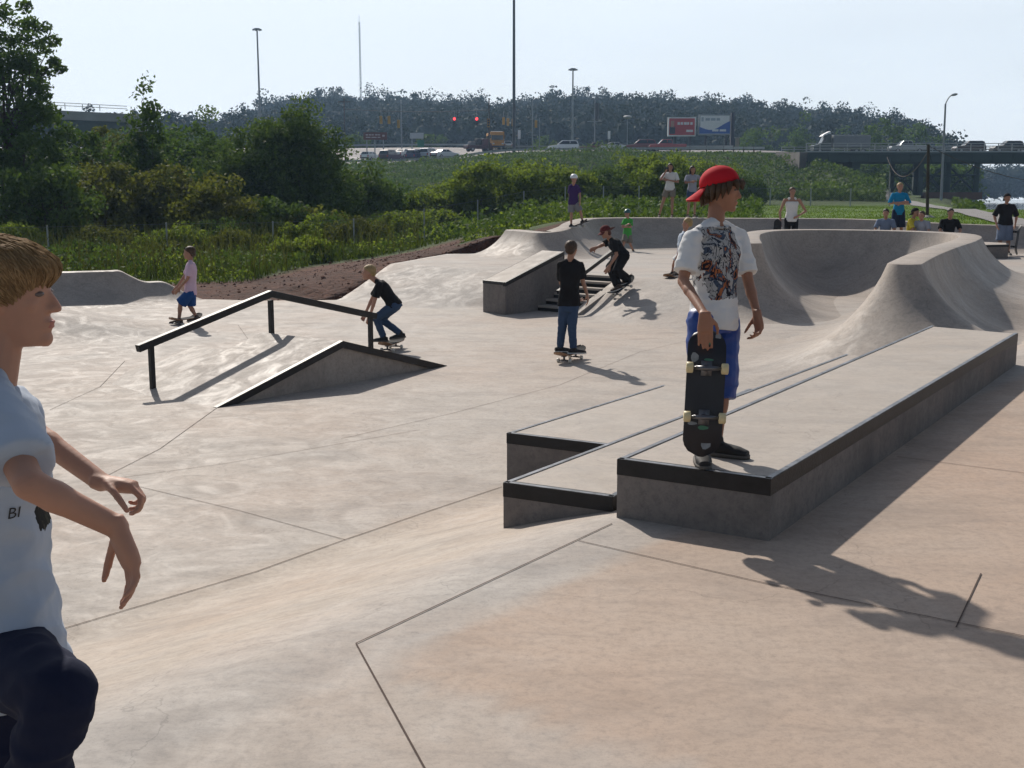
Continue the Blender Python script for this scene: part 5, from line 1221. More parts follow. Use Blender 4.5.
def hand(m, w, d, n, S, curl=.5, thumb=1, vox=.01, k=1.0, spread=.0):
    """palm, five fingers; d along the hand, n out of the palm, thumb side = thumb * (d x n)"""
    d = d.normalized(); n = (n - d * n.dot(d)).normalized(); s = d.cross(n).normalized() * thumb; L = .105 * S * k; fr = max(.0086 * S / 1.6 * k, vox * .62)
    pw = .024 * S * k
    m.loft([(w - d * .012 * S, s * pw * .72, n * pw * .52), (w + d * L * .12, s * pw * .85, n * pw * .50), (w + d * L * .35, s * pw * 1.02, n * pw * .50), (w + d * L * .50, s * pw * 1.0, n * pw * .42)], 14, 2.4)
    for i, (o, l) in enumerate(((.78, .92), (.27, 1.0), (-.26, .94), (-.76, .76))):
        p = w + d * L * .46 + s * pw * o * .98; a = 0; seg = L * .54 * l; dirv = (d + s * o * .05 * (1 + spread)).normalized(); q = p
        cs = curl * (1 + .12 * i)
        for j, f in enumerate((.44, .31, .25)):
            a += cs * (.55, .95, .7)[j]; dd = dirv * math.cos(a) + n * math.sin(a); e = q + dd * seg * f
            m.capsule(q, e, fr * (1.06 - .10 * j), fr * (.98 - .12 * j), 8); q = e
    # thumb leaves the side of the palm near its base
    p = w + d * L * .12 + s * pw * .70; e1 = p + (d * .62 + s * .62 + n * .35).normalized() * L * .24; e2 = e1 + (d * .85 + s * .28 + n * (.35 + curl * .4)).normalized() * L * .20; e3 = e2 + (d * .9 + s * .0 + n * (.45 + curl * .5)).normalized() * L * .14
    m.capsule(p, e1, fr * 1.5, fr * 1.15, 8); m.capsule(e1, e2, fr * 1.15, fr * 1.05, 8); m.capsule(e2, e3, fr * 1.05, fr * .85, 8)
def headframe(J, face, up=None):
    up = (V3(up) if up is not None else V3((0, 0, 1))).normalized(); f = V3(face); f = (f - up * f.dot(up)).normalized(); r = f.cross(up).normalized(); return r, f, up
def person(label, J, face, S=1.7, hh=.225, fat=1.0, skin=SK_A, hair=None, top=None, sleeve='short', hem=.50, bottom=None, btype='trousers', loose=1.0, shoes=None, sole=None, toe=(None, None), vox=.012,
           hands=None, headup=None, cap=None, helmet=None, group='people in the skate park', loc=None, shirt_w=1.0, hair_style='short', wr=.004, bare_feet=False, hands_k=1.0, flare=1.08, face_detail=False, neckr=1.0, hairpar=None):
    J = {k: V3(v) for k, v in J.items()}; hands = hands or {}
    base = loc if loc is not None else V3(((J['anR'].x + J['anL'].x) / 2, (J['anR'].y + J['anL'].y) / 2, min(J['anR'].z, J['anL'].z) - .045 * S))
    t = thing('person', label, 'person', tuple(base), 0, group)
    u = S / 1.7; side = (J['shR'] - J['shL']).normalized(); hs = (J['hipR'] - J['hipL']).normalized()
    pel = (J['hipR'] + J['hipL']) / 2; chest = (J['shR'] + J['shL']) / 2; axis = (chest - pel).normalized()
    ff = V3((0, 0, 1)).cross(side); fr_ = axis.cross(side); front = -fr_.normalized() if fr_.dot(V3(face)) < 0 else fr_.normalized()
    r, f, up = headframe(J, face, headup); H = hh; hc = J['head']
    def tor(k): # point along torso and half width / depth
        return pel.lerp(chest, k)
    def trunk(m, g=0.0, k0=-.02, k1=1.0, w=1.0, hemflare=1.0):
        prof_ = [(-.14, .135, .105), (.0, .158, .112), (.18, .150, .105), (.40, .132, .098), (.62, .146, .106), (.80, .165, .112), (.92, .160, .100), (1.02, .120, .080), (1.09, .065, .058)]
        secs = []
        ks = [k0] + [q[0] for q in prof_ if k0 + .03 < q[0] < k1 - .02] + [k1]
        for k in ks:
            a_ = np.interp(k, [q[0] for q in prof_], [q[1] for q in prof_]); b_ = np.interp(k, [q[0] for q in prof_], [q[2] for q in prof_])
            sd = (hs * (1 - k) + side * k).normalized(); fw = front
            fl = hemflare if k == ks[0] else (1 + (hemflare - 1) * max(0, 1 - (k - k0) / .5))
            secs.append((tor(k), sd * (a_ * u * fat * w * fl + g), fw * (b_ * u * fat * (1 + (w - 1) * .8) * fl + g)))
        m.loft(secs, 22, 2.35)
    # ---- body: one continuous skin mesh
    m = MB(); trunk(m, -.012 * u, -.10, 1.06)
    m.capsule(J['neck'] - axis * .03 * u, hc - up * H * .22 - f * H * .08, .052 * u * neckr, .046 * u * neckr, 14)
    for s in 'RL': m.capsule(J['neck'] - axis * .012 * u, J['sh' + s] - axis * .012 * u, .040 * u, .038 * u * fat, 12)
    for s in 'RL':
        m.capsule(J['sh' + s] , J['el' + s], .046 * u * fat, .034 * u * fat, 12); m.capsule(J['el' + s], J['wr' + s], .0355 * u * fat, .0225 * u, 12)
        q = J['el' + s].lerp(J['wr' + s], .28); m.ell(q, [v * u * fat for v in ((J['wr' + s] - J['el' + s]).normalized() * .075, (J['wr' + s] - J['el' + s]).orthogonal().normalized() * .036, (J['wr' + s] - J['el' + s]).cross((J['wr' + s] - J['el' + s]).orthogonal()).normalized() * .036)])
        m.capsule(J['hip' + s], J['kn' + s], .082 * u * fat, .052 * u * fat, 12); m.capsule(J['kn' + s], J['an' + s], .050 * u * fat, .032 * u, 12)
        q = J['kn' + s].lerp(J['an' + s], .30); ax = (J['an' + s] - J['kn' + s]).normalized(); o = ax.orthogonal().normalized(); m.ell(q, [ax * .11 * u, o * .053 * u * fat, ax.cross(o) * .053 * u * fat])
        hd = hands.get(s, {}); d0 = (J['wr' + s] - J['el' + s]).normalized(); sgn = 1 if s == 'R' else -1
        palm = hd.get('n', -side * sgn)
        hand(m, J['wr' + s], V3(hd.get('d', d0)), V3(palm), S, hd.get('curl', .35), hd.get('thumb', -1 if s == 'R' else 1), vox, hands_k)
    # head
    rr, fv, uv_ = r * H, f * H, up * H
    m.ell(hc + uv_ * .13 - fv * .07, [rr * .335, fv * .43, uv_ * .37], 18, 12)
    m.loft([(hc + uv_ * .22 + fv * .06, rr * .29, fv * .29), (hc + uv_ * .06 + fv * .07, rr * .305, fv * .30), (hc - uv_ * .10 + fv * .06, rr * .300, fv * .295), (hc - uv_ * .25 + fv * .06, rr * .255, fv * .285), (hc - uv_ * .37 + fv * .08, rr * .195, fv * .25), (hc - uv_ * .47 + fv * .13, rr * .12, fv * .185)], 18, 2.15)
    m.ell(hc - uv_ * .40 + fv * .30, [rr * .10, fv * .075, uv_ * .085])                                     # chin
    m.capsule(hc + uv_ * .06 + fv * .345, hc - uv_ * .115 + fv * .425, H * .030, H * .050, 8)                  # nose
    m.ell(hc - uv_ * .125 + fv * .375, [rr * .085, fv * .055, uv_ * .04])
    m.ell(hc + uv_ * .125 + fv * .315, [rr * .22, fv * .055, uv_ * .045])                                   # brow
    m.ell(hc - uv_ * .245 + fv * .345, [rr * .11, fv * .050, uv_ * .028]); m.ell(hc - uv_ * .295 + fv * .335, [rr * .095, fv * .050, uv_ * .030])
    for sg in (-1, 1):
        m.capsule(hc + uv_ * .072 + fv * .335 + rr * .09 * sg, hc + uv_ * .066 + fv * .30 + rr * .21 * sg, H * .022, H * .020, 8); m.capsule(hc - uv_ * .012 + fv * .325 + rr * .10 * sg, hc - uv_ * .008 + fv * .29 + rr * .20 * sg, H * .018, H * .016, 8)
        m.ell(hc - uv_ * .06 + fv * .22 + rr * .17 * sg, [rr * .10, fv * .10, uv_ * .10])                     # cheek
        m.ell(hc - uv_ * .02 - fv * .03 + rr * .325 * sg, [rr * .035, fv * .075, uv_ * .125])                 # ear
    remesh(m, 'body', vox, skin, t, 2 if vox > .008 else 3)
    for sg in (-1, 1):
        e = MB(); e.ell(hc + uv_ * .030 + fv * .302 + rr * .150 * sg, [rr * .060, fv * .062, uv_ * .030]); eo = e.build('eye', EYEW, None, True); rel(eo, t)
        e = MB(); e.ell(hc + uv_ * .030 + fv * .342 + rr * .152 * sg, [rr * .046, fv * .034, uv_ * .028]); e.build('iris', EYED, eo, True)
    if vox < .008:
        l = MB(); l.ell(hc - uv_ * .246 + fv * .362, [rr * .088, fv * .040, uv_ * .022]); l.ell(hc - uv_ * .288 + fv * .352, [rr * .080, fv * .042, uv_ * .024]); remesh(l, 'lips', .003, LIPM, t, 2)
        for sg in (-1, 1):
            l = MB(); l.capsule(hc + uv_ * .135 + fv * .355 + rr * .08 * sg, hc + uv_ * .14 + fv * .30 + rr * .235 * sg, H * .018, H * .010, 8); eb = l.build('eyebrow', HAIRS[hair] if hair else HAIRS['brown'], None, True); rel(eb, t)
    # ---- hair
    if hair:
        m = MB(); hm = HAIRS[hair]; hv = max(vox * .8, .004)
        kh = 1.0 if vox < .008 else .96; m.ell(hc + uv_ * .17 - fv * .105, [rr * .385 * kh, fv * .455 * kh, uv_ * .385 * kh], 18, 12)
        cutf = .20
        if hair_style == 'short': m.ell(hc - uv_ * .05 - fv * .30, [rr * .30, fv * .22, uv_ * .26]); 
        if hair_style in ('mop', 'fringe'):
            m.ell(hc - uv_ * .08 - fv * .26, [rr * .36, fv * .24, uv_ * .34])
            m.ell(hc + uv_ * .25 + fv * .10, [rr * .375, fv * .375, uv_ * .20]); m.ell(hc + uv_ * .10 - fv * .02, [rr * .365, fv * .34, uv_ * .28]); m.ell(hc + uv_ * .235 + fv * .01, [rr * .385, fv * .41, uv_ * .29])
            for sg in (-1, 1): m.ell(hc + uv_ * .12 - fv * .12 + rr * .30 * sg, [rr * .09, fv * .24, uv_ * .22])
        if hair_style == 'long':
            m.ell(hc - uv_ * .15 - fv * .28, [rr * .40, fv * .24, uv_ * .52]); m.ell(hc - uv_ * .55 - fv * .30, [rr * .36, fv * .16, uv_ * .38])
            for sg in (-1, 1): m.ell(hc - uv_ * .15 - fv * .05 + rr * .34 * sg, [rr * .10, fv * .20, uv_ * .42])
        if hair_style == 'tail':
            m.capsule(hc + uv_ * .05 - fv * .42, hc - fv * 1.0 + uv_ * .05, H * .16, H * .07, 8); m.ell(hc - uv_ * .15 - fv * .25, [rr * .36, fv * .24, uv_ * .3])
        o = remesh(m, 'hair', hv, hm, t, 1, .006 if vox > .008 else .0007, 55)
        # keep the face clear: push hair in front of the hairline back behind it
        me = o.data; n = len(me.vertices); L = t.location; c0 = hc - L
        for v in me.vertices:
            p = v.co - c0; z = p.dot(up) / H; y = p.dot(f) / H; x = abs(p.dot(r)) / H
            line = .30 if z < .28 else 9
            if hair_style in ('mop', 'fringe'): line = .22 if z < .10 else 9
            lim = -.02 if (z < .28 and hair_style in ('short', 'long', 'tail')) else None
            tl_ = .30 if cap and cap[1] == 'back' else .05; cu_ = up * math.cos(tl_) - f * math.sin(tl_); cc0 = c0 + (up * .155 - f * .085) * H
            if cap and (v.co - cc0).dot(cu_) > -.06 * H: v.co = cc0 + (v.co - cc0) * .80; continue
            if lim is not None and y > lim: v.co -= f * (y - lim) * H * 1.0 if z < .05 else f * max(0, (y - (lim + (z - .05) * 1.6))) * H
            ln_ = -.06 + (z + .20) * 1.55
            if hair_style in ('mop', 'fringe') and z < .15 and y > ln_: v.co -= (f * (y - ln_) + r * (math.copysign(.10, p.dot(r)) if x > .2 else 0)) * H
        if vox < .008:   # combed strands lying on the hair surface
            from mathutils.bvhtree import BVHTree
            bvh = BVHTree.FromPolygons([(v.co + t.location)[:] for v in me.vertices], [tuple(p_.vertices) for p_ in me.polygons])
            sm = MB(); rg = random.Random(5); ctr = hc + uv_ * .12 - fv * .06; cw = (up * .80 - f * .60).normalized(); e1 = (f * .80 + up * .60).normalized(); e2 = r
            def dirn(a, th): return cw * math.cos(th) + (e1 * math.cos(a) + e2 * math.sin(a)) * math.sin(th)
            for i in range(6500 if not cap else 2500):
                a = rg.uniform(-math.pi, math.pi); th = math.acos(1 - rg.random() * 1.45); dth = rg.uniform(.25, .6); sw = rg.uniform(-.10, .16); pts = []; lft = rg.choice((.006, .010, .018, .030))
                for k in range(6):
                    d = dirn(a + sw * k / 5, th + dth * k / 5); h_ = bvh.ray_cast(ctr, d)
                    if h_[0] is None: break
                    q_ = h_[0] - hc; pz = q_.dot(up) / H; py_ = q_.dot(f) / H
                    if pz < .13 and py_ > -.08 + (pz + .20) * 1.55: break
                    if cap and pz > -.02: break
                    pts.append(h_[0] + d * H * lft * (.4 + .6 * k / 5))
                if len(pts) >= 3: sm.tube(pts, [H * .008] * (len(pts) - 1) + [H * .0008], 3, False)
            if sm.v: so_ = sm.build('hair_strands', HSTR[hair], None, True); rel(so_, t); so_.parent = o; so_.location = (0, 0, 0)
            if cap:
                for k, (ax_, az, ay, ex, ez, ey) in enumerate(((.22, .22, .30, .26, .02, .40), (.12, .24, .38, .15, .06, .46), (.02, .25, .40, .05, .09, .485), (-.10, .24, .38, -.12, .05, .455), (.30, .18, .18, .335, -.10, .20), (.33, .14, .08, .36, -.20, .08), (.34, .12, -.02, .37, -.26, -.04), (-.30, .18, .18, -.335, -.10, .20), (-.33, .12, .05, -.36, -.22, .04), (.33, .10, -.14, .35, -.30, -.16), (.28, .08, -.26, .27, -.36, -.30), (.16, .05, -.36, .15, -.42, -.40), (0, .05, -.40, 0, -.44, -.43), (-.16, .05, -.36, -.16, -.42, -.40))):
                    m = MB(); A_ = hc + rr * ax_ + uv_ * az + fv * ay; B_ = hc + rr * ex + uv_ * ez + fv * ey; M_ = (A_ + B_) / 2 + (A_ - hc).normalized() * H * .03; m.tube([A_, M_, B_], [H * .085, H * .065, H * .012], 8, True); lk = m.build('hair_lock', hm, None, True); rel(lk, t)
    # ---- cap / helmet
    if cap:
        cm, mode = cap; m = MB(); rr0, fv0, uv0 = rr, fv, uv_; tl = .30 if mode == 'back' else .05; fv, uv_ = (fv0 * math.cos(tl) + uv0 * math.sin(tl)), (uv0 * math.cos(tl) - fv0 * math.sin(tl)); c0 = hc + uv0 * .155 - fv0 * .085; n_ = 24; rings = []
        for i in range(9):
            th = math.pi / 2 * i / 8 * 1.06; rings.append([c0 + (rr * .405 * math.cos(2 * math.pi * k / n_) + fv * .470 * math.sin(2 * math.pi * k / n_)) * math.sin(th) + uv_ * .40 * math.cos(th) for k in range(n_)])
        vs = [q for g in rings for q in g]; vs += [c0 + (q - c0) * .93 for q in vs]; off = 9 * n_; fs = []
        for i in range(8):
            for k in range(n_):
                a, b = i * n_ + k, i * n_ + (k + 1) % n_; fs.append((a, a + n_, b + n_, b)); fs.append((a + off, b + off, b + n_ + off, a + n_ + off))
        for k in range(n_): a, b = 8 * n_ + k, 8 * n_ + (k + 1) % n_; fs.append((a, a + off, b + off, b))
        m.add(vs, fs); co = m.build('cap', cm, None, True); rel(co, t)
        m = MB(); s_ = 1 if mode == 'front' else -1; rows = []
        for i in range(5):
            q = i / 4; row = []
            for k in range(9):
                a = -.95 + 1.9 * k / 8; e = fv * s_ * math.cos(a) * .47 + rr * math.sin(a) * .405
                row.append(c0 - uv_ * (.06 + (.10 if s_ > 0 else .16) * q) - uv_ * .07 * abs(k - 4) / 4 * q + e * (1 + 0 * q) + fv * s_ * .36 * q * math.cos(a * .9))
            rows.append(row)
        vs, fs = grid_faces(rows); vs2 = [v - uv_ * .03 for v in vs]; o_ = len(vs); m.add(vs + vs2, fs + [tuple(i + o_ for i in g[::-1]) for g in fs]); b_ = m.build('visor', cm, None, True); rel(b_, t)
        bu = MB().ell(c0 + uv_ * .40, [rr * .03, fv * .03, uv_ * .02]).build('button', cm, None, True); rel(bu, t); fv, uv_ = fv0, uv0
    if helmet:
        m = MB(); m.ell(hc + uv_ * .19 - fv * .07, [rr * .45, fv * .52, uv_ * .42], 18, 12); ho_ = remesh(m, 'helmet', .010, helmet, t, 0)
        for v in ho_.data.vertices:
            z = (v.co - (hc - t.location)).dot(up) / H
            if z < .08: v.co += up * (.08 - z) * H
        m = MB(); 
        for sg in (-1, 1): m.tube([hc + uv_ * .1 + rr * .40 * sg, hc - uv_ * .25 + rr * .30 * sg + fv * .02, hc - uv_ * .50 + fv * .14], .006, 6)
        so_ = m.build('strap', BLKP, None, True); rel(so_, t)
    # ---- shirt
    if top:
        m = MB(); g = .010 * u; k0 = -hem * 1.0
        trunk(m, g, k0, 1.07 if sleeve != 'none' else .93, shirt_w, flare)
        if sleeve != 'none': m.capsule(J['shL'] * .62 + J['shR'] * .38 - axis * .0, J['shL'] - axis * .004, .050 * u * fat, .046 * u * fat + g, 14); m.capsule(J['shR'] * .62 + J['shL'] * .38, J['shR'] - axis * .004, .050 * u * fat, .046 * u * fat + g, 14)
        if sleeve != 'none':
            for s in 'RL': m.capsule(J['neck'] - axis * .015 * u, J['sh' + s] - axis * .004, .045 * u, .048 * u * fat, 12)
        else:
            for sg in (.30, .70):
                q = J['shL'].lerp(J['shR'], sg); m.capsule(q - axis * .12 * u, q + axis * .035 * u, .055 * u, .040 * u, 10)
        if sleeve != 'none':
            for s in 'RL':
                a, b = J['sh' + s], J['el' + s]; L = {'short': .78, 'half': .98, 'long': 1.0}[sleeve]; d = (b - a).normalized(); o = d.orthogonal().normalized(); p = d.cross(o); w0 = .048 * u * fat * shirt_w + g
                e = a.lerp(b, L); wl = (.058 if sleeve != 'long' else .042) * u * fat * shirt_w + g
                m.loft([(a - d * .03 * u, o * w0 * .8, p * w0 * .8), (a + d * .01, o * w0, p * w0), (a.lerp(b, L * .5), o * (w0 + wl) * .5, p * (w0 + wl) * .5), (e, o * wl, p * wl)], 16)
                if sleeve == 'long':
                    e2 = b.lerp(J['wr' + s], .96); d2 = (e2 - b).normalized(); m.capsule(b, b.lerp(e2, .9), wl, .034 * u + g, 12); m.loft([(b, o * wl, p * wl), (e2, d2.orthogonal().normalized() * (.032 * u + g), d2.cross(d2.orthogonal()).normalized() * (.032 * u + g))], 14)
        remesh(m, 'shirt', max(vox * .75, .006), top, t, 3, wr, 9)
        if vox < .008:
            m = MB(); cn = J['neck'] - axis * .022 * u + front * .006 * u; o = side; q = (front * .92 + axis * -.36).normalized(); ring = [cn + o * .066 * u * math.cos(2 * math.pi * k / 16) + q * .070 * u * math.sin(2 * math.pi * k / 16) for k in range(17)]
            m.tube(ring, .008 * u, 6, False); c_ = m.build('collar', top, None, True); rel(c_, t)
    # ---- trousers / shorts
    if bottom:
        m = MB(); g = .012 * u * loose
        m.loft([(tor(-.16), hs * .125 * u * fat, front * .105 * u * fat), (tor(0), hs * (.150 * u * fat + g * .5), front * (.108 * u * fat + g * .5)), (tor(.10), hs * .140 * u * fat, front * .098 * u * fat), (tor(.20), hs * .120 * u * fat, front * .085 * u * fat)], 20, 2.3)
        for s in 'RL':
            a, b, c = J['hip' + s], J['kn' + s], J['an' + s]; ra, rb, rc = .088 * u * fat + g, .060 * u * fat + g, (.046 if loose < 1.6 else .062) * u * fat + g
            if btype == 'trousers':
                m.capsule(a, b, ra, rb, 14); d = (c - b).normalized(); o = d.orthogonal().normalized(); p = d.cross(o)
                m.capsule(b, b.lerp(c, .8), rb, rc * .96, 14); m.loft([(b.lerp(c, .5), o * (rb + rc) / 2, p * (rb + rc) / 2), (b.lerp(c, .97), o * rc, p * rc)], 14)
            else:
                kf = 1.0 if btype == 'long_shorts' else (.93 if btype == 'shorts' else .55); d = (b - a).normalized(); o = (hs - d * hs.dot(d)).normalized(); p = d.cross(o); e = a.lerp(b, kf); rw = rb + .030 * u * loose
                m.ell(a, [o * ra, p * ra, d * ra]); m.loft([(a, o * ra, p * ra), (a.lerp(b, .4), o * (ra * .55 + rw * .45), p * (ra * .5 + rw * .5)), (e, o * rw, p * rw * 1.05)], 16)
                if kf == 1.0: d2 = (c - b).normalized(); e2 = b + d2 * .07 * u; m.loft([(b - d * .02, o * rw, p * rw), (e2, o * rw * 1.03, p * rw * 1.03)], 16)
        remesh(m, 'trousers' if btype == 'trousers' else 'shorts', max(vox * .8, .006), bottom, t, 3, wr * 1.0, 8)
    # ---- shoes
    for i, s in enumerate('RL'):
        td = V3(toe[i]) if toe[i] is not None else V3(face); td.z *= 1.0; td.normalize(); a = J['an' + s]; upv = (a - J['kn' + s]) * -1; upv = V3((0, 0, 1)); upv = (upv - td * upv.dot(td)).normalized(); sd = td.cross(upv); bz = a - upv * .045 * S * .95
        sk = u * 1.0; l = .265 * sk / 1.0
        q0 = bz - td * .075 * sk
        m = MB(); m.loft([(q0 + upv * .035 * sk, sd * .030 * sk, upv * .033 * sk), (q0 + td * l * .20 + upv * .045 * sk, sd * .038 * sk, upv * .045 * sk), (q0 + td * l * .5 + upv * .036 * sk, sd * .043 * sk, upv * .036 * sk), (q0 + td * l * .78 + upv * .030 * sk, sd * .046 * sk, upv * .030 * sk), (q0 + td * l + upv * .022 * sk, sd * .030 * sk, upv * .020 * sk)], 16, 2.4)
        m.capsule(q0 + td * l * .25 + upv * .04 * sk, a + upv * .012 * sk, .040 * sk, .042 * sk, 12)
        so_ = remesh(m, 'foot' if shoes is None else 'shoe', max(vox * .6, .005), shoes or skin, t, 2)
        if shoes is not None:
            m = MB(); m.loft([(q0 - td * .004 + upv * .000, sd * .032 * sk, td * .0 + td * .03 * sk)] if False else [(q0 + td * l * .5 - upv * .004, td * l * .545, sd * .047 * sk), (q0 + td * l * .5 + upv * .016, td * l * .545, sd * .048 * sk)], 20, 2.7)
            s2 = m.build('sole', sole or mat('sole_white', (.62, .60, .56), .7, .1, 6), None, True); rel(s2, t); s2.parent = so_; s2.location = (0, 0, 0)
    return t
def std(loc, yaw, S, over=None):
    """standing template turned by yaw (0 = facing +y); overrides are local, in stature units, or ('p', px, py, dY)"""
    loc = V3(loc); J = {}
    for k, v in BASE.items(): J[k] = loc + rotz(v, yaw) * S
    for k, v in (over or {}).items():
        if v[0] == 'p': J[k] = KY(v[1], v[2], loc.y + v[3])
        else: J[k] = loc + rotz(v, yaw) * S
    return J
def facing(yaw): return rotz((0, 1, 0), yaw)
# ---- skateboards
BOARDM = {k: mat('deck_' + k, c, .45, .35, 12, .1, 40) for k, c in dict(black=(.015, .015, .02), wood=(.28, .16, .09), purple=(.12, .03, .16), grey=(.10, .10, .10)).items()}
WHEELC = mat('wheel_cream', (.62, .52, .30), .5, .1, 8); WHEELW = mat('wheel_white', (.6, .58, .52), .5, .1, 8); TRUCKM = mat('truck_metal', (.15, .15, .16), .35, .15, 10, metal=.7); GRIP = mat('grip_tape', (.02, .02, .02), .95, .2, 30, .3, 200)
def skateboard(label, c, fwd, up, bottom='wood', wheels=WHEELW, L=.80, W=.205, group='skateboards', marks=False):
    """c: point on the ground under the board centre when up is vertical"""
    f = V3(fwd).normalized(); n = V3(up); n = (n - f * n.dot(f)).normalized(); s = f.cross(n); c = V3(c); t = thing('skateboard', label, 'skateboard', tuple(c), 0, group); h = .095
    def Q(x, y, z): return f * x + s * y + n * z
    rows = []; NX = 24
    for i in range(NX + 1):
        x = -L / 2 + L * i / NX; e = abs(x) - (L / 2 - .17); k = max(0, e); z = h + (k ** 1.5) * .85
        rr_ = W / 2; ex = abs(x) - (L / 2 - W / 2); w = rr_ * math.sqrt(max(0.02, 1 - (max(0, ex) / (W / 2)) ** 2)); rows.append([Q(x, w * q, z + .010 * q * q) for q in (-1, -.66, -.33, 0, .33, .66, 1)])
    vs, fs = grid_faces(rows); k = len(rows[0]); up_ = [v + n * .011 for v in vs]; o_ = len(vs); per = [i for i in range(k)] + [i * k + k - 1 for i in range(1, NX + 1)] + [NX * k + j for j in range(k - 2, -1, -1)] + [i * k for i in range(NX - 1, 0, -1)]
    m = MB().add(vs + up_, [g[::-1] for g in fs] + [tuple(i + o_ for i in g) for g in fs] + [(per[i], per[(i + 1) % len(per)], per[(i + 1) % len(per)] + o_, per[i] + o_) for i in range(len(per))])
    dk = m.build('deck', BOARDM[bottom], t, True); sharpen(dk, 40)
    m = MB().add([v + n * .0025 for v in up_], fs); m.build('grip_tape', GRIP, dk, True)
    if marks:
        gm = mat('sticker_green', (.05, .16, .10), .5, .3, 10); wm = mat('sticker_pale', (.20, .22, .24), .5, .4, 14)
        for x, y, w, l, mm in ((L * .385, 0, .055, .02, gm), (L * .44, -.055, .03, .04, wm), (L * .27, .06, .04, .05, wm), (L * .255, -.01, .05, .014, gm), (-L * .27, .0, .055, .022, gm), (-L * .24, .055, .05, .018, wm), (-L * .40, -.02, .05, .05, wm)):
            pts = [Q(x + l * .5 * math.cos(a) * (1 + .2 * math.sin(3 * a)), y + w * .5 * math.sin(a), h - .0025 + .01 * ((y + w * .5 * math.sin(a)) / (W / 2)) ** 2 + (max(0, abs(x) - (L / 2 - .17)) ** 1.5) * .85) for a in [i * math.pi / 5 for i in range(10)]]
            MB().add(pts, [tuple(range(10))]).build('sticker', mm, dk)
    for sx in (-1, 1):
        x = sx * (L / 2 - .205); tr_ = MB(); tr_.box(tuple(Q(x, 0, h - .006)), (.001, .001, .001)); tr_ = MB()
        b = [Q(x - .038, -.027, h - .001), Q(x + .038, -.027, h - .001), Q(x + .038, .027, h - .001), Q(x - .038, .027, h - .001)]; tr_.hexa([q - n * .012 for q in b] + b)
        tr_.capsule(Q(x, 0, h - .015), Q(x, 0, .036), .018, .012, 8); tr_.tube([Q(x, -.088, .029), Q(x, .088, .029)], .0075, 8); tr_.tube([Q(x, -.058, .031), Q(x, 0, .036), Q(x, .058, .031)], [.010, .014, .010], 8)
        to = tr_.build('truck', TRUCKM, t, True)
        for sy in (-1, 1): MB().tube([Q(x, sy * .070, .028), Q(x, sy * .073, .028), Q(x, sy * .102, .028), Q(x, sy * .105, .028)], [.022, .028, .028, .022], 16).build('wheel', wheels, t, True)
    return t
# ---- garments
C = dict(white=cloth('white', (.62, .62, .61)), pale=cloth('pale_blue_grey', (.44, .50, .58)), black=cloth('black', (.014, .013, .014)), denim=cloth('denim', (.042, .070, .13)), denimd=cloth('dark_denim', (.012, .016, .038)), pink=cloth('pale_pink', (.55, .40, .50)),
         blue=cloth('blue_shorts', (.015, .06, .20)), royal=cloth('royal_blue', (.010, .035, .30), .45), green=cloth('green', (.07, .34, .06)), purple=cloth('purple', (.05, .025, .10)), grey=cloth('grey', (.20, .20, .21)), greyt=cloth('grey_tee', (.30, .31, .36)),
         khaki=cloth('khaki', (.20, .18, .15)), turq=cloth('turquoise', (.01, .20, .38)), yellow=cloth('yellow', (.52, .43, .05)), plaid=cloth('grey_blue_check', (.15, .19, .27)), navy=cloth('navy', (.02, .03, .06)), maroon=cloth('maroon', (.10, .02, .02)))
REDC = cloth('red_cap', (.46, .012, .022), .8); SHB = mat('shoe_black', (.018, .017, .018), .7, .15, 8); SHW = mat('shoe_white', (.55, .54, .52), .7, .1, 8); SHBR = mat('shoe_brown', (.06, .04, .03), .8, .1, 8); WRIST = 0
def px_(*q): return ('p',) + q
# 1. back view, black tee and jeans, rolling on a board in the middle
b = P(570, 361, LOW); Y0 = b.y
J = std((b.x, b.y, LOW + .10), 0, 1.62, dict(head=px_(571.5, 249, 0), neck=px_(570.5, 259, 0), shL=px_(560.5, 264.5, .04), shR=px_(580.5, 265, -.02), elL=px_(561, 283, .22), elR=px_(583, 282, .02), wrL=px_(574, 295, .26), wrR=px_(587, 294, .02),
    hipL=px_(564.8, 305, 0), hipR=px_(573, 305, 0), knL=px_(562, 329, .05), knR=px_(572, 329, -.02), anL=px_(560, 351, .10), anR=px_(573.5, 350, -.06)))
for k in ('anL', 'anR'): J[k].z = LOW + .105 + .075
person('boy with his back turned in a black tee and jeans, riding a board mid floor', J, (.35, .93, -.05), 1.62, .225, .92, SK_B, 'brown', C['black'], 'short', .02, C['denim'], 'trousers', .7, SHB, None, ((.94, .30, -.03), (.94, .30, -.03)), .009, dict(R=dict(d=(.2, -.1, -1), curl=.4), L=dict(curl=.5)), wr=.005)
skateboard('skateboard under the boy in jeans seen from behind', (b.x + .0, b.y + .02, LOW), (.45, .89, 0), (0, 0, 1), 'wood', WHEELW)
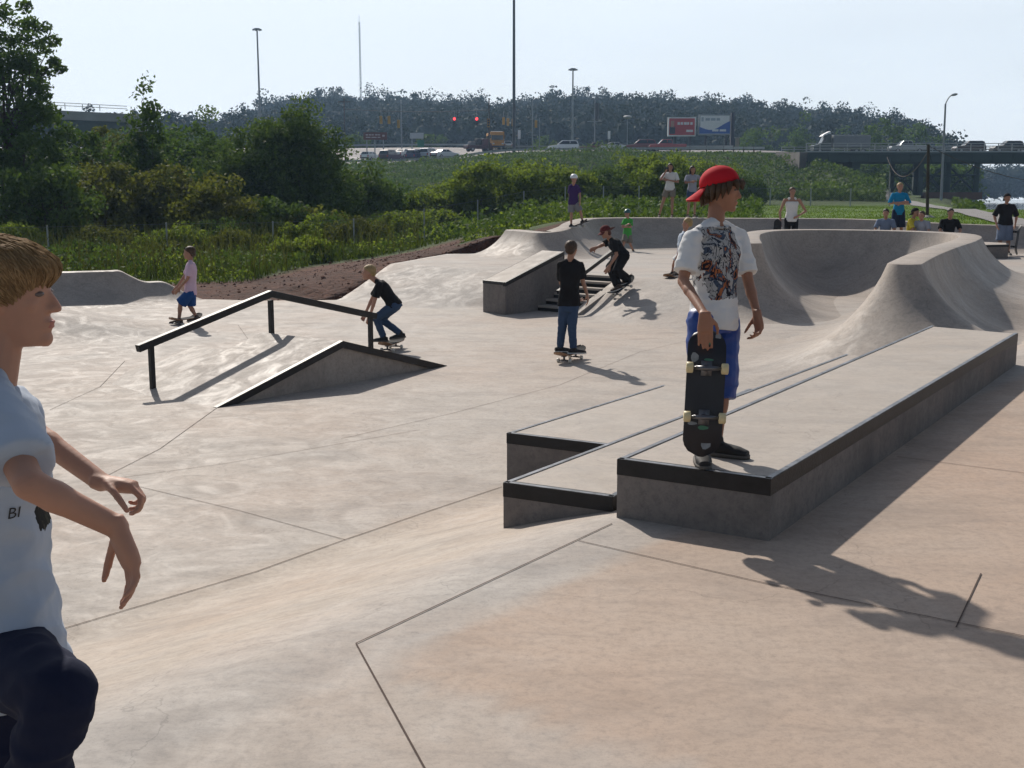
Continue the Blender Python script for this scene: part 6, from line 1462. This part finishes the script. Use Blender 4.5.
# 2. blond boy crouching, facing left
b = P(389, 350, LOW)
J = std((b.x, b.y, LOW + .10), PI / 2, 1.5, dict(head=px_(368.3, 272.5, 0), neck=px_(376, 280, 0), shL=px_(379.5, 284.5, -.14), shR=px_(380, 283, .15), elL=px_(374.5, 301, -.17), elR=px_(372, 299, .2), wrL=px_(370, 316, -.15), wrR=px_(366, 312, .2),
    hipL=px_(394, 306, -.06), hipR=px_(396, 305, .08), knL=px_(376, 318, -.05), knR=px_(381, 319, .12), anL=px_(383.5, 337, -.02), anR=px_(400.5, 333.5, .08)))
person('blond boy in a black tee and jeans crouching on a board by the rail', J, (-.93, -.2, -.28), 1.5, .215, .95, SK_A, 'blond', C['black'], 'short', .06, C['denim'], 'trousers', .8, SHB, mat('sole_dark', (.10, .09, .08), .8, .1, 6), ((-.95, -.2, -.10), (-.98, -.1, .0)), .009, wr=.005)
skateboard('skateboard of the crouching blond boy, seen nearly end on', (b.x + .04, b.y, LOW), (.22, .97, 0), (0, 0, 1), 'wood', WHEELW)
# 3. boy in pink tee at left
b = P(179, 325, LOW)
J = std((b.x, b.y, LOW + .1), PI / 2, 1.5, dict(head=px_(189, 253, 0), neck=px_(190.5, 260.5, 0), shL=px_(190.5, 265, -.14), shR=px_(191.5, 264, .14), elL=px_(187.5, 279, -.16), elR=px_(184, 277, .18), wrL=px_(179, 288.5, -.13), wrR=px_(177, 287, .16),
    hipL=px_(190, 293, -.07), hipR=px_(191, 293, .07), knL=px_(180.5, 304, -.05), knR=px_(190, 306, .1), anL=px_(179, 320, -.04), anR=px_(196.5, 317, .1)))
person('boy in a pale pink tee and blue shorts riding left past the quarter pipe', J, (-.98, -.1, -.12), 1.5, .22, .93, SK_B, 'brown', C['pink'], 'short', .06, C['blue'], 'shorts', 1.3, SHBR, None, ((-.96, -.2, -.08), (-.96, -.2, .0)), .011, wr=.005)
skateboard('skateboard under the boy in the pink tee', (b.x + .12, b.y + .02, LOW), (.38, .92, 0), (0, 0, 1), 'wood', WHEELW)
# 4. crouching skater with a cap on the bank by the stairs
b = V3((1.95, 22.0, gz(1.95, 22.0)))
J = std((b.x, 22.2, b.z), PI / 2, 1.72, dict(head=px_(605, 232, -.05), neck=px_(609.7, 238.3, 0), shR=px_(610.5, 240.5, .16), shL=px_(614.5, 242, -.12), elR=px_(602.5, 245, .12), wrR=px_(595.5, 248, .05), elL=px_(616.5, 255, -.2), wrL=px_(609.5, 266, -.25),
    hipR=px_(621, 255, .1), hipL=px_(624, 256, -.06), knR=px_(610, 267, .05), knL=px_(617, 270, -.15), anR=px_(618, 285.5, -.10), anL=px_(627, 279, .16)))
person('skater in black with a dark red cap crouching low on the bank beside the handrail', J, (-.85, -.45, -.3), 1.72, .225, 1.0, SK_B, 'auburn', C['black'], 'short', .05, C['black'], 'trousers', 1.9, SHBR, None, ((-.75, -.62, -.2), (-.8, -.5, -.2)), .010, cap=(C['maroon'], 'front'), hair_style='tail', headup=(-.35, -.1, .93))
pa, pb = J['anR'] - V3((0, 0, .075)), J['anL'] - V3((0, 0, .075)); c = (pa + pb) / 2
fw = V3((-.62, -.75, 0)).normalized(); gz0 = gz(c.x, c.y); fw.z = (gz(c.x + fw.x * .4, c.y + fw.y * .4) - gz(c.x - fw.x * .4, c.y - fw.y * .4)) / .8
skateboard('skateboard of the crouching skater on the bank', (c.x, c.y, c.z - .105), fw, (0, 0, 1), 'grey', WHEELW)
# 5. child in green with helmet
b = V3((3.35, 33.0, 0))
J = std(b, -.7, 1.30, dict(head=px_(627.3, 213.5, 0), neck=px_(628, 218, 0), shR=px_(631.5, 220, .02), shL=px_(624.5, 220, .02), elR=px_(631, 227, -.1), elL=px_(622.3, 226.5, -.12), wrR=px_(626, 227, -.22), wrL=px_(627, 225, -.2), hipR=px_(629, 234.5, 0), hipL=px_(625.5, 234.5, 0), knR=px_(630, 243.5, -.05), knL=px_(624, 242.5, -.15), anR=px_(633, 250.3, .1), anL=px_(622, 250.5, -.1)))
person('small child in a green top and dark teal helmet walking behind the crouching skater', J, (-.5, -.85, -.1), 1.30, .215, .95, SK_A, None, C['green'], 'short', .30, C['khaki'], 'shorts', 1.2, SHBR, None, (None, None), .014, helmet=mat('helmet_teal', (.02, .10, .11), .35, .1, 3, coat=.3))
# 6. helmeted kid on the rim
b = V3((1.75, 31.35, .76))
J = std(b, -.5, 1.45, dict(head=px_(574, 179, 0), neck=px_(573.6, 184, 0), shR=px_(577.6, 186.5, .02), shL=px_(570, 186.5, .05), elR=px_(580, 194.5, 0), elL=px_(569.5, 195, .1), wrR=px_(580, 201.5, -.06), wrL=px_(571.5, 202, .0), hipR=px_(575.3, 203, 0), hipL=px_(571.3, 203, 0), knR=px_(580.5, 211.5, -.03), knL=px_(571.3, 213, 0), anR=px_(582.5, 220.8, 0), anL=px_(571.2, 225, 0)))
person('kid in a purple top with a black and white helmet rolling along the far rim', J, (.15, -.96, -.2), 1.45, .225, .95, SK_A, None, C['purple'], 'short', .12, C['grey'], 'shorts', 1.3, SHB, None, ((.9, -.2, .1), (.85, -.4, .05)), .014, helmet=mat('helmet_white', (.62, .64, .68), .3, .3, 3, coat=.3))
pc_ = J['anL'].lerp(J['anR'], .55) + V3((0, 0, -.07 - .10)); dd = (J['anR'] - J['anL']); skateboard('skateboard tilted on the far rim under the helmeted kid', pc_, (dd.x, dd.y - .25, dd.z * 1.05), (-.25, 0, 1), 'black', WHEELW, .76)
# 7, 8. two women on the rim
b = P(668, 213.8, .88); b.y = 35.35; b.x = (668 - 512) / FPX * 35.3; b.z = .87
J = std(b, PI - .3, 1.60, dict(elR=(.16, .12, .70), wrR=(.05, .14, .865), elL=(-.155, .03, .66), wrL=(.03, .15, .70), hipR=(.052, 0, .52), knR=(.13, 0, .28), anR=(.19, .0, .045), knL=(-.05, .01, .28), anL=(-.05, 0, .045)))
person('woman in a white tee and grey shorts holding a camera to her face', J, facing(PI - .15), 1.60, .225, .92, SK_B, 'dark', C['white'], 'short', .05, C['khaki'], 'hotpants', 1.0, SHBR, None, (None, None), .013, hair_style='long')
cm = thing('camera', 'small dark camera held up by the woman in the white tee', 'camera', tuple(J['wrR'] + V3((0, -.09, .07)))); MB().box((0, 0, 0), (.11, .05, .07)).build('body', BLKP, cm, bevel=.006); MB().cyl((0, -.02, 0), (0, -.06, 0), .024, 12).build('lens', GLASS, cm)
b = V3(((690.5 - 512) / FPX * 35.3, 35.45, .87))
J = std(b, PI + .1, 1.52, dict(elR=(.16, .08, .68), wrR=(.05, .15, .70), elL=(-.24, -.03, .68), wrL=(-.13, .02, .58), anR=(.08, 0, .045), anL=(-.06, 0, .045)))
person('woman in a grey tee and denim shorts with a hand on her hip', J, facing(PI + .3), 1.52, .225, .92, SK_B, 'dark', C['greyt'], 'short', .05, C['denim'], 'hotpants', 1.0, SHBR, None, (None, None), .013, hair_style='long')
# 9. bent child behind the boy on the ledge
b = V3(((676 - 512) / FPX * 23.2, 23.2, 0)); b.z = gz(b.x, b.y)
J = std(b, PI / 2, 1.25, dict(head=px_(687, 223.5, 0), neck=px_(684, 231.5, 0), shR=px_(682, 235, .12), shL=px_(683, 235, -.12), elR=px_(679, 246, .14), elL=px_(680, 247, -.14), wrR=px_(676.5, 256, .1), wrL=px_(677, 256.5, -.12), hipR=px_(681, 255, .06), hipL=px_(681, 255, -.06), knR=px_(674.5, 261.5, .06), knL=px_(675.5, 262, -.06), anR=px_(672, 273, .05), anL=px_(677, 273.5, -.06)))
person('stooping child in a pale blue shirt half hidden behind the boy on the ledge', J, (-.9, .2, -.4), 1.25, .21, .95, SK_A, 'blond', C['pale'], 'half', .1, C['white'], 'shorts', 1.2, SHBR, None, ((-1, 0, 0), (-1, 0, 0)), .012)
skateboard('skateboard by the feet of the stooping child', (J['anR'].x - .02, J['anR'].y - .05, J['anR'].z - .16), (.35, .93, 0), (0, 0, 1), 'wood', WHEELW, .74)
# 10. man in tank top
b = V3(((790.5 - 512) / FPX * 31.0, 31.2, 0))
J = std(b, PI, 1.78, dict(elR=(.175, -.0, .63), wrR=(.17, .05, .49), elL=(-.215, -.02, .645), wrL=(-.09, .07, .58), anR=(.09, 0, .045), anL=(-.085, 0, .045)))
person('young man in a white vest and black trousers holding a purple board behind the bowl', J, facing(PI), 1.78, .225, .93, SK_B, 'brown', C['white'], 'none', .10, C['black'], 'trousers', 1.0, SHB, None, (None, None), .013)
skateboard('purple skateboard hanging from the hand of the man in the vest', J['wrR'] + V3((-.06, -.03, -.33)), (0.1, 0.1, 1), (-.6, -1, 0), 'purple', WHEELW, .76)
# 11. kid in turquoise, arms crossed, standing on the pad
b = V3(((897 - 512) / FPX * 31.1, 31.3, .35))
J = std(b, PI, 1.53, dict(elR=(.17, .03, .655), wrR=(-.02, .15, .675), elL=(-.17, .03, .65), wrL=(.03, .135, .645)))
person('blond boy in a turquoise tee with folded arms standing behind the bowl', J, facing(PI - .1), 1.53, .225, .97, SK_A, 'blond', C['turq'], 'half', .22, C['navy'], 'long_shorts', 1.3, SHB, None, (None, None), .013)
# 12-15 sitting
def sitter(label, px, S, yaw, y, zseat, topc, bot, hair, skin=SK_B, cap_=None, lean=.03, arms=None, **kw):
    S *= 1.10; zseat += .05
    b = V3(((px - 512) / FPX * y, y, zseat - .10 * S * .55)); q = dict(hipR=(.055, 0, .07), hipL=(-.055, 0, .07), neck=(0, lean, .385), head=(0, lean + .04, .475), shR=(.108, lean, .355), shL=(-.108, lean, .355), elR=(.15, lean + .07, .21), elL=(-.15, lean + .07, .21), wrR=(.07, .22, .16), wrL=(-.07, .21, .15),
        knR=(.075, .24, .10), knL=(-.075, .24, .10), anR=(.08, .25, -.13), anL=(-.07, .26, -.13))
    if arms: q.update(arms)
    J = std(b, yaw, S, q)
    return person(label, J, facing(yaw) + V3((0, 0, -.15)), S, .22, .95, skin, hair, topc, 'short', .02, bot, 'shorts', 1.2, SHB, None, (None, None), .013, cap=cap_, **kw)
sitter('boy in a grey blue shirt sitting behind the bowl, leftmost of the seated row', 882.5, 1.5, PI - .4, 30.9, .36, C['plaid'], C['navy'], 'dark')
sitter('boy in a yellow tee and dark cap sitting right below the turquoise tee', 907, 1.55, PI + .9, 30.7, .36, C['yellow'], C['grey'], 'brown', cap_=(C['black'], 'back'))
sitter('boy in a grey vest sitting right of the yellow tee', 919, 1.40, PI - .7, 30.5, .36, C['greyt'], C['navy'], 'brown', SK_A)
sitter('boy in a black tee and jeans sitting on the pad right of the bowl rim', 945, 1.55, PI - .1, 30.15, .36, C['black'], C['denim'], 'dark')
# 16. man at right with a board
b = V3(((1002.5 - 512) / FPX * 30.9, 31.0, gz(13.0, 31.0)))
J = std(b, PI, 1.60, dict(elR=(.175, -.03, .64), wrR=(.16, .05, .50), elL=(-.19, -.03, .64), wrL=(-.165, .0, .50), anR=(.09, 0, .045), anL=(-.085, 0, .045)))
J['elR'], J['elL'] = J['elR'], J['elL']
person('man in black tee and checked shorts standing at right beside an upright board', J, facing(PI), 1.60, .225, 1.1, SK_B, 'dark', C['black'], 'half', .10, C['plaid'], 'long_shorts', 1.5, SHB, None, (None, None), .013, cap=(C['black'], 'back'), shirt_w=1.08)
skateboard('skateboard held upright beside the man in checked shorts', V3(((1010 - 512) / FPX * 30.8, 30.85, .43)), (.08, 0, 1), (1, -.15, 0), 'grey', BLKP, .80)
# 17. person cut off by the right edge
b = V3(((1031 - 512) / FPX * 30.5, 30.6, 0)); J = std(b, PI + .2, 1.68)
person('person cut off by the right edge of the picture, bare arm and purple shorts', J, facing(PI), 1.68, .225, .95, SK_A, 'brown', C['pink'], 'none', .05, C['purple'], 'shorts', 1.3, SHB, None, (None, None), .014)
for o in [o for o in bpy.data.objects if 'label' in o and len(o['label'].split()) > 16]: print('LONG', o['label'])
# ------------------------------------------------------------ the two near boys
def printed(name, base, center, sx, nrm, w, h, cols, scale=30):
    """cloth with a print of real extent on it: a patch of mottled ink around a point of the shirt (object space)"""
    m, t, n, l, b, o = newmat(name); tc = n.new('ShaderNodeTexCoord'); P_ = tc.outputs['Object']
    b.inputs['Roughness'].default_value = .9; b.inputs['Specular IOR Level'].default_value = .12
    def math_(op, a, c=None):
        x = n.new('ShaderNodeMath'); x.operation = op
        for i, q in enumerate((a, c)):
            if q is None: continue
            if isinstance(q, (int, float)): x.inputs[i].default_value = q
            else: l.new(q, x.inputs[i])
        return x.outputs[0]
    sb = n.new('ShaderNodeVectorMath'); sb.operation = 'SUBTRACT'; l.new(P_, sb.inputs[0]); sb.inputs[1].default_value = center
    def dot(v): x = n.new('ShaderNodeVectorMath'); x.operation = 'DOT_PRODUCT'; l.new(sb.outputs[0], x.inputs[0]); x.inputs[1].default_value = v; return x.outputs['Value']
    zz = n.new('ShaderNodeTexNoise'); zz.inputs['Scale'].default_value = 45; l.new(P_, zz.inputs[0]); wob = math_('MULTIPLY', math_('SUBTRACT', zz.outputs[0], .5), .035)
    a = math_('LESS_THAN', math_('ABSOLUTE', math_('ADD', dot(sx), wob)), w / 2); c = math_('LESS_THAN', math_('ABSOLUTE', math_('ADD', dot((0, 0, 1)), wob)), h / 2); d = math_('GREATER_THAN', dot(nrm), -.30)
    mask = math_('MULTIPLY', math_('MULTIPLY', a, c), d)
    v = n.new('ShaderNodeTexVoronoi'); v.inputs['Scale'].default_value = scale; mp = n.new('ShaderNodeMapping'); mp.inputs['Rotation'].default_value = (.3, .7, .2); mp.inputs['Scale'].default_value = (1, 1, .6); l.new(P_, mp.inputs[0])
    nz = n.new('ShaderNodeTexNoise'); nz.inputs['Scale'].default_value = 11; nz.inputs['Detail'].default_value = 2; nz.inputs['Distortion'].default_value = 1.6; l.new(mp.outputs[0], nz.inputs[0]); l.new(mp.outputs[0], v.inputs[0])
    r = n.new('ShaderNodeValToRGB'); r.color_ramp.interpolation = 'CONSTANT'; k = len(cols)
    for i, cc_ in enumerate(cols):
        e = r.color_ramp.elements[i] if i < 2 else r.color_ramp.elements.new(.5)
        e.position = .28 + .44 * i / k if i else 0; e.color = (*cc_, 1)
    l.new(nz.outputs[0], r.inputs[0])
    mm = n.new('ShaderNodeMix'); mm.data_type = 'RGBA'; hold = n.new('ShaderNodeNewGeometry')
    nb_ = n.new('ShaderNodeTexNoise'); nb_.inputs['Scale'].default_value = 20; nb_.inputs['Detail'].default_value = 1; nb_.inputs['Distortion'].default_value = 2; l.new(mp.outputs[0], nb_.inputs[0]); gt = math_('LESS_THAN', math_('ABSOLUTE', math_('SUBTRACT', nb_.outputs[0], .5)), .028); l.new(gt, mm.inputs['Factor']); l.new(r.outputs[0], mm.inputs['A']); mm.inputs['B'].default_value = (*cols[0], 1)
    fin = n.new('ShaderNodeMix'); fin.data_type = 'RGBA'; l.new(mask, fin.inputs['Factor']); fin.inputs['A'].default_value = (*base, 1); l.new(mm.outputs['Result'], fin.inputs['B']); l.new(fin.outputs['Result'], b.inputs['Base Color'])
    z = n.new('ShaderNodeTexNoise'); z.inputs['Scale'].default_value = 16; z.inputs['Detail'].default_value = 4; l.new(P_, z.inputs[0]); bp = n.new('ShaderNodeBump'); bp.inputs['Strength'].default_value = .35; bp.inputs['Distance'].default_value = .012; l.new(z.outputs[0], bp.inputs['Height'])
    z2 = n.new('ShaderNodeTexNoise'); z2.inputs['Scale'].default_value = 600; l.new(P_, z2.inputs[0]); b2 = n.new('ShaderNodeBump'); b2.inputs['Strength'].default_value = .15; b2.inputs['Distance'].default_value = .001; l.new(z2.outputs[0], b2.inputs['Height']); l.new(bp.outputs[0], b2.inputs['Normal']); l.new(b2.outputs[0], b.inputs['Normal'])
    return m
# ---- boy standing on the tall ledge
kz = 6.30
J = dict(head=K(722, 190, kz), neck=K(715.5, 221, kz), shR=K(692.5, 238, kz - .11), shL=K(738.5, 237, kz + .11), elR=K(683, 281, kz - .16), elL=K(749, 284, kz + .06), wrR=K(705, 315, kz - .445), wrL=K(757, 313, kz - .04),
         hipR=K(703, 320, kz - .07), hipL=K(724, 320, kz + .06), knR=K(703, 386, kz - .12), knL=K(722, 386, kz + .03), anR=P(701.5, 448.5, ZB + .072), anL=P(716.5, 442, ZB + .072))
fB = V3((.60, -.80, 0)); sB = (J['shR'] - J['shL']).normalized(); cB = (J['shR'] + J['shL']) / 2; locB = V3(((J['anR'].x + J['anL'].x) / 2, (J['anR'].y + J['anL'].y) / 2, ZB))
pc = K(727.5, 263, kz - .1) - locB
shirtB = printed('white_shirt_print', (.66, .66, .66), tuple(pc), tuple(V3((sB.x, sB.y, 0)).normalized()), (.6, -.8, 0), .235, .375, [(.02, .02, .03), (.34, .12, .05), (.06, .08, .12), (.36, .36, .36), (.32, .13, .06), (.04, .05, .07), (.30, .20, .13)])
SHORTB = mat('satin_royal_blue', (.006, .042, .24), .5, .12, 5, .35, 12, spec=.5, bdist=.015)
tb = person('boy in a backwards red cap and white printed tee standing on the tall ledge', J, (.93, -.30, -.16), 1.60, .232, .93, SK_C, 'brown', shirtB, 'short', .13, SHORTB, 'long_shorts', .75, SHB, mat('sole_dark', (.10, .09, .08), .8, .1, 6), ((-.05, -1, 0), (.85, -.5, 0)), .0065,
    dict(R=dict(d=(.04, .0, -1), n=(.05, 1, -.05), curl=.05, thumb=1), L=dict(d=(.16, -.12, -1), n=(-1, -.3, 0), curl=.75, thumb=1)), cap=(REDC, 'back'), hair_style='mop', loc=locB, shirt_w=1.02, wr=.008, headup=(.10, 0, 1), hands_k=1.05)
bot = K(701.5, 457.5, 5.93); tp = K(708.5, 328, 5.93); fw = (tp - bot).normalized(); nB = V3((.10, 1, 0)); nB = (nB - fw * nB.dot(fw)).normalized(); mid = (tp + bot) / 2
skateboard('black skateboard standing on its tail in front of the boy in the red cap', mid - nB * .095, fw, nB, 'black', WHEELC, (tp - bot).length, .195, marks=True)
# ---- foreground boy at the left edge
J = dict(head=K(9, 296, 2.24), neck=K(-12, 376, 2.24), shR=K(-7, 408, 2.10), shL=K(-12, 400, 2.42), elR=K(29, 484, 1.95), elL=K(28, 428, 2.56), wrR=K(117, 527, 2.03), wrL=K(101, 482, 2.50),
         hipR=K(10, 662, 2.20), hipL=K(-2, 656, 2.36), knR=K(60, 695, 1.99), knL=K(-30, 800, 2.40), anR=K(12, 860, 2.12), anL=K(-60, 900, 2.45))
J['anL'].z = .075; J['anL'].x = J['hipL'].x - .06; J['anL'].y = J['hipL'].y + .03; J['knL'] = J['hipL'].lerp(J['anL'], .5) + V3((.05, 0, 0))
dn_ = (J['anR'] - J['knR']).normalized(); J['anR'] = J['knR'] + dn_ * .38
locA = V3((J['anL'].x, J['anL'].y, 0)); c0 = K(16, 514, 2.22) - locA
shirtA = printed('pale_shirt_print', (.40, .45, .53), tuple(c0 + V3((.045, .05, 0))), (0, 1, 0), (1, 0, 0), .12, .060, [(.035, .036, .03), (.05, .05, .04), (.03, .03, .03), (.06, .058, .05)])  # white tee, its shade put into the blue grey base colour
ta = person('fair haired boy in a pale grey blue tee passing close by at the left edge', J, (1, .10, -.05), 1.60, .205, .84, SK_A, 'lightbrown', shirtA, 'short', .20, C['denimd'], 'trousers', 1.0, SHB, None, ((.9, 0, -.4), (1, .1, 0)), .0045,
    dict(R=dict(d=(.36, -.08, -1), n=(-.75, -.55, -.1), curl=.40, thumb=1), L=dict(d=(1, .05, -.18), n=(-.1, -.25, -1), curl=1.05, thumb=-1)), hair_style='mop', loc=locA, shirt_w=1.04, flare=1.25, wr=.010, hands_k=.88)
# lettering on the shirt front
from mathutils.bvhtree import BVHTree
shm = [o for o in ta.children if o.name.startswith('shirt')][0]
bv_ = BVHTree.FromPolygons([v.co[:] for v in shm.data.vertices], [tuple(p.vertices) for p in shm.data.polygons])
cu = bpy.data.curves.new('shirt_lettering', 'FONT'); cu.body = 'BI'; cu.size = .030; cu.shear = .2; cu.resolution_u = 3
to = bpy.data.objects.new('tmp', cu); COL.objects.link(to); dg = bpy.context.evaluated_depsgraph_get(); tm = bpy.data.meshes.new_from_object(to.evaluated_get(dg)); bpy.data.objects.remove(to)
bm = bmesh.new(); bm.from_mesh(tm); bmesh.ops.subdivide_edges(bm, edges=bm.edges, cuts=1)
ctr = K(14, 545, 2.0) - locA; nA = V3((.45, -.89, 0)).normalized(); xA = V3((.89, .45, 0)); ok = True
for v in bm.verts:
    p = ctr + xA * v.co.x + V3((0, 0, 1)) * v.co.y + nA * .5; h_ = bv_.ray_cast(p, -nA)
    if h_[0] is None: ok = False; v.co = ctr
    else: v.co = h_[0] + nA * .0025
if ok: bm.to_mesh(tm); lo_ = link_mesh('shirt_lettering', tm, BLKP, ta)
bm.free()
